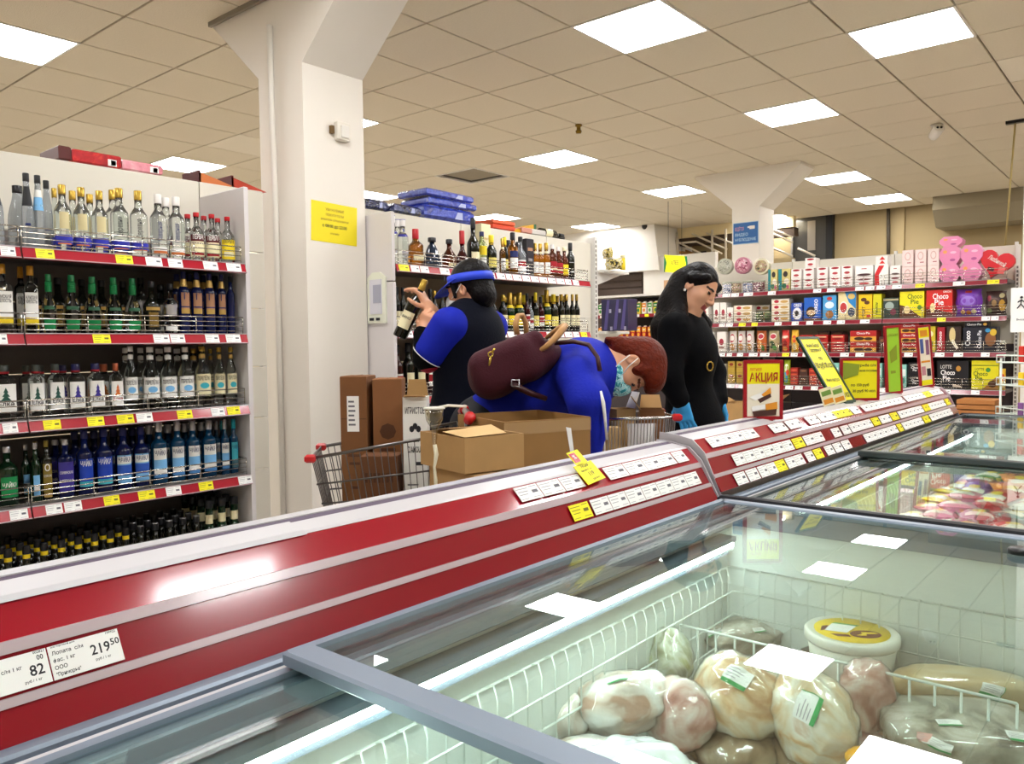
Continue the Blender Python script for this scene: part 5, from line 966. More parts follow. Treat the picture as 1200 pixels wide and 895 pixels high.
def cart(label, c, yaw, wire, L=.80, W1=.40, W2=.54, zb=.46, zt=.98, hz=.05, rise=.12):
    """shopping cart; local +x runs to the handle"""
    e = empty('shopping_cart', (c.x, c.y, 0), yaw); tag(e, label, 'cart', 'wire shopping carts')
    def rim(f, z_f=None): # f 0..1 height fraction: four corners (front narrow, rear wide)
        k = .82+.18*f; z0 = zb+(zt-zb)*f
        return [(-L/2*k, -W1/2*k, z0), (L/2, -W2/2*k, z0+rise*f), (L/2, W2/2*k, z0+rise*f), (-L/2*k, W1/2*k, z0)]
    b = MB()
    b.tube(rim(1), .006, wire, 6, closed=True); b.tube(rim(0), .005, wire, 6, closed=True)
    for f in (.3, .6): b.tube(rim(f), .0035, wire, 5, closed=True)
    R0, R1 = rim(0), rim(1)
    lerp = lambda p, q, t: tuple(p[i]+(q[i]-p[i])*t for i in range(3))
    for i, n in ((0, 22), (1, 14), (2, 22), (3, 11)):
        for k in range(1, n): b.tube([lerp(R0[i], R0[(i+1) % 4], k/n), lerp(R1[i], R1[(i+1) % 4], k/n)], .0022, wire, 4, caps=False)
    for k in range(1, 12): b.tube([lerp(R0[0], R0[1], k/12), lerp(R0[3], R0[2], k/12)], .0022, wire, 4, caps=False)
    for k in range(1, 5): b.tube([lerp(R0[0], R0[3], k/5), lerp(R0[1], R0[2], k/5)], .0022, wire, 4, caps=False)
    obj('basket', b, e)
    for s in (0, 3):
        m = MB().box(R1[s], (.038, .03, .028), REDG, bev=.007); obj('corner_bumper', m, e)
    # chassis
    b = MB()
    for s in (-1, 1):
        b.tube([(L/2+.02, s*W2*.40, zt+rise+hz-.01), (L/2+.04, s*W2*.45, zb), (L/2-.05, s*W2*.42, .17), (-L/2+.05, s*W1*.4, .17)], .010, wire, 7)
        b.tube([(L/2-.02, s*W2*.41, zb-.01), (-L/2+.15, s*W1*.4, zb-.01)], .008, wire, 6)
    b.tube([(-L/2+.05, -W1*.4, .17), (-L/2+.05, W1*.4, .17)], .008, wire, 6); b.tube([(L/2-.05, -W2*.42, .17), (L/2-.05, W2*.42, .17)], .008, wire, 6)
    obj('chassis', b, e)
    h = obj('handle', MB().tube([(L/2+.03, -W2/2+.02, zt+rise+hz), (L/2+.03, W2/2-.02, zt+rise+hz)], .013, mat('handle_grey', '#a8a49c', .35, metal=.4), 8), e)
    for s in (-1, 1): obj('grip_end', MB().tube([(L/2+.03, s*(W2/2-.05), zt+rise+hz), (L/2+.03, s*(W2/2+.0), zt+rise+hz), (L/2+.02, s*(W2/2+.02), zt+rise+hz-.01)], [.019, .021, .016], REDG, 9), h)
    for x, y in ((-L/2+.06, W1*.38), (-L/2+.06, -W1*.38), (L/2-.06, W2*.4), (L/2-.06, -W2*.4)):
        m = MB(); m.M = Matrix.Translation((x, y, .06)) @ Matrix.Rotation(PI/2, 4, 'X'); m.lathe([(.02, -.016), (.06, -.014), (.06, .014), (.02, .016)], RUB, 14); w_ = obj('wheel', m, e)
        obj('fork', MB().span((x-.012, y-.024, .06), (x+.012, y-.018, .18), CW).span((x-.012, y+.018, .06), (x+.012, y+.024, .18), CW).span((x-.02, y-.024, .16), (x+.02, y+.024, .175), CW), w_)
    return e
VA = math.atan2(rgt.y, rgt.x)                    # direction of picture-right on the floor
# --- cart with wine cartons beside the near column
D1 = 2.92; pc = at(456, 560, D1); c1 = cart('wire shopping cart with red corners, loaded with brown cartons beside the near column', Vector((pc.x, pc.y, 0)), VA+.12, CWD, L=.52, W1=.32, W2=.34, zb=.735-.0, zt=.965, rise=.08)
def label_sheet(o, x, z, w_, h_, y, m=PAPER):
    b = MB().span((x-w_/2, y-.0012, z-h_/2), (x+w_/2, y-.0002, z+h_/2), m)
    for k in range(6): b.span((x-w_*.38, y-.0018, z+h_*(.32-.13*k)), (x+w_*(.1+.05*(k % 3)), y-.001, z+h_*(.37-.13*k)), mat('tag_ink', '#6a6870', .7))
    return obj('shipping_label', b, o)
def dec_tall(o, dx, dy, h):
    label_sheet(o, -dx*.02, h*.72, .045, .13, -dy/2)
    b = MB(); y = -dy/2-.0009
    b.span((-dx/2+.002, y, h*.68), (dx/2-.002, y+.0006, h*.685), PRINTB)
    for z, wd in ((.40, .6), (.34, .5), (.16, .4)): b.span((-dx*wd*.4, y, h*z), (dx*wd*.4, y+.0006, h*(z+.02)), PRINTB)
    obj('print', b, o)
def dec_tall2(o, dx, dy, h):
    b = MB(); y = -dy/2-.0009
    b.add([(.03*math.cos(k), y, h*.6+.03*math.sin(k)) for k in [2*PI*i/8 for i in range(8)]], [tuple(range(8))], PRINTB)
    for z, wd in ((.45, .5), (.40, .6), (.28, .2), (.15, .55)): b.span((-dx*wd*.5, y, h*z), (dx*wd*.5, y+.0006, h*(z+.022)), PRINTB)
    obj('print', b, o)
zb1 = .745
k1 = at(423, 480, D1+.06); k2 = at(456, 480, D1+.14)
def place(px0, px1, pyt, d): # centre and width from pixel columns, height of the top edge
    a, c = at(px0, pyt, d), at(px1, pyt, d); return Vector(((a.x+c.x)/2, (a.y+c.y)/2, 0)), math.hypot(a.x-c.x, a.y-c.y), a.z
c, wd, zt_ = place(403, 436, 440, D1+.06); closed_box('tall brown carton with a white shipping label standing in the near cart', c, VA-.12, wd*.95, .12, zb1, zt_-zb1, KRAFTD, 'wine_carton', decor=dec_tall)
c, wd, zt_ = place(438, 474, 443, D1+.06); closed_box('tall brown carton with dark print beside the labelled one in the near cart', c, VA+.02, wd*.93, .12, zb1, zt_-zb1, mat('cardboard_red', '#855632', .8, noise=.12, nscale=14), 'wine_carton', decor=dec_tall2)
def dec_white(o, dx, dy, h):
    b = MB(); y = -dy/2-.0009
    b.text('ИГРИСТОЕ', .022, (0, y, h*.86), (1, 0, 0), (0, 0, 1), INK, 'c', dx*.8).text('вино', .012, (0, y, h*.62), (1, 0, 0), (0, 0, 1), INK, 'c', dx*.3).text("D'AMOUR", .022, (0, y, h*.53), (1, 0, 0), (0, 0, 1), INK, 'c', dx*.62)
    for k in range(3): b.add([(.012*(k-1)+.009*math.cos(q), y, h*.73+.012*math.sin(q)+.01*(k == 1)) for q in [2*PI*i/8 for i in range(8)]], [tuple(range(8))], INK)
    b.span((.0, y, h*.42), (dx*.3, y+.0006, h*.45), INK).span((-dx*.35, y, h*.2), (dx*.3, y+.0006, h*.21), INK).span((-dx*.35, y, h*.25), (dx*.1, y+.0006, h*.26), INK)
    obj('print', b, o)
c, wd, zt_ = place(472, 503, 458, D1-.04); open_box('white printed wine carton with an open brown flap in the near cart', Vector((c.x, c.y, 0))+Vector((math.cos(VA), math.sin(VA), 0))*.0, VA+.0, wd*.9, .09, zb1, zt_-zb1-.02, LW, [('n', -.05, .06), ('s', 1.35, .03)], decor=dec_white, name='wine_carton', fm=KRAFT)
def dec_low(o, dx, dy, h):
    b = MB(); y = -dy/2-.0009
    for k in range(7): b.span((-dx*.38+k*dx*.115, y, h*.56), (-dx*.38+k*dx*.115+dx*.075, y+.0006, h*.72), PRINTB)
    obj('print', b, o)
    t = MB()
    for s in (-1, 1):
        t.box((-dx/2+.014+.0*s, s*.022, h*.52), (.030, .030, h*.8), LCREAM, bev=.004)
    obj('bottle_label', t, o)
c, wd, zt_ = place(424, 470, 532, D1-.065); closed_box('brown lying carton with cream bottle labels showing at its end in the near cart', c, VA-.04, wd*.93, .10, zb1, zt_-zb1, mat('cardboard_umber', '#6d4427', .8, noise=.12, nscale=14), 'wine_carton', decor=dec_low)
# --- kraft boxes stacked behind the canopy
DK = 2.45
c, wd, zt_ = place(500, 604, 505, DK+.1); zA = at(553, 551, DK).z; z2 = at(555, 588, DK).z-.05
base_z = zA-.20
closed_box('plain kraft box under the box with crossed flaps', Vector((c.x+.02, c.y+.02, 0)), VA+.62, .22, .27, zA-.17, .165, KRAFT, group=None)
def dec_flap(o, dx, dy, h):
    b = MB()
    b.add([(-dx/2, -dy/2, h+.003), (dx*.2, -dy/2, h+.006), (dx*.35, -dy*.0, h+.02), (-dx*.45, dy*.05, h+.008)], [(0, 1, 2, 3)], mat('cardboard_pale', '#cba873', .8)).add([(-dx*.3, dy/2, h+.003), (dx/2, dy/2, h+.003), (dx*.4, dy*.0, h+.012), (-dx*.2, .0, h+.016)], [(0, 1, 2, 3)], KRAFTM)
    obj('flap', b, o)
open_box('kraft box with loosely crossed top flaps, on the plain kraft box', Vector((c.x, c.y, 0)), VA+.62, .22, .27, zA-.0, zt_-zA-.005, KRAFT, decor=dec_flap)
closed_box('kraft box on the floor under the plain kraft box', Vector((c.x+.02, c.y+.02, 0)), VA+.62, .21, .25, .005, zA-.18, KRAFTM)
p0 = at(612, 475, DK+.40); zt_ = at(640, 490, DK+.28).z; zlo = at(640, 545, DK+.28).z-.16
def dec_torn(o, dx, dy, h):
    b = MB(); b.span((-dx/2-.0012, -dy/2-.0012, h-.045), (dx/2+.001, -dy/2-.0002, h-.004), TAPE).span((dx/2+.0002, -dy/2, h-.05), (dx/2+.0012, dy/2, h-.004), TAPE)
    b.add([(dx*.2, -dy/2-.0022, h-.03), (dx*.26, -dy/2-.0022, h-.035), (dx*.3, -dy/2-.0022, h-.13), (dx*.25, -dy/2-.0022, h-.12)], [(0, 1, 2, 3)], PAPER); obj('tape', b, o)
open_box('large open kraft box with torn tape in front of the stooping shopper', Vector((p0.x, p0.y, 0)), VA+.50, .34, .36, zlo, zt_-zlo, KRAFTM, decor=dec_torn)
closed_box('kraft box on the floor under the large open box', Vector((p0.x, p0.y, 0)), VA+.50, .30, .32, .005, zlo-.008, KRAFTM)
# small plastic cup hanging from the box rim
pp = at(509, 490, DK-.03); b = MB().lathe([(.002, -.085), (.006, -.08), (.011, -.03), (.026, -.005), (.03, .03), (.028, .03), (.02, -.004), (.0, -.02)], pane('film_clear', '#f2efe4', .12, .8, .05), 12, caps=False); o = obj('plastic_funnel', b, None, pp)
obj('rim', MB().lathe([(.028, .028), (.034, .029), (.034, .033), (.028, .034)], mat('rim_pale', '#dcd8cc', .3), 12), o); obj('tail', MB().tube([(0, 0, -.08), (.004, .002, -.11), (-.003, .0, -.15), (.002, 0, -.19), (-.002, .002, -.22)], [.006, .007, .004, .006, .004], mat('tail_film', '#e6e0c6', .3), 6), o)
hk = MB().tube([(0, 0, .03), (.01, .05, .036), (.03, .11, .03)], .004, mat('rim_pale', '#dcd8cc', .3), 6); obj('hook', hk, o)
tag(o, 'clear plastic funnel shaped wrapper hanging beside the kraft boxes', 'wrapper')
# --- cart in front of the stooping shopper
D2 = 3.27; pc = at(742, 500, D2); yw = VA+PI+.05
c2 = cart('wire shopping cart with white bags, in front of the woman in black', Vector((pc.x, pc.y, 0)), yw, CW, L=.29, W1=.28, W2=.36, zb=.62, zt=at(742, 486, D2).z-.0, rise=.0, hz=-.03)
# things in the second cart
c, wd, zt_ = place(712, 745, 470, D2+.05); open_box('small pale kraft box with a raised white flap in the cart with white bags', c, VA+.3, .085, .09, .635, zt_-.635-.03, mat('cardboard_pale', '#cba873', .8), [('e', .35, .07)], fm=LW)
c, wd, zt_ = place(745, 782, 475, D2+.03); open_box('brown kraft box with raised lid leaning in the cart with white bags', c, VA-.1, .10, .09, .635, zt_-.635-.015, KRAFTD, [('n', .5, .06), ('w', .6, .06)], fm=KRAFT)
c, wd, zt_ = place(708, 728, 500, D2-.075); closed_box('upright tan carton behind the wires of the cart with white bags', c, VA, wd*.8, .05, .635, zt_-.635, mat('cardboard_pale', '#cba873', .8))
c, wd, zt_ = place(735, 770, 497, D2-.08); b = pack_mesh('bag', .12, zt_-.635, .05, '#e6e4e2', [('e', .4, .4, .25, .25, '#5a5450'), ('e', .7, .2, .12, .12, '#2f5fc0')]); o = obj('carrier_bag', b, None, (c.x, c.y, .635), VA); tag(o, 'white plastic carrier bag behind the wires of the second cart', 'bag')
# --- signs standing on the canopy
GRN = mat('frame_green', '#12351f', .4); DRED = mat('frame_red', '#9c1420', .35); YEL = mat('sign_yellow', '#f2e714', .45); LIME = mat('sign_lime', '#9fce34', .45); CRM = mat('sign_cream', '#efe6d2', .5)
def sign(px0, px1, pyt, pyb, fm, pm, label, lines=(), patches=(), lean=0, turn=None, thin=None, dd=.0, ax=None):
    """a framed card standing in the slot of the canopy"""
    y = tagpos((px0+px1)/2, 1, (-1.15, 1.07)); base = Vector((-1.15, y, 1.070)); d = (base-EYE).dot(FWD)
    A = base; sc = d/FPX; wd = (px1-px0)*sc; ht = (pyb-pyt)*sc
    az = VA if turn is None else turn
    if thin: wd = thin
    if ax: wd *= 1.25; ht *= 1.16
    b = MB(); t = .012; fr_ = .012
    M = frame((A.x, A.y, A.z), (math.cos(az), math.sin(az), 0), (-math.sin(az), math.cos(az), 0), (0, 0, 1)) @ Matrix.Rotation(lean, 4, 'Y')
    if ax:                                        # turned from the aisle and leaning back
        R3, A3_ = Vector((math.cos(VA), math.sin(VA), 0)), Vector((-math.sin(VA), math.cos(VA), 0)); xx = (R3+A3_*.8).normalized(); zz = (R3*-.40+A3_*.5+Vector((0, 0, 1))).normalized(); M = frame(A, xx, zz.cross(xx), zz)
    b.span((-wd/2, -t/2, 0), (-wd/2+fr_, t/2, ht), fm, bev=.003).span((wd/2-fr_, -t/2, 0), (wd/2, t/2, ht), fm, bev=.003).span((-wd/2+fr_, -t/2, 0), (wd/2-fr_, t/2, fr_), fm).span((-wd/2+fr_, -t/2, ht-fr_), (wd/2-fr_, t/2, ht), fm)
    o = obj('promotion_sign', b, None); o.matrix_world = M
    p = MB().span((-wd/2+fr_, -.003, fr_), (wd/2-fr_, .003, ht-fr_), pm)
    for i, q in enumerate(patches):
        if len(q) == 5: p.span((wd*(q[0]-.5), -.0036-.0003*i, ht*q[1]), (wd*(q[2]-.5), -.003, ht*q[3]), q[4])
        else: p.add([(wd*(u-.5), -.0045-.0003*i, ht*v) for u, v in q[0]], [tuple(range(len(q[0])))], q[1])
    for (s, sz, cx, cz, m, wmax) in lines: p.text(s, sz*ht, (wd*(cx-.5), -.0066, ht*cz), (1, 0, 0), (0, 0, 1), m, 'c', wmax*wd)
    obj('card', p, o); f = MB().span((-.03, -.02, -.012), (.03, .02, 0), fm); obj('foot', f, o)
    return tag(o, label, 'sign')
DKR = mat('print_darkred', '#b0141e', .5); BRN = mat('print_brown', '#4a2a24', .5); OLV = mat('print_olive', '#8a9a2a', .5); ORN = mat('print_orange', '#e0922a', .5)
sign(871, 917, 432, 502, DRED, CRM, 'red framed promotion sign with burger picture standing on the canopy', [('АКЦИЯ', .14, .5, .64, DKR, .72), ('летняя', .06, .3, .82, ORN, .3)], [(.07, .6, .93, .94, YEL), ([(.15, .38), (.6, .5), (.62, .44), (.3, .32)], PAPER), ([(.45, .42), (.68, .54), (.7, .44), (.55, .36)], ORN), ([(.35, .34), (.68, .44), (.7, .38), (.42, .28)], BRN), ([(.2, .22), (.55, .26), (.55, .18), (.22, .14)], PAPER), ([(.55, .26), (.85, .3), (.86, .18), (.56, .14)], ORN), ([(.22, .14), (.84, .18), (.82, .08), (.26, .05)], BRN)], lean=.0)
sign(972, 1009, 398, 478, GRN, YEL, 'leaning green framed yellow price sign on the canopy', [('Филе "Белой"', .045, .5, .84, INK, .6), ('"деревенск"', .045, .5, .77, INK, .55), ('по', .05, .5, .64, INK, .2), ('30 руб 00 коп', .08, .5, .52, INK, .76), ('Филе палтуса', .04, .5, .32, INK, .6), ('по', .05, .5, .2, INK, .2), ('30 руб 90 коп', .08, .5, .08, INK, .76)], ax=True)
sign(984, 1030, 428, 478, DRED, YEL, 'red framed yellow sign with green picture behind the leaning sign', [('рыба с/м', .06, .7, .8, INK, .4), ('свежее поступление', .05, .7, .68, INK, .45), ('30 руб 90 коп', .06, .6, .2, INK, .6), ('по 150 руб', .06, .5, .34, INK, .5)], [([(.05, .9), (.5, .85), (.45, .6), (.08, .5)], OLV)], dd=.02)
sign(1036, 1060, 390, 470, DRED, LIME, 'tall narrow lime green sign with red frame on the canopy', [('летние', .04, .5, .85, OLV, .6)], [([(.25, .62), (.7, .72), (.72, .5), (.3, .45)], OLV), (.3, .3, .6, .34, OLV)], turn=VA+.35, lean=-.06)
sign(1077, 1096, 390, 463, DRED, CRM, 'tall narrow red framed sign with yellow edges near the canopy end', [], [(.1, .80, .9, .96, YEL), (.1, .04, .9, .12, YEL), (.25, .82, .75, .92, ORN), (.2, .55, .42, .78, mat('print_blue', '#4a5a9a', .5)), (.58, .52, .8, .76, mat('print_mauve', '#8a5a7a', .5)), (.2, .4, .8, .43, ORN), (.2, .2, .45, .34, mat('print_pinkish', '#c98a94', .5)), (.55, .18, .8, .3, INK)], turn=VA+.2, lean=-.1)
b = MB().box((0, 0, .035), (.05, .004, .075), LCREAM)
b.box((.0, -.0025, .05), (.04, .001, .02), mat('print_green2', '#7aa04a', .5)).box((0, -.0025, .015), (.04, .001, .02), ORN)
for i, px in enumerate((972, 985)):
    y = tagpos(px, 1, (-1.135, 1.08)); o = obj('leaflet', b.mesh('leaflet'), None, (-1.135, y, 1.082)); o.rotation_euler = (.0, -.3, VA)
    tag(o, ('left' if i == 0 else 'right')+' one of two small pale leaflets at the foot of the leaning sign', 'leaflet')
# --- packs lying on top of the gondolas
zt1 = 2.157
def flat(name, px0, px1, y0f, h, m, label, X=XB-.012, z=zt1, dx=.20, parts=()):
    a, c = on(px0, 260, 'X', X).y, on(px1, 260, 'X', X).y
    b = MB().span((-dx/2, -(c-a)/2, 0), (dx/2, (c-a)/2, h), m, bev=.006); o = obj(name, b, None, (X-dx/2+.012, (a+c)/2, z+.001))
    for p_ in parts: obj('print', MB().span((dx/2, p_[0]*(c-a)-.5*(c-a), p_[1]*h), (dx/2+.0012, p_[2]*(c-a)-.5*(c-a), p_[3]*h), p_[4]), o)
    tag(o, label, 'box'); return z+h+.002
RB = ramp_mat('redgift', [(.35, '#a0121a'), (.55, '#c41a24'), (.7, '#e05a3a')], 14, .3); PB = ramp_mat('pinkgift', [(.35, '#d9808c'), (.6, '#eaa0ac'), (.75, '#f2cdd2')], 10, .35)
flat('gift_box', 86, 143, 0, .055, RB, 'red gift box with barcode lying on top of the vodka gondola', dx=.22, parts=[(.72, .1, .9, .62, PAPER), (.78, .14, .88, .56, INK)])
flat('gift_box', 144, 191, 0, .045, PB, 'pink gift box with barcode lying on top of the vodka gondola', dx=.22, parts=[(.68, .1, .9, .7, PAPER), (.76, .14, .87, .6, INK)])
flat('gift_box', 70, 85, 0, .06, mat('brown_gift', '#5a1f1c', .35), 'dark red narrow box beside the red gift box on the gondola', dx=.2)
for i, px in enumerate((262, 299)):
    p = on(px, 222, 'X', XB+.03); b = MB().prism([(-.10, 0), (.10, 0), (-.10, .05)], 'X', -.16, 0, (mat('print_orangefood', '#c8703a', .4), mat('print_redfood', '#b83a24', .4))[i]); b.prism([(-.102, .0), (-.102, .058), (-.09, .058), (-.09, 0)], 'X', -.16, 0, mat('dark_red', '#5a1a1c', .5))
    o = obj('leaflet_tray', b, None, (XB-.02, p.y, zt1+.002)); tag(o, ('orange printed wedge box on the gondola top nearer the vodka', 'red printed wedge box on the gondola top touching the column')[i], 'box')
BF = ramp_mat('blue_film', [(.3, '#141f6e'), (.5, '#2a3fae'), (.64, '#3a50c0'), (.75, '#8f9ad0')], 16, .15, coat=.8, bump=.5); NF = ramp_mat('navy_film', [(.35, '#10142e'), (.55, '#232a5c'), (.72, '#5a6498')], 18, .15, coat=.8, bump=.5)
def film_pack(px0, px1, z, h, m, label, dx=.26, X=XB-.012):
    a, c = on(px0, 250, 'X', X).y, on(px1, 250, 'X', X).y; b = MB(); L = c-a
    b.box((0, 0, h/2), (dx, L, h), m, bev=h*.22); b.box((.01, -.02, h-.001), (dx*.8, L*.7, .008), m, bev=.003)
    o = obj('film_pack', b, None, (X-dx/2+.02, (a+c)/2, z+.001), random.uniform(-.04, .04))
    t = MB().add([(dx/2+.001, L*(.1+.1*k), h*.2) for k in (0, 1, 1.6)]+[(dx/2+.001, L*(.16+.1*k), h*.75) for k in (1, 0)], [(0, 1, 2, 3, 4)], mat('film_label', '#aeb6dc', .3)); obj('print', t, o)
    tag(o, label, 'pack'); return z+h+.006
zt2 = 2.152
film_pack(428, 452, zt2, .06, NF, 'navy film wrapped pack on the liquor gondola, against the column'); film_pack(458, 491, zt2, .055, NF, 'dark blue film wrapped pack next to the tall blue stack')
z = film_pack(494, 553, zt2, .085, BF, 'blue film wrapped pack, bottom of the stack on the liquor gondola'); z = film_pack(500, 556, z, .045, BF, 'blue film wrapped pack, middle of the stack on the liquor gondola'); film_pack(496, 553, z, .045, BF, 'blue film wrapped pack, topmost of the stack on the liquor gondola')
p = on(565, 280, 'X', XB+.06); o = obj('tall_carton', MB().span((-.035, -.045, 0), (.035, .045, .355), LCREAM, bev=.003), None, (XB+.06, p.y, ZR[0]+.001)); b = MB().text('Jameson', .02, (.0358, 0, .25), (0, 1, 0), (0, 0, 1), LGOLD, 'c', .07); obj('print', b, o); tag(o, 'tall cream bottle carton behind the liquor bottles', 'carton')
ORB = mat('orange_carton', '#d94a2a', .4); z = flat('flat_carton', 576, 602, 0, .032, ORB, 'flat orange carton under another on the liquor gondola', X=XB-.012, z=zt2, dx=.2); flat('flat_carton', 576, 602, 0, .03, mat('orange_carton2', '#e0623a', .4), 'flat orange carton on top of its twin on the liquor gondola', z=z, dx=.2)
p = on(607, 264, 'X', XB-.05); o = obj('wedge_box', MB().prism([(-.14, 0), (.12, 0), (.12, .075)], 'X', -.1, 0, mat('yellow_wedge', '#d9a51c', .4)).prism([(.12, 0), (.15, 0), (.15, .08), (.12, .075)], 'X', -.1, 0, mat('green_wedge', '#1f5a34', .4)), None, (XB-.015, p.y+.02, zt2+.001)); tag(o, 'yellow and green wedge shaped box on the liquor gondola', 'box')
for i, (px0, px1, m, lb) in enumerate(((610, 622, mat('pinkish_pack', '#c98a7a', .4), 'pale pink small pack lying on the liquor gondola'), (622, 638, mat('white_pack', '#cfcac4', .4), 'white card pack lying on the liquor gondola'))): flat('small_pack', px0, px1, 0, .04, m, lb, z=zt2, dx=.12)
for i, (px, lb) in enumerate(((646, 'dark bottle lying on its side on the liquor gondola, nearer the white pack'), (656, 'dark bottle lying on its side on the liquor gondola, nearer the upright'))):
    y = on(px, 275, 'X', XB-.06).y; P = bottle_parts('wine_black'); o = bpy.data.objects.new('bottle', P[0][1]); COL.objects.link(o)
    o.matrix_world = Matrix.Translation((XB-.06-.075*i, y-.15, zt2+.0365)) @ Matrix.Rotation(-PI/2, 4, 'X')
    for nm, me in P[1:]:
        q = bpy.data.objects.new(nm, me); COL.objects.link(q); q.parent = o
    tag(o, lb, 'bottle')
# black gift tube carton among the whiskies
p = on(618, 300, 'X', XF-.08); o = obj('gift_carton', MB().span((-.035, -.038, 0), (.035, .038, .25), mat('black_carton', '#26232c', .35), bev=.003), None, (XF-.09, p.y, ZR[0]+.001)); obj('print', MB().span((.0352, -.025, .17), (.0362, .025, .19), LCOP).span((.0352, -.02, .1), (.0362, .02, .12), SILV), o); tag(o, 'black square gift carton among the whisky bottles', 'carton')
# --- end-cap goods beyond the liquor gondola
zE1, zE2 = on(715, 316, 'Y', 5.5).z, on(715, 388, 'Y', 5.5).z
PALM = ramp_mat('palm_print', [(.42, '#17140f'), (.5, '#d9c25a'), (.62, '#efe9d2'), (.7, '#2a2a1c')], 22, .4, detail=2)
for i, (px, py, w_, h_, lb) in enumerate(((718, 308, .17, .09, 'lower black and yellow palm print pack on the end shelf'), (711, 296, .10, .09, 'upper black and yellow palm print pack on the end shelf'))):
    p = on(px, py, 'Y', 5.5); o = obj('palm_pack', pack_mesh('bag', w_, h_, .09, '#d9c25a', []), None, (p.x, 5.47, zE1+.001 if i == 0 else zE1+.093)); o.data.materials[0] = PALM; tag(o, lb, 'pack')
p = on(722, 296, 'Y', 5.5); o = obj('yellow_tube', MB().lathe([(.02, 0), (.021, .003), (.021, .10), (.017, .105)], LY, 10), None, (p.x, 5.60, zE1+.001)); obj('cap', MB().lathe([(.0215, .095), (.0215, .118), (.018, .12)], LCREAM, 10), o); tag(o, 'yellow tube standing behind the palm print packs', 'tube')
p = on(721, 388, 'Y', 5.48); NV = mat('navy_carton', '#25214a', .3, coat=.4)
o = obj('navy_carton', MB().span((-.125, 0, 0), (.125, .14, .255), NV, bev=.004), None, (p.x, 5.47, zE2+.001))
b = MB()
for x in (-.09, -.0, .07): b.add([(x-.012, -.0012, .01), (x+.02, -.0012, .01), (x+.045, -.0012, .25), (x+.02, -.0012, .25)], [(0, 1, 2, 3)], mat('violet_stripe', '#5a5090', .35))
for x, z in ((-.04, .16), (.05, .16), (-.03, .02), (.1, .02)): b.box((x, -.002, z), (.02, .002, .03), mat('pale_tab', '#a9a4c0', .35))
obj('print', b, o); tag(o, 'navy patterned carton on the end shelf by the perforated upright', 'carton')
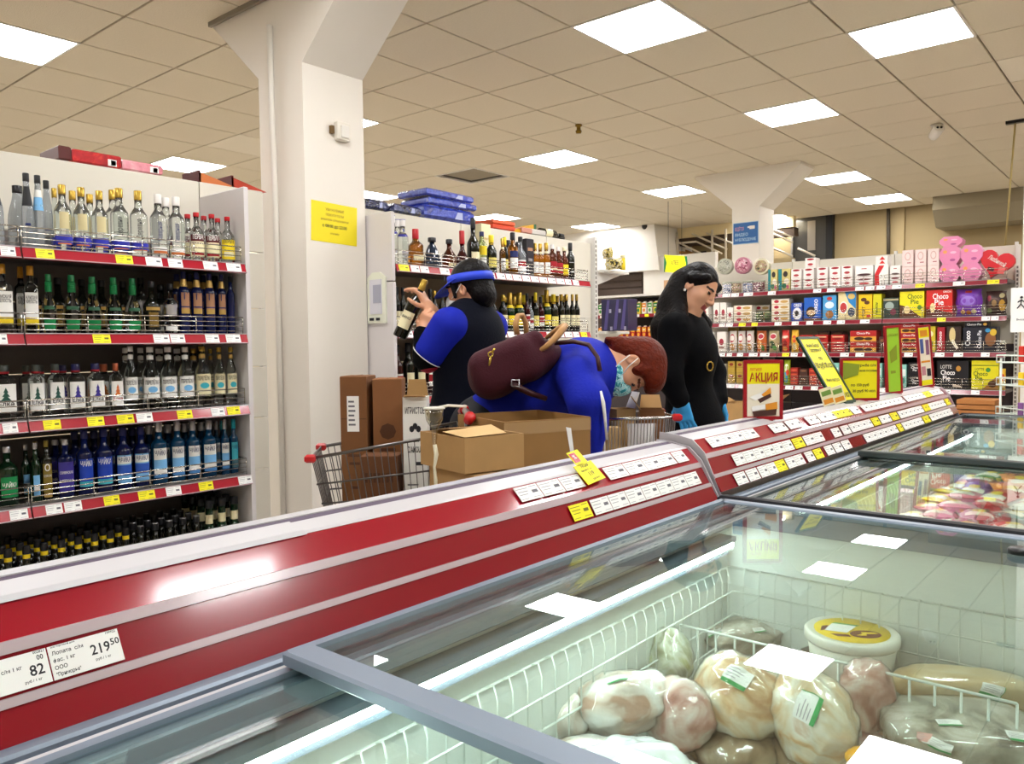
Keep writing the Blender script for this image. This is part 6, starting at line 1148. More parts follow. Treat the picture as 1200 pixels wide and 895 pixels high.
# ================================================================== PEOPLE (signed distance bodies, skinned to one surface each)
def smin(a, b, k):
    if k <= 0: return np.minimum(a, b)
    h = np.maximum(k-np.abs(a-b), 0)/k
    return np.minimum(a, b)-h*h*k*.25
class SDF:
    def __init__(s, cell=.005): s.p = []; s.cell = cell
    def cap(s, a, b, ra, rb=None, k=.03, sub=False): s.p.append(('c', np.array(a, float), np.array(b, float), ra, ra if rb is None else rb, k, sub)); return s
    def chain(s, pts, rs, k=.03):
        for i in range(len(pts)-1): s.cap(pts[i], pts[i+1], rs[i], rs[i+1], k)
        return s
    def ell(s, c, r, R=None, k=.03, sub=False):
        s.p.append(('e', np.array(c, float), np.array(r, float), np.eye(3) if R is None else np.array(R, float), None, k, sub)); return s
    def box(s, c, r, R=None, rnd=.02, k=.02, sub=False):
        s.p.append(('b', np.array(c, float), np.array(r, float), np.eye(3) if R is None else np.array(R, float), rnd, k, sub)); return s
    def mesh(s, zmin=None):
        lo = np.full(3, 1e9); hi = np.full(3, -1e9); bb = []
        for q in s.p:
            if q[0] == 'c': r = max(q[3], q[4]); l, h = np.minimum(q[1], q[2])-r, np.maximum(q[1], q[2])+r
            else: r = np.linalg.norm(q[2]) if q[0] == 'b' else max(q[2]); l, h = q[1]-r, q[1]+r
            bb.append((l-q[5]-.012, h+q[5]+.012))
            if not q[6]: lo = np.minimum(lo, l); hi = np.maximum(hi, h)
        lo -= .03; hi += .03; c = s.cell; n = np.ceil((hi-lo)/c).astype(int)+1
        F = np.full(n, .2, np.float32); ax = [lo[i]+c*np.arange(n[i]) for i in range(3)]
        for q, (l, h) in zip(s.p, bb):
            i0 = np.clip(np.floor((l-lo)/c).astype(int), 0, n-1); i1 = np.clip(np.ceil((h-lo)/c).astype(int)+1, 1, n)
            if np.any(i1 <= i0): continue
            X, Y, Z = np.meshgrid(*[ax[i][i0[i]:i1[i]] for i in range(3)], indexing='ij', sparse=True)
            if q[0] == 'c':
                a, b, ra, rb = q[1:5]; d = b-a; L = max(d @ d, 1e-9)
                t = np.clip(((X-a[0])*d[0]+(Y-a[1])*d[1]+(Z-a[2])*d[2])/L, 0, 1)
                D = np.sqrt((X-a[0]-t*d[0])**2+(Y-a[1]-t*d[1])**2+(Z-a[2]-t*d[2])**2)-(ra+(rb-ra)*t)
            else:
                R = q[3]; P = [(X-q[1][0])*R[0][i]+(Y-q[1][1])*R[1][i]+(Z-q[1][2])*R[2][i] for i in range(3)]   # columns of R are the local axes
                if q[0] == 'e':
                    r = q[2]; k0 = np.sqrt(sum((P[i]/r[i])**2 for i in range(3))); k1 = np.sqrt(sum((P[i]/r[i]**2)**2 for i in range(3)))
                    D = k0*(k0-1)/np.maximum(k1, 1e-6)
                else:
                    r = q[2]-q[4]; A = [np.abs(P[i])-r[i] for i in range(3)]
                    D = np.sqrt(sum(np.maximum(v, 0)**2 for v in A))+np.minimum(np.maximum(np.maximum(A[0], A[1]), A[2]), 0)-q[4]
            S = tuple(slice(i0[i], i1[i]) for i in range(3))
            F[S] = -smin(-F[S], D, q[5]) if q[6] else smin(F[S], D, q[5])
        if zmin is not None: F[:, :, ax[2] < zmin] = .2
        ins = F < 0
        cnt = sum(ins[i:n[0]-1+i, j:n[1]-1+j, k:n[2]-1+k].astype(np.int8) for i in (0, 1) for j in (0, 1) for k in (0, 1))
        act = (cnt > 0) & (cnt < 8); idx = -np.ones(act.shape, np.int64); I = np.argwhere(act); idx[act] = np.arange(len(I))
        acc = np.zeros((len(I), 3)); num = np.zeros(len(I))
        cor = [(i, j, k) for i in (0, 1) for j in (0, 1) for k in (0, 1)]
        val = {o: F[I[:, 0]+o[0], I[:, 1]+o[1], I[:, 2]+o[2]] for o in cor}
        for o in cor:
            for d in range(3):
                if o[d]: continue
                o2 = list(o); o2[d] = 1; o2 = tuple(o2); a, b = val[o], val[o2]; m = (a < 0) != (b < 0)
                t = a[m]/(a[m]-b[m]); p = np.tile(np.array(o, float), (m.sum(), 1)); p[:, d] = t
                acc[m] += p; num[m] += 1
        V = lo+c*(I+acc/num[:, None]); Q = []
        for d in range(3):
            e1, e2 = (d+1) % 3, (d+2) % 3
            s0 = [slice(None)]*3; s1 = [slice(None)]*3; s0[d] = slice(0, n[d]-1); s1[d] = slice(1, n[d])
            A = ins[tuple(s0)]; B_ = ins[tuple(s1)]; W = np.argwhere(A != B_); W = W[(W[:, e1] > 0) & (W[:, e2] > 0) & (W[:, e1] < n[e1]-1) & (W[:, e2] < n[e2]-1)]
            fl = A[tuple(W.T)]
            def g(x, y):
                q = W.copy(); q[:, e1] -= x; q[:, e2] -= y; return idx[tuple(q.T)]
            q = np.stack([g(1, 1), g(0, 1), g(0, 0), g(1, 0)], 1); q[~fl] = q[~fl][:, ::-1]; Q.append(q)
        return V, np.concatenate(Q)
def sdf_obj(name, S, mats, parent, pick=None, base=(0, 0, 0), zmin=None):
    V, Q = S.mesh(zmin); me = bpy.data.meshes.new(name); base = np.array(base)
    me.vertices.add(len(V)); me.vertices.foreach_set('co', (V-base).astype(np.float32).ravel())
    me.loops.add(Q.size); me.loops.foreach_set('vertex_index', Q.astype(np.int32).ravel())
    me.polygons.add(len(Q)); me.polygons.foreach_set('loop_start', np.arange(0, Q.size, 4, dtype=np.int32))
    for m in mats: me.materials.append(m)
    if pick is not None:
        C = V[Q].mean(1); me.polygons.foreach_set('material_index', pick(C).astype(np.int32))
    me.polygons.foreach_set('use_smooth', np.ones(len(Q), bool)); me.update(calc_edges=True); me.validate()
    return obj(name, me, parent)
SKIN = mat('skin', '#cf9a7a', .5, sss=.08); SKIN2 = mat('skin_warm', '#d39a78', .5, sss=.08); LIP = mat('lips', '#8c3a38', .4); BROW = mat('eyebrow', '#241814', .7); EYED = mat('eye_dark', '#1c1412', .2)
BLK = mat('coat_black', '#060609', .85, noise=.2, nscale=40, bump=.2, bscale=120, spec=.12); NAVYV = mat('vest_navy', '#080b18', .8, bump=.2, bscale=90, spec=.15); BLUES = mat('shirt_blue', '#1826a8', .75, bump=.15, bscale=80, spec=.2); BLKS = mat('sleeve_black', '#060608', .85, spec=.12)
HAIRB = mat('hair_black', '#0b0708', .5, noise=.3, nscale=60, bump=.6, bscale=60, spec=.18); HAIRR = mat('hair_auburn', '#5e1b05', .55, noise=.5, nscale=60, bump=.6, bscale=70, spec=.2); MASKW = mat('mask_white', '#d5d8dc', .7)
TROU = mat('trousers_dark', '#15161c', .8); SHOE = mat('shoe_black', '#111113', .4); GLOVE = mat('glove_blue', '#3aa0e0', .45, sss=0); VIS = mat('visor_blue', '#1d3fd0', .55); REDC = mat('polo_red', '#b01a34', .6)
def axes(F, U):
    F = np.array(F, float); F /= np.linalg.norm(F); U = np.array(U, float); U -= F*(U @ F); U /= np.linalg.norm(U)
    return np.stack([np.cross(F, U), F, U], 1)         # columns: right, forward, up
Rp = np.array([math.cos(VA), math.sin(VA), 0]); Ap = np.array([-math.sin(VA), math.cos(VA), 0]); Zp = np.array([0, 0, 1.])   # picture right, away, up
def dirw(x, y, z): return Rp*x+Ap*y+Zp*z
def J(px, py, d): return np.array(at(px, py, d))
def add_head(S, c, A, female=True, k=1.0):
    P = lambda x, y, z: c+A @ (np.array([x, y, z])*k); e = lambda p, r, kk=.02, sub=False: S.ell(P(*p), np.array(r)*k, A, kk, sub)
    e((0, -.012, .03), (.073, .092, .083), .01); e((0, .022, -.03), (.060, .068, .082), .03); e((0, .042, -.078), (.040, .044, .034), .03); e((0, .068, -.097), (.017, .018, .016), .02)
    for s in (-1, 1):
        e((s*.036, .058, -.028), (.026, .026, .024), .025); e((s*.074, -.008, -.008), (.009, .019, .032), .008); e((s*.080, -.003, -.004), (.005, .010, .018), .006, True)
        e((s*.030, .098, .006), (.017, .014, .011), .012, True); e((s*.030, .076, .006), (.0135, .0135, .011), .004)
        e((s*.030, .086, .026), (.020, .009, .006), .012); e((s*.011, .098, -.031), (.009, .010, .008), .008)
    S.cap(P(0, .090, .012), P(0, .110, -.024), .007*k, .011*k, .012); e((0, .106, -.028), (.010, .009, .009), .008)
    e((0, .090, -.054), (.021, .010, .006), .006); e((0, .088, -.065), (.017, .010, .0065), .006); S.cap(P(-.020, .099, -.0595), P(.020, .099, -.0595), .0015, .0015, .003, True)
def head_pick(C, c, A, k=1.0):
    L = (C-c) @ A/k; x, y, z = np.abs(L[:, 0]), L[:, 1], L[:, 2]
    return L, (y > .07) & (x < .021) & (z < -.047) & (z > -.073), (y > .06) & (x > .012) & (x < .05) & (z > .021+.1*(x-.03)**2) & (z < .031), (y > .06) & (x > .019) & (x < .041) & (np.abs(z-.005) < .0065)
def add_hand(S, w, D, N, curls, thumb, k=1.0, spread=.12):
    """wrist w, pointing D, palm facing N; thumb = +1/-1 side along N x D; curls per finger in radians"""
    D = np.array(D, float)/np.linalg.norm(D); N = np.array(N, float); N -= D*(N @ D); N /= np.linalg.norm(N); T = np.cross(N, D)*thumb; end = []
    P = lambda a, b, c: w+(D*a+T*b+N*c)*k
    S.box(P(.045, 0, 0), np.array([.045, .038, .013])*k, np.stack([D, T, N], 1), .012*k, .015)
    S.cap(P(-.03, 0, 0), P(.02, 0, 0), .025*k, .024*k, .02)
    for i, (ln, off) in enumerate(((.072, .028), (.080, .010), (.074, -.009), (.058, -.027))):
        p = P(.085, off, 0); a = 0.1; dv = D*math.cos(spread*(1.5-i)*.5)+T*math.sin(spread*(1.5-i)*.5)
        for s, (fr_, r) in enumerate(((.45, .0092), (.32, .0084), (.23, .0074))):
            a += curls[i]*(.8, 1.0, .7)[s]; q = p+(dv*math.cos(a)+N*math.sin(a))*ln*fr_*k; S.cap(p, q, r*k, r*.92*k, .004); p = q
        end.append(p)
    p = P(.018, .032, .006); t1 = p+(D*.6+T*.65+N*.45)*.036*k; t2 = t1+(D*.85+T*.15+N*.5)*.030*k; t3 = t2+(D*.9-T*.1+N*.45)*.022*k
    S.cap(p, t1, .0125*k, .011*k, .012); S.cap(t1, t2, .0105*k, .0095*k, .004); S.cap(t2, t3, .0092*k, .008*k, .004)
    return end
def legs(S, hipc, side, z_hip, stance=.10, fwd=None, knee=.03, r=(.085, .055, .040)):
    fwd = np.array(fwd); pts = []
    for s in (-1, 1):
        h = np.array([hipc[0], hipc[1], z_hip])+side*s*stance*.9; kn = np.array([hipc[0], hipc[1], z_hip*.53])+side*s*stance+fwd*knee; an = np.array([hipc[0], hipc[1], .09])+side*s*stance-fwd*.02
        S.chain([h, kn, an], [r[0], r[1], r[2]], .04); S.cap(an, an+fwd*.13-Zp*.055, .035, .028, .02); pts.append((h, kn, an))
    return pts
def shoes(parent, pts, fwd, m=SHOE):
    fwd = np.array(fwd)
    for h, kn, an in pts:
        S = SDF(.006); S.cap(an-fwd*.035-Zp*.045, an+fwd*.15-Zp*.052, .042, .036, .02).cap(an, an-Zp*.04, .05, .05, .02); sdf_obj('shoe', S, [m], parent, zmin=.004)
# ---------------------------------------------------------------- woman in black
d0 = 4.0
f = dirw(.86, -.50, 0); sd = dirw(-.50, -.86, 0)        # facing, her right-hand side
base = J(808, 500, d0); 
w1 = empty('person', (0, 0, 0)); tag(w1, 'dark haired woman in a black belted coat and blue gloves looking down to her left', 'person')
hc = J(817, 339, d0-.02); A = axes(dirw(.62, -.62, -.48), dirw(.55, -.0, .84))
S = SDF(.0045); add_head(S, hc, A, k=1.03)
nb = J(803, 380, d0); S.cap(hc+A @ np.array([0, -.025, -.05]), nb, .052, .058, .03)
chest, waist, hip = J(803, 402, d0), J(806, 440, d0), J(812, 492, d0)
RT = np.stack([sd, f, Zp], 1)
S.ell(chest, (.165, .10, .16), RT, .05).ell(waist, (.125, .09, .15), RT, .06).ell(hip, (.16, .115, .16), RT, .06)
lp = legs(S, hip, sd, hip[2]-.06, .085, f)
shR = chest+sd*.165+Zp*.075; elR = J(783, 440, d0-.20); wrR = J(796, 470, d0-.22)
shL = chest-sd*.165+Zp*.075; elL = J(835, 436, d0+.17); wrL = J(842, 470, d0+.06)
S.chain([shR, elR, wrR], [.05, .042, .030], .03); S.chain([shL, elL, wrL], [.05, .042, .030], .03)
add_hand(S, wrR+dirw(.03, 0, -.03)*.3, dirw(.26, -.05, -.96), dirw(.45, .85, .1), [.18, .22, .26, .3], 1); add_hand(S, wrL, dirw(.2, -.2, -.95), dirw(-.8, -.4, .2), [.3, .35, .4, .4], -1)
def pk(C):
    L, lip, brow, eye = head_pick(C, hc, A, 1.03); m = np.zeros(len(C), int); hd = np.linalg.norm(C-hc, axis=1) < .16
    m[hd & lip] = 1; m[hd & brow] = 2; m[hd & eye] = 3
    for w_ in (wrR, wrL): m[(np.linalg.norm(C-w_, axis=1) < .23) & (C[:, 2] < w_[2]+.035)] = 4
    return m
sdf_obj('body', S, [SKIN, LIP, BROW, EYED, GLOVE], w1, pk)
S = SDF(.006)                                           # coat
S.ell(chest-Zp*.02, (.195, .13, .19), RT, .05).ell(chest+f*.06-Zp*.05, (.15, .09, .10), RT, .06).ell(waist, (.145, .115, .17), RT, .06).ell(hip-Zp*.04, (.19, .15, .22), RT, .07).cap(hip-Zp*.15, hip-Zp*.48+f*.02, .17, .20, .08)
S.cap(shR-Zp*.01, shL-Zp*.01, .065, .065, .05).chain([shR, elR, wrR+Zp*.012], [.072, .062, .048], .04).chain([shL, elL, wrL+Zp*.012], [.072, .062, .048], .04)
S.cap(nb-Zp*.03, nb+Zp*.025-f*.01, .075, .062, .03).cap(nb+Zp*.05+f*.02, hc+A @ np.array([0, .02, -.07]), .052, .06, .02, True)
sdf_obj('coat', S, [BLK], w1)
wz = J(806, 430, d0); S = SDF(.005); S.ell(wz, (.152, .124, .022), RT, .0); o = sdf_obj('belt', S, [mat('belt_black', '#08080a', .4)], w1)
bk = J(832, 429, d0-.13); b = MB(); b.M = frame(tuple(bk), tuple(dirw(.8, .6, 0)), (0, 0, 1), tuple(dirw(.6, -.8, 0)))
b.tube([(.022*math.cos(2*PI*k/14), .022*math.sin(2*PI*k/14), .0) for k in range(14)], .004, GOLD, 6, closed=True); obj('buckle', b, o)
S = SDF(.005); H = lambda x, y, z: hc+A @ (np.array([x, y, z])*1.03)      # hair
S.ell(H(0, -.022, .040), (.090, .098, .094), A, .02).ell(H(0, -.06, -.03), (.085, .06, .10), A, .03)
S.ell(H(0, .098, -.035), (.062, .06, .105), A, .012, True).ell(H(.05, .06, -.06), (.035, .05, .07), A, .012, True).ell(H(-.045, .075, -.05), (.03, .05, .07), A, .012, True)
S.chain([H(-.066, .050, .065), H(-.080, .030, .01), H(-.078, .0, -.06), J(826, 380, d0+.10), J(824, 396, d0+.06)], [.022, .020, .026, .030, .026], .03)
S.chain([H(.070, .05, .06), H(.082, -.02, .02)], [.018, .02], .02)
S.chain([H(0, -.085, -.01), J(790, 358, d0+.02), J(781, 385, d0-.02), J(776, 412, d0-.02)], [.07, .075, .072, .045], .04).chain([H(.03, -.06, -.06), J(795, 375, d0-.10), J(786, 405, d0-.15)], [.05, .045, .028], .03)
sdf_obj('hair', S, [HAIRB], w1)
obj('earring', MB().lathe([(0, -.008), (.006, -.004), (.006, .004), (0, .008)], PAPER, 8), w1, tuple(H(.086, -.004, -.045)))
shoes(w1, lp, f)
# ---------------------------------------------------------------- stooping shopper in blue
d1 = 3.15
w2 = empty('person', (0, 0, 0)); tag(w2, 'red haired woman in a blue top and patterned mask stooping over the kraft boxes', 'person')
hc2 = J(742, 428, d1-.0); U2 = dirw(.985, -.10, -.10); F2 = dirw(-.12, -.22, -.97); A2 = axes(F2, U2)
S = SDF(.0045); add_head(S, hc2, A2, k=1.0)
f2d = dirw(.98, -.2, 0); s2 = dirw(-.2, -.98, 0)
nb2 = J(700, 430, d1+.02); sh_c = J(683, 437, d1+.05); mid = J(630, 455, d1+.10); hp = J(572, 505, d1+.17)
S.cap(hc2+A2 @ np.array([0, -.03, -.06]), nb2, .050, .058, .03)
S.ell(sh_c, (.12, .17, .10), np.stack([Rp, Ap, Zp], 1), .05).cap(sh_c, mid, .115, .11, .06).cap(mid, hp, .11, .135, .06)
lp2 = legs(S, hp, s2, hp[2]-.02, .10, f2d, .05, (.10, .06, .042))
shR2 = sh_c+s2*.165-Zp*.01; elR2 = J(688, 497, d1-.16); wrR2 = J(697, 545, d1-.2)
shL2 = sh_c-s2*.165-Zp*.02; elL2 = J(682, 485, d1+.27); wrL2 = J(680, 540, d1+.25)
S.chain([shR2, elR2, wrR2], [.055, .045, .030], .03).chain([shL2, elL2, wrL2], [.055, .045, .030], .03)
add_hand(S, wrR2, dirw(-.02, -.08, -1), dirw(.7, .5, .1), [.4, .45, .5, .5], 1); add_hand(S, wrL2, dirw(.0, -.0, -1), dirw(.5, -.5, .2), [.5, .5, .5, .5], -1)
def pk2(C):
    L, lip, brow, eye = head_pick(C, hc2, A2); m = np.zeros(len(C), int); hd = np.linalg.norm(C-hc2, axis=1) < .16
    m[hd & brow] = 1; m[hd & eye] = 2; return m
sdf_obj('body', S, [SKIN2, mat('brow_auburn', '#5a2a18', .7), EYED], w2, pk2)
S = SDF(.006); RP = np.stack([Rp, Ap, Zp], 1)           # blue top
S.ell(sh_c, (.145, .20, .125), RP, .05).cap(sh_c-Zp*.005, mid-Zp*.01, .138, .135, .06).cap(mid, hp, .135, .155, .06).cap(nb2-Rp*.045, nb2-Rp*.014, .085, .062, .03)
S.chain([shR2, J(690, 470, d1-.19), J(692, 500, d1-.18), J(694, 524, d1-.19)], [.085, .074, .058, .040], .04).chain([shL2, elL2, wrL2], [.08, .065, .048], .04)
S.cap(hc2+A2 @ np.array([0, .03, -.04]), nb2+Rp*.075+Zp*.0, .055, .052, .015, True)
sdf_obj('blue_top', S, [BLUES], w2)
b = MB().tube([tuple(J(704, 458, d1-.26)), tuple(J(707, 472, d1-.27)), tuple(J(709, 490, d1-.26)), tuple(J(711, 515, d1-.25))], [.004, .007, .006, .004], LW, 6); obj('lanyard', b, w2)
S = SDF(.0045); H2 = lambda x, y, z: hc2+A2 @ np.array([x, y, z])
S.ell(H2(0, -.012, .040), (.088, .106, .092), A2, .02).ell(H2(0, -.062, -.03), (.074, .050, .080), A2, .03).ell(H2(0, .05, .078), (.072, .058, .05), A2, .03)
S.box(H2(0, .135, -.075), (.14, .082, .125), A2, .03, .015, True)
for s in (-1, 1): S.ell(H2(s*.090, .004, -.030), (.034, .036, .056), A2, .012, True).cap(H2(s*.074, .030, .035), H2(s*.074, .030, .01), .012, .006, .02)
for k in range(9): S.cap(H2(-.048+.012*k, -.080, -.06), H2(-.052+.013*k, -.084-.005*(k % 2), -.112), .014, .005, .02)
sdf_obj('hair', S, [HAIRR], w2)
MP = ramp_mat('mask_print', [(.38, '#1a8a9a'), (.47, '#7fd8dc'), (.55, '#d5f2f0'), (.62, '#2fa8b4'), (.7, '#14343c')], 42, .6, coat=0, bump=.1, detail=2)
S = SDF(.0045); S.ell(H2(0, .050, -.062), (.068, .072, .064), A2, .02).ell(H2(0, .10, -.045), (.034, .026, .046), A2, .02).ell(H2(0, .040, -.066), (.054, .056, .06), A2, .006, True).cap(H2(0, -.105, -.10), H2(0, -.045, -.07), .075, .066, .01, True)
sdf_obj('mask', S, [MP], w2)
b = MB()
for s in (-1, 1): b.tube([tuple(H2(s*.062, .06, -.045)), tuple(H2(s*.077, .02, -.02)), tuple(H2(s*.083, -.012, .012))], .0022, LW, 5).tube([tuple(H2(s*.060, .05, -.09)), tuple(H2(s*.076, .01, -.055)), tuple(H2(s*.082, -.022, -.02))], .0022, LW, 5)
obj('ear_loop', b, w2)
S = SDF(.007); S.ell(hp, (.165, .18, .16), RP, .05)
for h, kn, an in lp2: S.chain([h, kn, an+Zp*.03], [.125, .085, .07], .04)
sdf_obj('trousers', S, [TROU], w2); shoes(w2, lp2, f2d)
# backpack on her back
BURG = mat('burgundy_cloth', '#3d0719', .85, noise=.15, nscale=50, bump=.25, bscale=140); TAN = mat('tan_leather', '#b98a55', .5); DKL = mat('dark_leather', '#3a1417', .45)
e = empty('backpack', (0, 0, 0)); tag(e, 'burgundy cloth backpack with tan handles on the back of the stooping shopper', 'backpack')
ax_ = (J(650, 398, d1)-J(556, 436, d1)); ax_ /= np.linalg.norm(ax_); R_ = np.stack([ax_, Ap, np.cross(ax_, Ap)], 1); bc = J(602, 424, d1-.03)
S = SDF(.006); S.box(bc-ax_*.035, (.13, .15, .088), R_, .05, .03).ell(bc+ax_*.07-R_[:, 2]*.02, (.12, .13, .07), R_, .04).ell(bc-ax_*.09-R_[:, 2]*.02, (.10, .14, .085), R_, .05).box(bc+R_[:, 2]*.045+ax_*.03, (.11, .11, .04), R_, .035, .02)
S.ell(sh_c, (.15, .205, .13), RP, .01, True).cap(sh_c-Zp*.005, mid-Zp*.01, .143, .14, .01, True).cap(mid, hp, .14, .16, .01, True)
sdf_obj('bag_body', S, [BURG], e)
hd = lambda *p: [tuple(J(*q)) for q in p]
obj('handle', MB().tube(hd((606, 392, d1-.02), (604, 379, d1-.02), (607, 370, d1), (612, 369, d1+.03), (616, 378, d1+.04), (617, 392, d1+.04)), .011, TAN, 6), e)
obj('handle', MB().tube(hd((630, 413, d1-.14), (645, 402, d1-.15), (655, 391, d1-.13), (662, 382, d1-.1), (656, 384, d1-.05), (640, 396, d1-.02)), [.008, .012, .014, .014, .012, .008], TAN, 6), e)
obj('shoulder_strap', MB().tube(hd((650, 402, d1-.12), (672, 400, d1-.14), (690, 404, d1-.175), (700, 418, d1-.21), (703, 434, d1-.235)), .009, DKL, 6), e)
obj('shoulder_strap', MB().tube(hd((598, 448, d1-.16), (604, 452, d1-.18), (620, 460, d1-.17), (640, 467, d1-.14)), [.010, .012, .012, .010], DKL, 6), e)
b = MB(); b.M = frame(tuple(J(575, 419, d1-.196)), tuple(Rp), tuple(Zp), tuple(-Ap)); b.tube([(.009*math.cos(2*PI*k/10), .012+.009*math.sin(2*PI*k/10), 0) for k in range(10)], .0028, GOLD, 5, closed=True).tube([(0, .003, 0), (-.003, -.014, .0), (-.006, -.03, 0)], [.004, .005, .003], GOLD, 6).tube([(.006, .02, 0), (.016, .034, 0)], .004, GOLD, 6); obj('clasp', b, e)
b = MB(); b.M = frame(tuple(J(604, 449, d1-.19)), tuple(Rp), tuple(Zp), tuple(-Ap)); b.tube([(-.014, -.012, 0), (.014, -.012, 0), (.014, .012, 0), (-.014, .012, 0)], .003, SILV, 5, closed=True); obj('strap_buckle', b, e)
# ---------------------------------------------------------------- shop worker with a visor
d2 = 3.75
w3 = empty('person', (0, 0, 0)); tag(w3, 'shop worker in a navy vest, blue visor and white mask holding up a bottle', 'person')
f3 = dirw(-.86, .50, 0); s3 = dirw(.50, .86, 0)          # facing, right-hand side (left arm is nearer)
hc3 = J(549, 338, d2); A3 = axes(dirw(-.86, .42, -.22), dirw(-.10, .05, .99))
S = SDF(.0045); add_head(S, hc3, A3, k=1.02)
nb3 = J(556, 370, d2); ch3 = J(552, 398, d2); wa3 = J(548, 440, d2); hp3 = J(545, 490, d2); RT3 = np.stack([s3, f3, Zp], 1)
S.cap(hc3+A3 @ np.array([0, -.03, -.05]), nb3, .055, .062, .03).ell(ch3, (.17, .11, .16), RT3, .05).ell(wa3, (.15, .11, .17), RT3, .06).ell(hp3, (.16, .12, .14), RT3, .06)
lp3 = legs(S, hp3, s3, hp3[2]-.08, .095, f3, .02, (.09, .06, .042))
shl = ch3-s3*.175+Zp*.06; ell_ = J(501, 418, d2-.12); wrl = J(496, 389, d2-.10)
shr = ch3+s3*.175+Zp*.06; elr = J(526, 400, d2+.26); wrr = J(506, 366, d2+.0)
S.chain([shl, ell_, wrl], [.055, .046, .031], .03).chain([shr, elr, wrr], [.055, .046, .031], .03)
# bottle held up and the two hands around it
bt, bb_ = J(498.5, 328, d2-.05), J(480, 369, d2-.05); bd = (bt-bb_)/np.linalg.norm(bt-bb_)
gp = bb_+(bt-bb_)*.63
S_left = wrl+dirw(.02, 0, .02); add_hand(S, wrl, dirw(.30, -.05, .92), dirw(.35, .9, -.05), [1.0, 1.05, 1.1, 1.1], -1, .95)
add_hand(S, J(503, 362, d2-.035), dirw(-.45, -.05, .88), dirw(-.85, .25, -.42), [.50, .55, .60, .65], -1, .98)
S.cap(J(503, 362, d2-.035), wrr, .028, .030, .02)
def pk3(C):
    L, lip, brow, eye = head_pick(C, hc3, A3, 1.02); m = np.zeros(len(C), int); hd_ = np.linalg.norm(C-hc3, axis=1) < .16
    m[hd_ & brow] = 1; m[hd_ & eye] = 2; return m
sdf_obj('body', S, [SKIN2, BROW, EYED], w3, pk3)
S = SDF(.006); S.ell(ch3, (.20, .145, .20), RT3, .05).ell(wa3, (.185, .15, .21), RT3, .06).ell(hp3, (.195, .16, .19), RT3, .06).cap(shl+s3*.03, shr-s3*.03, .07, .07, .04).cap(nb3-Zp*.02, nb3+Zp*.035, .085, .074, .03).cap(nb3+Zp*.03, nb3+Zp*.12, .056, .06, .01, True)
sdf_obj('vest', S, [NAVYV], w3)
el_cut = shl+(ell_-shl)*.80
S = SDF(.005); S.chain([shl, el_cut], [.088, .078], .03); sdf_obj('polo_sleeve', S, [BLUES], w3)
S = SDF(.005); S.chain([shr, shr+(elr-shr)*.7], [.085, .074], .03); sdf_obj('polo_sleeve', S, [BLUES], w3)
ad = (ell_-shl)/np.linalg.norm(ell_-shl); S = SDF(.004); S.chain([el_cut+ad*.020-Zp*.012, el_cut+ad*.030-Zp*.022], [.066, .056], .01); sdf_obj('sleeve_lining', S, [REDC], w3)
u_ = np.cross(ad, dirw(0, -1, 0)); u_ /= np.linalg.norm(u_); v_ = np.cross(ad, u_); cc = el_cut+ad*.045
obj('sleeve_piping', MB().tube([tuple(cc-ad*.012+(u_*math.cos(2*PI*k/24)+v_*math.sin(2*PI*k/24))*.0775) for k in range(24)], .0022, LW, 5, closed=True), w3)
S = SDF(.005); S.chain([el_cut, ell_, wrl+(wrl-ell_)*.0-Zp*.012], [.060, .062, .046], .03); sdf_obj('under_sleeve', S, [BLKS], w3)
S = SDF(.005); S.chain([shr+(elr-shr)*.6, elr, wrr+(elr-wrr)*.08], [.06, .056, .042], .03); sdf_obj('under_sleeve', S, [BLKS], w3)
S = SDF(.005); H3 = lambda x, y, z: hc3+A3 @ (np.array([x, y, z])*1.02)
S.ell(H3(0, -.025, .040), (.090, .102, .092), A3, .02).ell(H3(0, -.070, -.045), (.078, .055, .070), A3, .03).ell(H3(0, .100, -.02), (.066, .062, .10), A3, .012, True)
for s in (-1, 1): S.ell(H3(s*.088, .004, -.022), (.022, .026, .042), A3, .01, True).cap(H3(s*.07, .038, .03), H3(s*.074, .036, -.035), .014, .008, .012)
sdf_obj('hair', S, [HAIRB], w3)
b = MB(); N = 28                                         # visor: band and peak
for z0, z1, r_ in ((.022, .060, 1.0),):
    V = []
    for k in range(N):
        t = 2*PI*k/N; V += [tuple(H3(.096*math.cos(t), -.020+.112*math.sin(t), z0+.012*math.sin(t))), tuple(H3(.093*math.cos(t), -.020+.108*math.sin(t), z1+.012*math.sin(t)))]
    b.add(V, [(2*k, 2*((k+1) % N), 2*((k+1) % N)+1, 2*k+1) for k in range(N)], VIS, True)
V = []; n_ = 14
for i in range(5):
    for k in range(n_+1):
        t = PI*(.06+.88*k/n_); g = i/4; rr = .112+.085*g*math.sin(t)**.7; V.append(tuple(H3(.097*math.cos(t)*(1+.05*g), -.020+rr*math.sin(t)+.0, .036-.030*g*math.sin(t)+.008*math.cos(2*t)*g)))
b.add(V, [(i*(n_+1)+k, i*(n_+1)+k+1, (i+1)*(n_+1)+k+1, (i+1)*(n_+1)+k) for i in range(4) for k in range(n_)], VIS, True)
vo = obj('visor', b, w3); sm_ = vo.modifiers.new('solid', 'SOLIDIFY'); sm_.thickness = .004
b = MB(); b.M = frame(tuple(H3(-.062, .076, .062)), tuple(A3[:, 1]*.6+A3[:, 0]*.8), tuple(A3[:, 2]), tuple(-A3[:, 0]*.6+A3[:, 1]*.8)); b.box((0, 0, 0), (.03, .018, .003), INK); obj('visor_badge', b, vo)
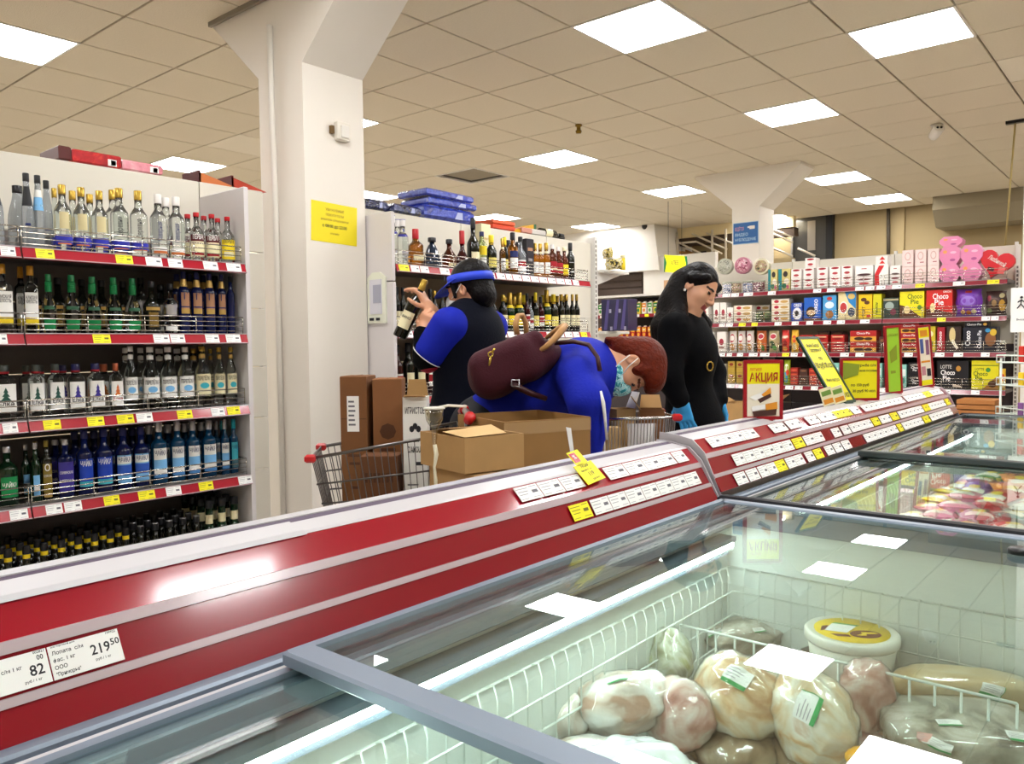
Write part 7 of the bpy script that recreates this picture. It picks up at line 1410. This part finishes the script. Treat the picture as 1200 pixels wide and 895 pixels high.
S = SDF(.0045); S.ell(H3(0, .056, -.058), (.064, .066, .054), A3, .02).ell(H3(0, .104, -.045), (.028, .020, .036), A3, .02).ell(H3(0, .042, -.058), (.054, .056, .062), A3, .006, True).cap(H3(0, -.06, -.09), H3(0, .014, -.06), .075, .066, .01, True)
sdf_obj('mask', S, [MASKW], w3)
b = MB()
for s in (-1, 1): b.tube([tuple(H3(s*.062, .062, -.035)), tuple(H3(s*.077, .02, -.012)), tuple(H3(s*.083, -.012, .014))], .002, LW, 5)
obj('ear_loop', b, w3)
S = SDF(.007); S.ell(hp3-Zp*.05, (.18, .14, .14), RT3, .05)
for h, kn, an in lp3: S.chain([h, kn, an+Zp*.03], [.11, .08, .065], .04)
sdf_obj('trousers', S, [TROU], w3); shoes(w3, lp3, f3)
P = bottle_parts('wine_cream'); o = bpy.data.objects.new('bottle', P[0][1]); COL.objects.link(o)
zx = Vector(tuple(bd)); xx = Vector(tuple(dirw(-.2, -1, 0))); xx = (xx-zx*xx.dot(zx)).normalized(); yy = zx.cross(xx)
o.matrix_world = frame(tuple(bt-bd*.29), xx, yy, zx)
for nm, me in P[1:]:
    q = bpy.data.objects.new(nm, me); COL.objects.link(q); q.parent = o
tag(o, 'dark wine bottle with cream label held up by the visor worker', 'bottle')
# ================================================================== FROZEN GOODS
from mathutils import noise as NZ
FILM = pane('bag_film', '#fafbfa', .05, .6, .10)
M_CH = ramp_mat('frozen_chicken', [(.32, '#d09a68'), (.43, '#e8c49a'), (.54, '#f2e2c8'), (.66, '#faf4ea'), (.78, '#dba67e')], 11, .35, coat=.6, bump=.4)
M_WH = ramp_mat('frozen_pale', [(.32, '#c9a08c'), (.42, '#ecdcd0'), (.55, '#f6f2ee'), (.70, '#faf9f8'), (.82, '#dca898')], 10, .3, coat=.7, bump=.4)
M_PK = ramp_mat('frozen_pink', [(.32, '#a8685c'), (.43, '#cf9a8e'), (.56, '#e8cec4'), (.70, '#f6efea'), (.82, '#c08074')], 12, .4, coat=.5, bump=.4)
M_GR = ramp_mat('frozen_greens', [(.32, '#6d7058'), (.46, '#a9ab8c'), (.58, '#dde0d2'), (.72, '#b9bd7c'), (.85, '#e8ebe4')], 10, .3, coat=.7, bump=.5)
M_BR = ramp_mat('frozen_brown', [(.30, '#5f4a38'), (.45, '#95785c'), (.6, '#bda488'), (.74, '#d9cbb6'), (.86, '#7d6250')], 8, .35, coat=.6, bump=.4)
M_FI = ramp_mat('frozen_fish', [(.30, '#6a6258'), (.45, '#a3998a'), (.58, '#c7beb0'), (.70, '#e3ddd4'), (.82, '#8f8373')], 7, .35, coat=.7, bump=.35, dist=2.5)
M_TN = ramp_mat('frozen_tan', [(.32, '#c19a68'), (.5, '#dcc094'), (.66, '#ead9b8'), (.8, '#cfa878')], 6, .3, coat=.7, bump=.2)
M_WB = ramp_mat('white_bag', [(.35, '#d5d9dc'), (.5, '#eef0f1'), (.7, '#f8f8f8')], 7, .25, coat=.6, bump=.7)
M_DK = ramp_mat('frozen_dark', [(.35, '#2e2620'), (.5, '#5a4a3e'), (.7, '#8a786a')], 10, .3, coat=.7, bump=.4)
GST = mat('sticker_green', '#1f9a4c', .4)
def lump_r(d, seed, amp):
    p = d*1.25+Vector((seed*3.1, seed*1.7, seed)); return 1+amp*(NZ.noise(p)*1.1+.6*NZ.noise(p*2.3)+.36*NZ.noise(p*4.6)+.16*NZ.noise(p*9))
def lump(name, label, cat, group, cx, cy, zc, rx, ry, rz, yaw, m, seed, amp=.16, film=True, stickers=(), tilt=0, n=40, sqz=1.0):
    """an uneven frozen piece; px centre on the level zc, radii in metres"""
    c = on(cx, cy, 'Z', zc); R = Rz(yaw) @ Matrix.Rotation(tilt, 4, 'X'); rad = Vector((rx, ry, rz))
    def surf(d, k=1.0, am=amp, sd=seed):
        q = Vector([math.copysign(abs(v)**sqz, v) for v in d]); r = lump_r(d, sd, am)*k; return Vector((q.x*rad.x*r, q.y*rad.y*r, q.z*rad.z*r))
    def shell(k, am, sd, nn):
        V = [surf(Vector((0, 0, -1)), k, am, sd)]; F = []
        for i in range(1, nn//2):
            ph = -PI/2+PI*i/(nn//2)
            for j in range(nn): t = 2*PI*j/nn; V.append(surf(Vector((math.cos(ph)*math.cos(t), math.cos(ph)*math.sin(t), math.sin(ph))), k, am, sd))
        V.append(surf(Vector((0, 0, 1)), k, am, sd)); L = nn//2-1
        for j in range(nn): F.append((0, 1+(j+1) % nn, 1+j)); F.append((len(V)-1, 1+(L-1)*nn+j, 1+(L-1)*nn+(j+1) % nn))
        for i in range(L-1):
            for j in range(nn): a = 1+i*nn; F.append((a+j, a+(j+1) % nn, a+nn+(j+1) % nn, a+nn+j))
        return V, F
    b = MB(); b.add(*shell(1, amp, seed, n), m, True); o = obj(name, b); o.matrix_world = Matrix.Translation(c) @ R
    if film:
        k = MB(); k.add(*shell(1.035, amp, seed, n), FILM, True); obj('film', k, o)
    inv = (Matrix.Translation(c) @ R).inverted()
    for (sx, sy, w_, h_, rot, style) in stickers:
        rr = ray(sx, sy).normalized(); p0 = inv @ EYE; dv = (inv.to_3x3() @ rr).normalized(); best = None
        for s in range(400):                       # march to the surface
            q = p0+dv*((c-EYE).length-.25+s*.00125); d = Vector((q.x/rad.x, q.y/rad.y, q.z/rad.z))
            if d.length < 1e-6: break
            if q.length < surf(d.normalized(), 1.04).length: best = q; break
        if best is None: continue
        d0_ = Vector((best.x/rad.x, best.y/rad.y, best.z/rad.z)).normalized(); nrm = Vector((d0_.x/rad.x, d0_.y/rad.y, d0_.z/rad.z)).normalized()
        a1 = (inv.to_3x3() @ rgt); a1 = (a1-nrm*a1.dot(nrm)).normalized(); a2 = nrm.cross(a1); u = a1*math.cos(rot)+a2*math.sin(rot); v = nrm.cross(u)
        st = MB()
        def patch(x0, y0, x1, y1, mm, lift):
            G = 6; V = []
            for i in range(G+1):
                for j in range(G+1):
                    p = best+u*(w_*(x0+(x1-x0)*j/G-.5))+v*(h_*(y0+(y1-y0)*i/G-.5)); dd = Vector((p.x/rad.x, p.y/rad.y, p.z/rad.z)).normalized(); V.append(surf(dd, 1.04)+nrm*lift)
            st.add(V, [(i*(G+1)+j, i*(G+1)+j+1, (i+1)*(G+1)+j+1, (i+1)*(G+1)+j) for i in range(G) for j in range(G)], mm)
        patch(0, 0, 1, 1, PAPER if style != 'p' else mat('sticker_pink', '#e0a8a0', .5), .001); patch(0, 0, 1, .2, GST if style in 'gw' else PAPER, .0016)
        if style == 'w': patch(.96, 0, 1, 1, GST, .0017)
        for k in range(4): patch(.08, .32+.15*k, .5+.1*(k % 3), .36+.15*k, mat('tag_print', '#a9a6ac', .7), .0018)
        obj('price_sticker', st, o)
    return tag(o, label, cat, group)
GM = 'bagged frozen pieces in the nearer freezer'
Z0 = .135
lump('frozen_chicken', 'large tan frozen chicken with square green edged sticker, centre of the nearer freezer', 'frozen chicken', GM, 866, 815, .60, .095, .11, .085, VA+.5, M_CH, 1, .12, stickers=[(864, 792, .058, .048, -.75, 'g')])
lump('frozen_chicken', 'tan frozen chicken with a tilted sticker, right of the largest one', 'frozen chicken', GM, 953, 840, .60, .075, .10, .09, VA+.2, M_CH, 2, .14, stickers=[(946, 828, .06, .05, .95, 'w'), ])
lump('frozen_chicken', 'pale frozen chicken in clear film beside the wire wall', 'frozen chicken', GM, 735, 820, .60, .115, .075, .06, VA+.25, M_WH, 3, .16, stickers=[(722, 795, .045, .02, .2, 'g')])
lump('frozen_meat', 'small rounded pale piece at the near end of the pale chicken', 'frozen meat', GM, 662, 838, .575, .055, .06, .05, VA+.2, M_WH, 4, .14, stickers=[(700, 850, .02, .03, .4, 'g')])
lump('frozen_meat', 'pink frosted meat block between the pale and the large tan chicken', 'frozen meat', GM, 793, 835, .575, .065, .085, .075, VA+.7, M_PK, 5, .12)
lump('frozen_greens_bag', 'bag of frosted greens standing by the wire wall', 'frozen bag', GM, 785, 772, .60, .05, .06, .07, VA, M_GR, 6, .15)
lump('frozen_meat', 'pink and white upright meat block beside the tub', 'frozen meat', GM, 1016, 812, .60, .052, .05, .07, VA+.3, M_PK, 7, .12, sqz=.75)
lump('frozen_fish_bag', 'clear bag of pale fish pieces behind the wire divider', 'frozen bag', GM, 872, 744, .565, .11, .07, .04, VA+.15, M_FI, 8, .18, stickers=[(838, 741, .03, .02, .2, 'g'), (890, 738, .04, .016, .3, 'g'), (918, 733, .03, .012, .3, 'g')])
lump('frozen_fish_pack', 'wide flat pack of grey brown fish fillets at the aisle side', 'frozen fish', GM, 1132, 858, .565, .155, .115, .045, VA-.2, M_FI, 9, .10, sqz=.7, stickers=[(1117, 840, .05, .03, -.15, 'g'), (1085, 868, .035, .03, -.5, 'p'), (1112, 880, .05, .024, -.6, 'g'), (1190, 862, .05, .04, -.3, 'w')])
lump('frozen_fish_pack', 'long tan fish block with white sticker behind the divider at the aisle side', 'frozen fish', GM, 1128, 805, .585, .14, .05, .04, VA-.28, M_TN, 10, .08, sqz=.7, stickers=[(1160, 812, .05, .035, -.35, 'w')])
lump('frozen_meat', 'dark brown frozen meat piece behind the upright pink block', 'frozen meat', GM, 1062, 782, .52, .05, .05, .04, VA, M_DK, 11, .15)
lump('frozen_meat', 'brown rib piece leaning on the round tub', 'frozen meat', GM, 955, 772, .56, .045, .035, .03, VA+.3, M_DK, 12, .2)
lump('frozen_chicken', 'brown frosted chicken under the large tan one', 'frozen chicken', GM, 866, 885, .50, .085, .08, .06, VA, M_BR, 13, .14); lump('frozen_chicken', 'brown frosted piece under the chicken with the tilted sticker', 'frozen chicken', GM, 915, 890, .49, .06, .08, .05, VA, M_BR, 14, .14)
lump('carrier_bag', 'crumpled white plastic bag nearest the sliding lid bar', 'bag', None, 745, 892, .60, .10, .07, .03, VA-.2, M_WB, 15, .25, film=False)
lump('carrier_bag', 'small white plastic bag corner sticking up by the wire wall', 'bag', None, 655, 815, .575, .022, .02, .05, VA, M_WB, 16, .3, film=False)
lump('frozen_fish_bag', 'pale bag with green band right by the sliding lid bar', 'frozen bag', GM, 690, 884, .555, .085, .05, .03, VA+.1, M_WH, 17, .15, stickers=[(700, 884, .06, .022, -.2, 'g')])
lump('yellow_pack', 'small orange yellow pack at the picture bottom', 'pack', None, 1032, 892, .585, .06, .035, .025, VA-.3, mat('orange_film', '#e8a41e', .3, coat=.5), 18, .1, film=False)
# lower layer that fills the basket
for i in range(5):
    for j in range(8):
        x, y = FX0+.155+.145*i, .78+.165*j+.05*(i % 2)
        if y > 1.98: continue
        m = (M_BR, M_CH, M_WH, M_PK, M_FI)[(i*3+j*2) % 5]
        c = Vector((x, y, .42)); r_ = .075+.012*((i+j) % 3); b = MB(); b.lathe([(r_*math.sin(PI*k/8)*(1+.12*NZ.noise(Vector((i*2.1, j*1.3, k*.8)))), -.16*math.cos(PI*k/8)*.55) for k in range(9)], m, 14, .9)
        o = obj('frozen_chicken', b, None, c, i*.7+j); tag(o, f'wrapped frozen piece in the lower layer, {nth(j)} from the lid bar, {nth(i)} from the canopy', 'frozen chicken', 'lower layer of frozen pieces')
# round tub
c = on(998, 744, 'Z', .645); TUBW = mat('tub_white', '#e9e6da', .35); e = empty('plastic_tub', c); tag(e, 'white round plastic tub with yellow lid print', 'tub')
obj('bucket', MB().lathe([(.088, -.085), (.09, -.083), (.101, .0)], TUBW, 32), e); obj('lid', MB().lathe([(.104, -.012), (.107, -.008), (.107, .008), (.102, .013), (.096, .011), (0, .011)], TUBW, 32), e)
b = MB().lathe([(.085, .0115), (.085, .0122), (0, .0122)], mat('lid_yellow', '#f2cc10', .4), 28)
M = Rz(VA); b.M = M
def blob(pts, z, m): b.add([(x, y, z) for x, y in pts], [tuple(range(len(pts)))], m)
RBN = mat('lid_brown', '#6a1f1a', .4)
blob([(.02+.036*math.cos(t), -.03+.026*math.sin(t)) for t in [2*PI*k/20 for k in range(20)]], .0128, RBN); blob([(-.005, -.036), (.018, -.042), (.022, -.03), (.05, -.03), (.045, -.022), (.015, -.016), (.012, -.028)], .0133, mat('lid_yellow', '#f2cc10', .4))
blob([(-.075, -.0), (-.06, .03), (-.045, .034), (-.04, .01)], .0127, RBN); blob([(-.065, .0), (-.03, .045), (.02, .02), (-.02, -.02)], .0138, PAPER); blob([(-.03, .045), (-.02, .05), (.03, .025), (.02, .02)], .0139, GST); blob([(-.06, -.02), (-.02, -.03), (-.02, -.045), (-.05, -.04)], .0129, RBN)
obj('lid_print', b, e)
# wire divider
P1, P2 = on(797, 732, 'Z', .655), on(1182, 822, 'Z', .655); P2 = P1+(P2-P1)*1.02; P2.x = min(P2.x, FX1-.04); b = MB(); b.tube([tuple(P1), tuple(P2)], .0032, WIREW, 6)
n = 15
for k in range(n+1): q = P1.lerp(P2, k/n); b.tube([tuple(q), (q.x, q.y, .32)], .0028, WIREW, 5)
b.tube([(P1.x, P1.y, .45), (P2.x, P2.y, .45)], .0028, WIREW, 5)
tag(obj('wire_divider', b), 'white wire divider standing across the nearer freezer', 'divider')
# ------------------------------------------------------------------ further freezer: packets in rows
PAL = [('red', '#c8281e'), ('orange', '#e8861e'), ('yellow', '#f0c81e'), ('pink', '#e88a9a'), ('violet', '#7a4a8a'), ('green', '#5a8a3a'), ('white', '#e9e6de'), ('brown', '#8a4a2a'), ('maroon', '#7a1a24'), ('teal', '#3a8a8a')]
n_ = 0
rnd = random.Random(3)
for j in range(12):
    for i in range(5):
        x = FX0+.10+.135*i; y = YJ+.16+.232*j+.03*(i % 2)
        if y > 4.85: continue
        nm, h = PAL[rnd.choice([0, 0, 1, 1, 2, 3, 4, 5, 6, 7, 8, 9, 1, 0]) if i > 1 or j > 3 else rnd.choice([5, 6, 6, 2, 3])]
        h2 = PAL[rnd.randrange(10)][1]; zt = .575+.012*rnd.random()+(.08 if i > 0 else .02)+(.02 if i in (2, 3) else 0)
        b = pack_mesh('bag', .125, .20, .05, h, [('e', .5, .62, .34, .18, h2), ('r', .12, .12, .88, .3, '#f0e8d8'), ('e', .5, .36, .2, .1, '#f2d23a'), ('r', .2, .84, .8, .9, '#f4f0ea')])
        o = obj('frozen_packet', b); o.matrix_world = Matrix.Translation((x, y, zt)) @ Rz(rnd.uniform(-.5, .5)) @ Matrix.Rotation(-PI/2+rnd.uniform(-.2, .2), 4, 'X') @ Matrix.Translation((0, -.025, -.10))
        tag(o, f'{nm} frozen packet in the further freezer, {nth(j)} from its near end, {nth(i)} from canopy', 'packet', 'frozen packets in the further freezer'); n_ += 1
for j in range(4):
    tag(obj('packet_tray', MB().span((FX0+.06, YJ+.12+.66*j, .262), (FX1-.08, YJ+.72+.66*j, .545), mat('tray_grey', '#b9c0bb', .6), bev=.01)), f'pale tray holding the packets of the further freezer, {nth(j)} from its near end', 'tray', 'trays under the frozen packets')
# ================================================================== FAR CORNER: STAIRS, RACKS, DUCT
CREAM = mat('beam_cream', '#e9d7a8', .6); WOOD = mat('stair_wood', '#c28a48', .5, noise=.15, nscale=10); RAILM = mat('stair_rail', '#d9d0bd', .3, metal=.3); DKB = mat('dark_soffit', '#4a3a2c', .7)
def Q(px, py, y): return on(px, py, 'Y', y)
e = empty('staircase', (0, 0, 0)); tag(e, 'staircase with white sloping rails behind the far column', 'staircase')
yr = 11.9
def seg(p, q, r, m, nm, y=yr): obj(nm, MB().tube([tuple(Q(*p, y)), tuple(Q(*q, y))], r, m, 6), e)
for p, q in (((781, 277), (840, 306)), ((811, 274), (852, 292)), ((828, 273), (868, 289)), ((816, 283), (846, 297)), ((772, 287), (816, 283)), ((905, 268), (929, 278)), ((905, 273), (929, 284)), ((905, 290), (929, 300))): seg(p, q, .016, RAILM, 'rail')
for x, y0, y1 in ((793.5, 272, 300), (834.5, 269, 308), (850.5, 268, 310)): seg((x, y0), (x, y1), .02, RAILM, 'post')
a, b_ = Q(768, 274, 12.0), Q(930, 262, 12.0)
obj('beam', MB().span((a.x, 12.0, Q(800, 279, 12.0).z), (b_.x, 12.1, CEIL), CREAM), e)
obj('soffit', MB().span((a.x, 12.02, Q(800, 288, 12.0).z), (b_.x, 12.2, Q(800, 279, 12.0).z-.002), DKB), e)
obj('stringer', MB().prism([(Q(795, 289, 12.2).x, Q(795, 289, 12.2).z), (Q(850, 312, 12.2).x, Q(850, 312, 12.2).z), (Q(850, 330, 12.2).x, Q(850, 330, 12.2).z), (Q(795, 306, 12.2).x, Q(795, 306, 12.2).z)][::-1], 'Y', 12.2, 12.28, WOOD), e)
for k in range(6):
    p = Q(799+9*k, 297+4*k, 12.15); obj('step', MB().span((p.x-.1, 11.98, p.z-.02), (p.x+.1, 12.19, p.z+.02), WOOD), e)
for x, y in ((787, 292), (805, 303), (823, 298)): p = Q(x, y, 12.1); obj('dark_panel', MB().span((p.x-.05, 12.13, p.z-.055), (p.x+.05, 12.15, p.z+.055), BLACK), e)
obj('newel_wall', MB().span((Q(754, 330, 12.3).x, 12.3, 0), (Q(930, 330, 12.3).x, 12.36, Q(800, 312, 12.3).z), WARM), e)
# dark doorway and the duct
p0, p1 = Q(929, 253, 12.36), Q(968, 302, 12.36)
DG = mat('door_grey', '#3f3d3a', .3, coat=.3)
d = obj('door_2', MB().span((p0.x, 12.40, 0), (p1.x, 12.44, p0.z), DG), kind='structure')
obj('frame', MB().span((p0.x-.03, 12.36, 0), (p0.x, 12.44, p0.z+.02), mat('door_edge', '#8f8a84', .4)).span((p1.x, 12.34, 0), (p1.x+.10, 12.44, p0.z+.02), BLACK), d)
obj('painted_door_glint', MB().span((p0.x+.22, 12.385, p0.z-.55), (p0.x+.34, 12.399, p0.z-.10), mat('door_glint', '#8d8478', .2, coat=.5)), d)  # paler strip: a reflection on the door, put into the colour
obj('hand_bar', MB().tube([tuple(Q(935, 291, 12.3)), tuple(Q(955, 300, 12.3))], .02, RAILM, 6), d)
DUCT = mat('duct_beige', '#8d8168', .7)
a, b_ = Q(1098, 243, 12.0), Q(1230, 243, 12.0)
tag(obj('air_duct', MB().prism([(11.75, CEIL), (12.44, CEIL), (12.44, Q(1107, 262, 12.0).z-.05), (11.95, Q(1107, 262, 12.0).z-.05), (11.75, Q(1107, 248, 12.0).z)], 'X', a.x, 3.9, DUCT)), 'beige boxed air duct under the ceiling of the far wall', 'duct')
tag(obj('wall_pipe', MB().tube([tuple(Q(1041, 243, 12.38)), tuple(Q(1041, 300, 12.38))], .025, mat('pipe_dark', '#4a4236', .6), 8)), 'dark vertical pipe on the beige far wall', 'pipe')
obj('trim_2', MB().span((Q(1050, 240, 12.4).x, 12.40, 0), (Q(1060, 240, 12.4).x, 12.449, CEIL), WARM), kind='structure')
# hanging yellow arrow sign
p = Q(791, 309, 9.6); k = .0098; b = MB(); GS = mat('arrow_green', '#0f6a3a', .5)
b.prism([(-.155, .13), (.14, .09), (.165, -.02), (.12, -.13), (-.15, -.10), (-.12, .02)], 'Y', -.006, .006, YEL).prism([(-.16, .13), (-.155, .13), (-.12, .02), (-.15, -.10), (-.165, -.10)], 'Y', -.004, .008, GS).prism([(.14, .09), (.172, .085), (.182, -.02), (.14, -.13), (.12, -.13), (.165, -.02)], 'Y', -.004, .008, GS)
b.text('ХЛЕБ', .05, (-.0, -.0075, -.01), (1, 0, -.03), (0, 0, 1), INK, 'c', .12)
o = obj('arrow_sign', b, None, p); obj('cord', MB().tube([(-.1, 0, .12), (-.1, 0, CEIL-p.z)], .003, BLACK, 4).tube([(.1, 0, .1), (.1, 0, CEIL-p.z)], .003, BLACK, 4), o); tag(o, 'yellow arrow sign with green edges and black word hanging behind the dark haired woman', 'sign')
# juice rack beyond the end shelf
yj = 9.3; xa, xb_ = Q(738, 345, yj).x, Q(800, 345, yj).x; zt_ = Q(755, 344, yj).z; zj = [Q(755, 367.5, yj).z, Q(755, 396, yj).z, Q(755, 425, yj).z]
xa -= .55
e = empty('juice_rack', (0, 0, 0)); tag(e, 'low white topped rack of juice cartons behind the end shelf', 'rack')
obj('top_board', MB().span((xa, yj, zt_-.03), (xb_, yj+.4, zt_), SHELFWHITE), e); obj('back_panel', MB().span((xa, yj+.4, 0), (xb_, yj+.42, zt_), LOWK), e)
for z in zj+[.2]: obj('shelf', MB().span((xa, yj+.004, z-.026), (xb_, yj+.398, z), SHELFD), e); obj('price_rail', MB().span((xa, yj-.004, z-.045), (xb_, yj+.003, z), mat('rail_dark', '#8a1826', .3)), e)
for z in zj:
    for k in range(9):
        x = xa+.1+(xb_-xa-.2)*k/8; obj('price_tag', MB().span((x-.03, yj-.0055, z-.04), (x+.03, yj-.0042, z-.005), YPAPER if k % 2 else PAPER), e)
JC = [('white and green', '#e8e6dc', '#3a8a3a'), ('yellow and green', '#e2c63a', '#2f7a3a'), ('white and orange', '#efe9dc', '#e0862a')]
for li, z in enumerate(zj):
    for i in range(15):
        x = xa+.06+(xb_-xa-.12)*i/14
        nm, c1_, c2_ = (JC[i % 3]) if li == 0 else (('red and gold', '#b8201e', '#e8a02a') if li == 1 else ('red and white', '#a81f24', '#e8e0d8'))
        b = pack_mesh('carton', .062, .15, .06, c1_, [('r', 0, .55, 1, .95, c2_), ('e', .5, .32, .3, .16, c2_ if li != 2 else '#d8a02a'), ('r', .2, .7, .8, .78, '#f4f0e4')])
        b.prism([(-.02, .15), (.02, .15), (.012, .165), (-.012, .165)], 'Y', .02, .045, C('#e8e4da')); o = obj('juice_carton', b, None, (x, yj+.02, z+.001)); tag(o, f'small {nm} juice carton, {nth(i)} from the end shelf, {("top", "middle", "lower")[li]} rack level', 'carton', 'juice cartons on the low rack')
p = Q(780, 335, 9.35); sheet('recipe_poster', Vector((Q(784, 335, 9.28).x, 9.28, zt_+.078)), .15, .155, 'Y', mat('poster_tan', '#c9a07a', .5), [], 'small food poster standing on the juice rack behind the woman', 'poster')
# cord hanging from the ceiling by the end of the sweets shelving, slim white post
c = on(1190, 141, 'Z', CEIL); q = on(1178, 288, 'Y', 8.36)
tag(obj('hanging_cord', MB().tube([tuple(c), tuple(c.lerp(q, .5)+Vector((0, 0, -.01))), tuple(q)], .008, mat('cord_yellow', '#b8a468', .6), 6).box((c.x, c.y, CEIL-.01), (.14, .05, .03), BLACK)), 'thin yellowish cord hanging from the ceiling to the sweets shelving', 'cord')
p = on(1202, 300, 'Y', 7.2); tag(obj('white_post', MB().span((p.x-.02, 7.2, 0), (p.x+.08, 7.28, CEIL), WHITE)), 'slim white post from floor to ceiling at the picture edge', 'post')
# crates and cards at the foot of the sweets shelving
CR = mat('crate_wood', '#b0723a', .6, noise=.15, nscale=14)
zc = 0.0
dcr = 7.3
a, b_ = on(1121, 480, 'Y', 7.35), on(1166, 480, 'Y', 7.35); zt1_ = on(1143, 471, 'Y', 7.35).z; zt2_ = on(1143, 483, 'Y', 7.35).z; zt3_ = on(1143, 495, 'Y', 7.35).z
hh = zt1_-zt2_; z = 0.0; n_ = int(zt1_/hh); hh = zt1_/n_
for k in range(n_):
    e = empty('wooden_crate', ((a.x+b_.x)/2, 7.5, z+.001), 0); wd = b_.x-a.x
    tag(e, f'flat wooden crate, {"topmost" if k == n_-1 else nth(n_-1-k)+" below the topmost" if k < n_-1 else ""} in the stack by the sweets shelving', 'crate', 'stacked wooden crates')
    for s in (0, 1):
        obj('slat', MB().span((-wd/2, -.16, .004+hh*.5*s), (wd/2, -.145, hh*.46+hh*.5*s), CR, bev=.002), e); obj('slat', MB().span((-wd/2, .145, .004+hh*.5*s), (wd/2, .16, hh*.46+hh*.5*s), CR, bev=.002), e)
        obj('slat', MB().span((-wd/2, -.144, .004+hh*.5*s), (-wd/2+.012, .144, hh*.46+hh*.5*s), CR), e); obj('slat', MB().span((wd/2-.012, -.144, .004+hh*.5*s), (wd/2, .144, hh*.46+hh*.5*s), CR), e)
    obj('board', MB().span((-wd/2+.013, -.144, hh-.018), (wd/2-.013, .144, hh-.006), CR), e); z += hh+.002
# wire display rack at the picture edge
dr = 5.6; e = empty('wire_rack', (0, 0, 0)); tag(e, 'pale wire display rack of small goods at the end of the freezers', 'rack')
RK = mat('rack_mint', '#cfd8d0', .4)
pb = at(1202, 450, dr); cx_, cy_ = pb.x+.08, pb.y+.1; R_ = Matrix.Translation((cx_, cy_, 0)) @ Rz(VA)
lv = [at(1190, y, dr).z for y in (425, 452, 487)]+[.55, .2]
b = MB(); b.M = R_
for sx in (-.2, .2):
    for sy in (-.14, .14): b.tube([(sx, sy, 0), (sx, sy, lv[0]+.03)], .008, RK, 6)
obj('post', b, e)
for z in lv:
    b = MB(); b.M = R_
    for zz in (z, z+.05): b.tube([(-.22, -.16, zz), (.22, -.16, zz), (.22, .16, zz), (-.22, .16, zz)], .005, RK, 5, closed=True)
    for k in range(9): b.tube([(-.22+.055*k, -.16, z+.05), (-.22+.055*k, -.16, z), (-.22+.055*k, .16, z), (-.22+.055*k, .16, z+.05)], .003, RK, 4)
    obj('wire_tray', b, e)
    b = MB(); b.M = R_; b.box((0, -.168, z+.025), (.40, .004, .045), PAPER); obj('label_strip', b, e)
for li, z in enumerate(lv[:4]):
    for k in range(5):
        nm, h = PAL[(k*3+li*2) % 10]; b = pack_mesh('carton', .075, .09 if li else .11, .05, h, [('e', .5, .5, .3, .2, '#f0ead8'), ('r', .1, .1, .9, .25, PAL[(k+li+4) % 10][1])]); o = obj('small_pack', b); o.matrix_world = R_ @ Matrix.Translation((-.17+.085*k, -.12, z+.007)); tag(o, f'{nm} small pack, {nth(k)} from the freezers, {("top", "second", "third", "fourth")[li]} level of the wire rack', 'pack', 'small packs on the wire rack')
# pictogram notice on the rack's post side
c = on(1197, 363, 'Y', 7.19); sheet('pictogram_notice', Vector((c.x, 7.19, c.z)), .14, .34, 'Y', PAPER, [('Выход', .014, -.08, INK, .1)], 'white notice with black walking figure on the white post', 'notice')
o = [x for x in COL.objects if x.name.startswith('pictogram_notice')][0]
b = MB().add([(.01*math.cos(t), -.0045, .095+.01*math.sin(t)) for t in [2*PI*k/10 for k in range(10)]], [tuple(range(10))], INK)
for p_, q_ in (((0, .082), (-.004, .045)), ((-.004, .045), (.022, .01)), ((-.004, .045), (-.028, .012)), ((0, .075), (.026, .055)), ((0, .075), (-.024, .058))): b.tube([(p_[0], -.005, p_[1]), (q_[0], -.005, q_[1])], .004, INK, 5)
obj('walking_figure', b, o)
# open kraft boxes by the sweets shelving
c = on(880, 500, 'Y', 7.0); open_box('open pale kraft box on the floor behind the red promotion sign', Vector((c.x, 7.0, 0)), .1, .42, .34, .005, on(880, 472, 'Y', 6.9).z-.01, KRAFT, [('w', 1.1, .14), ('e', .9, .12)])
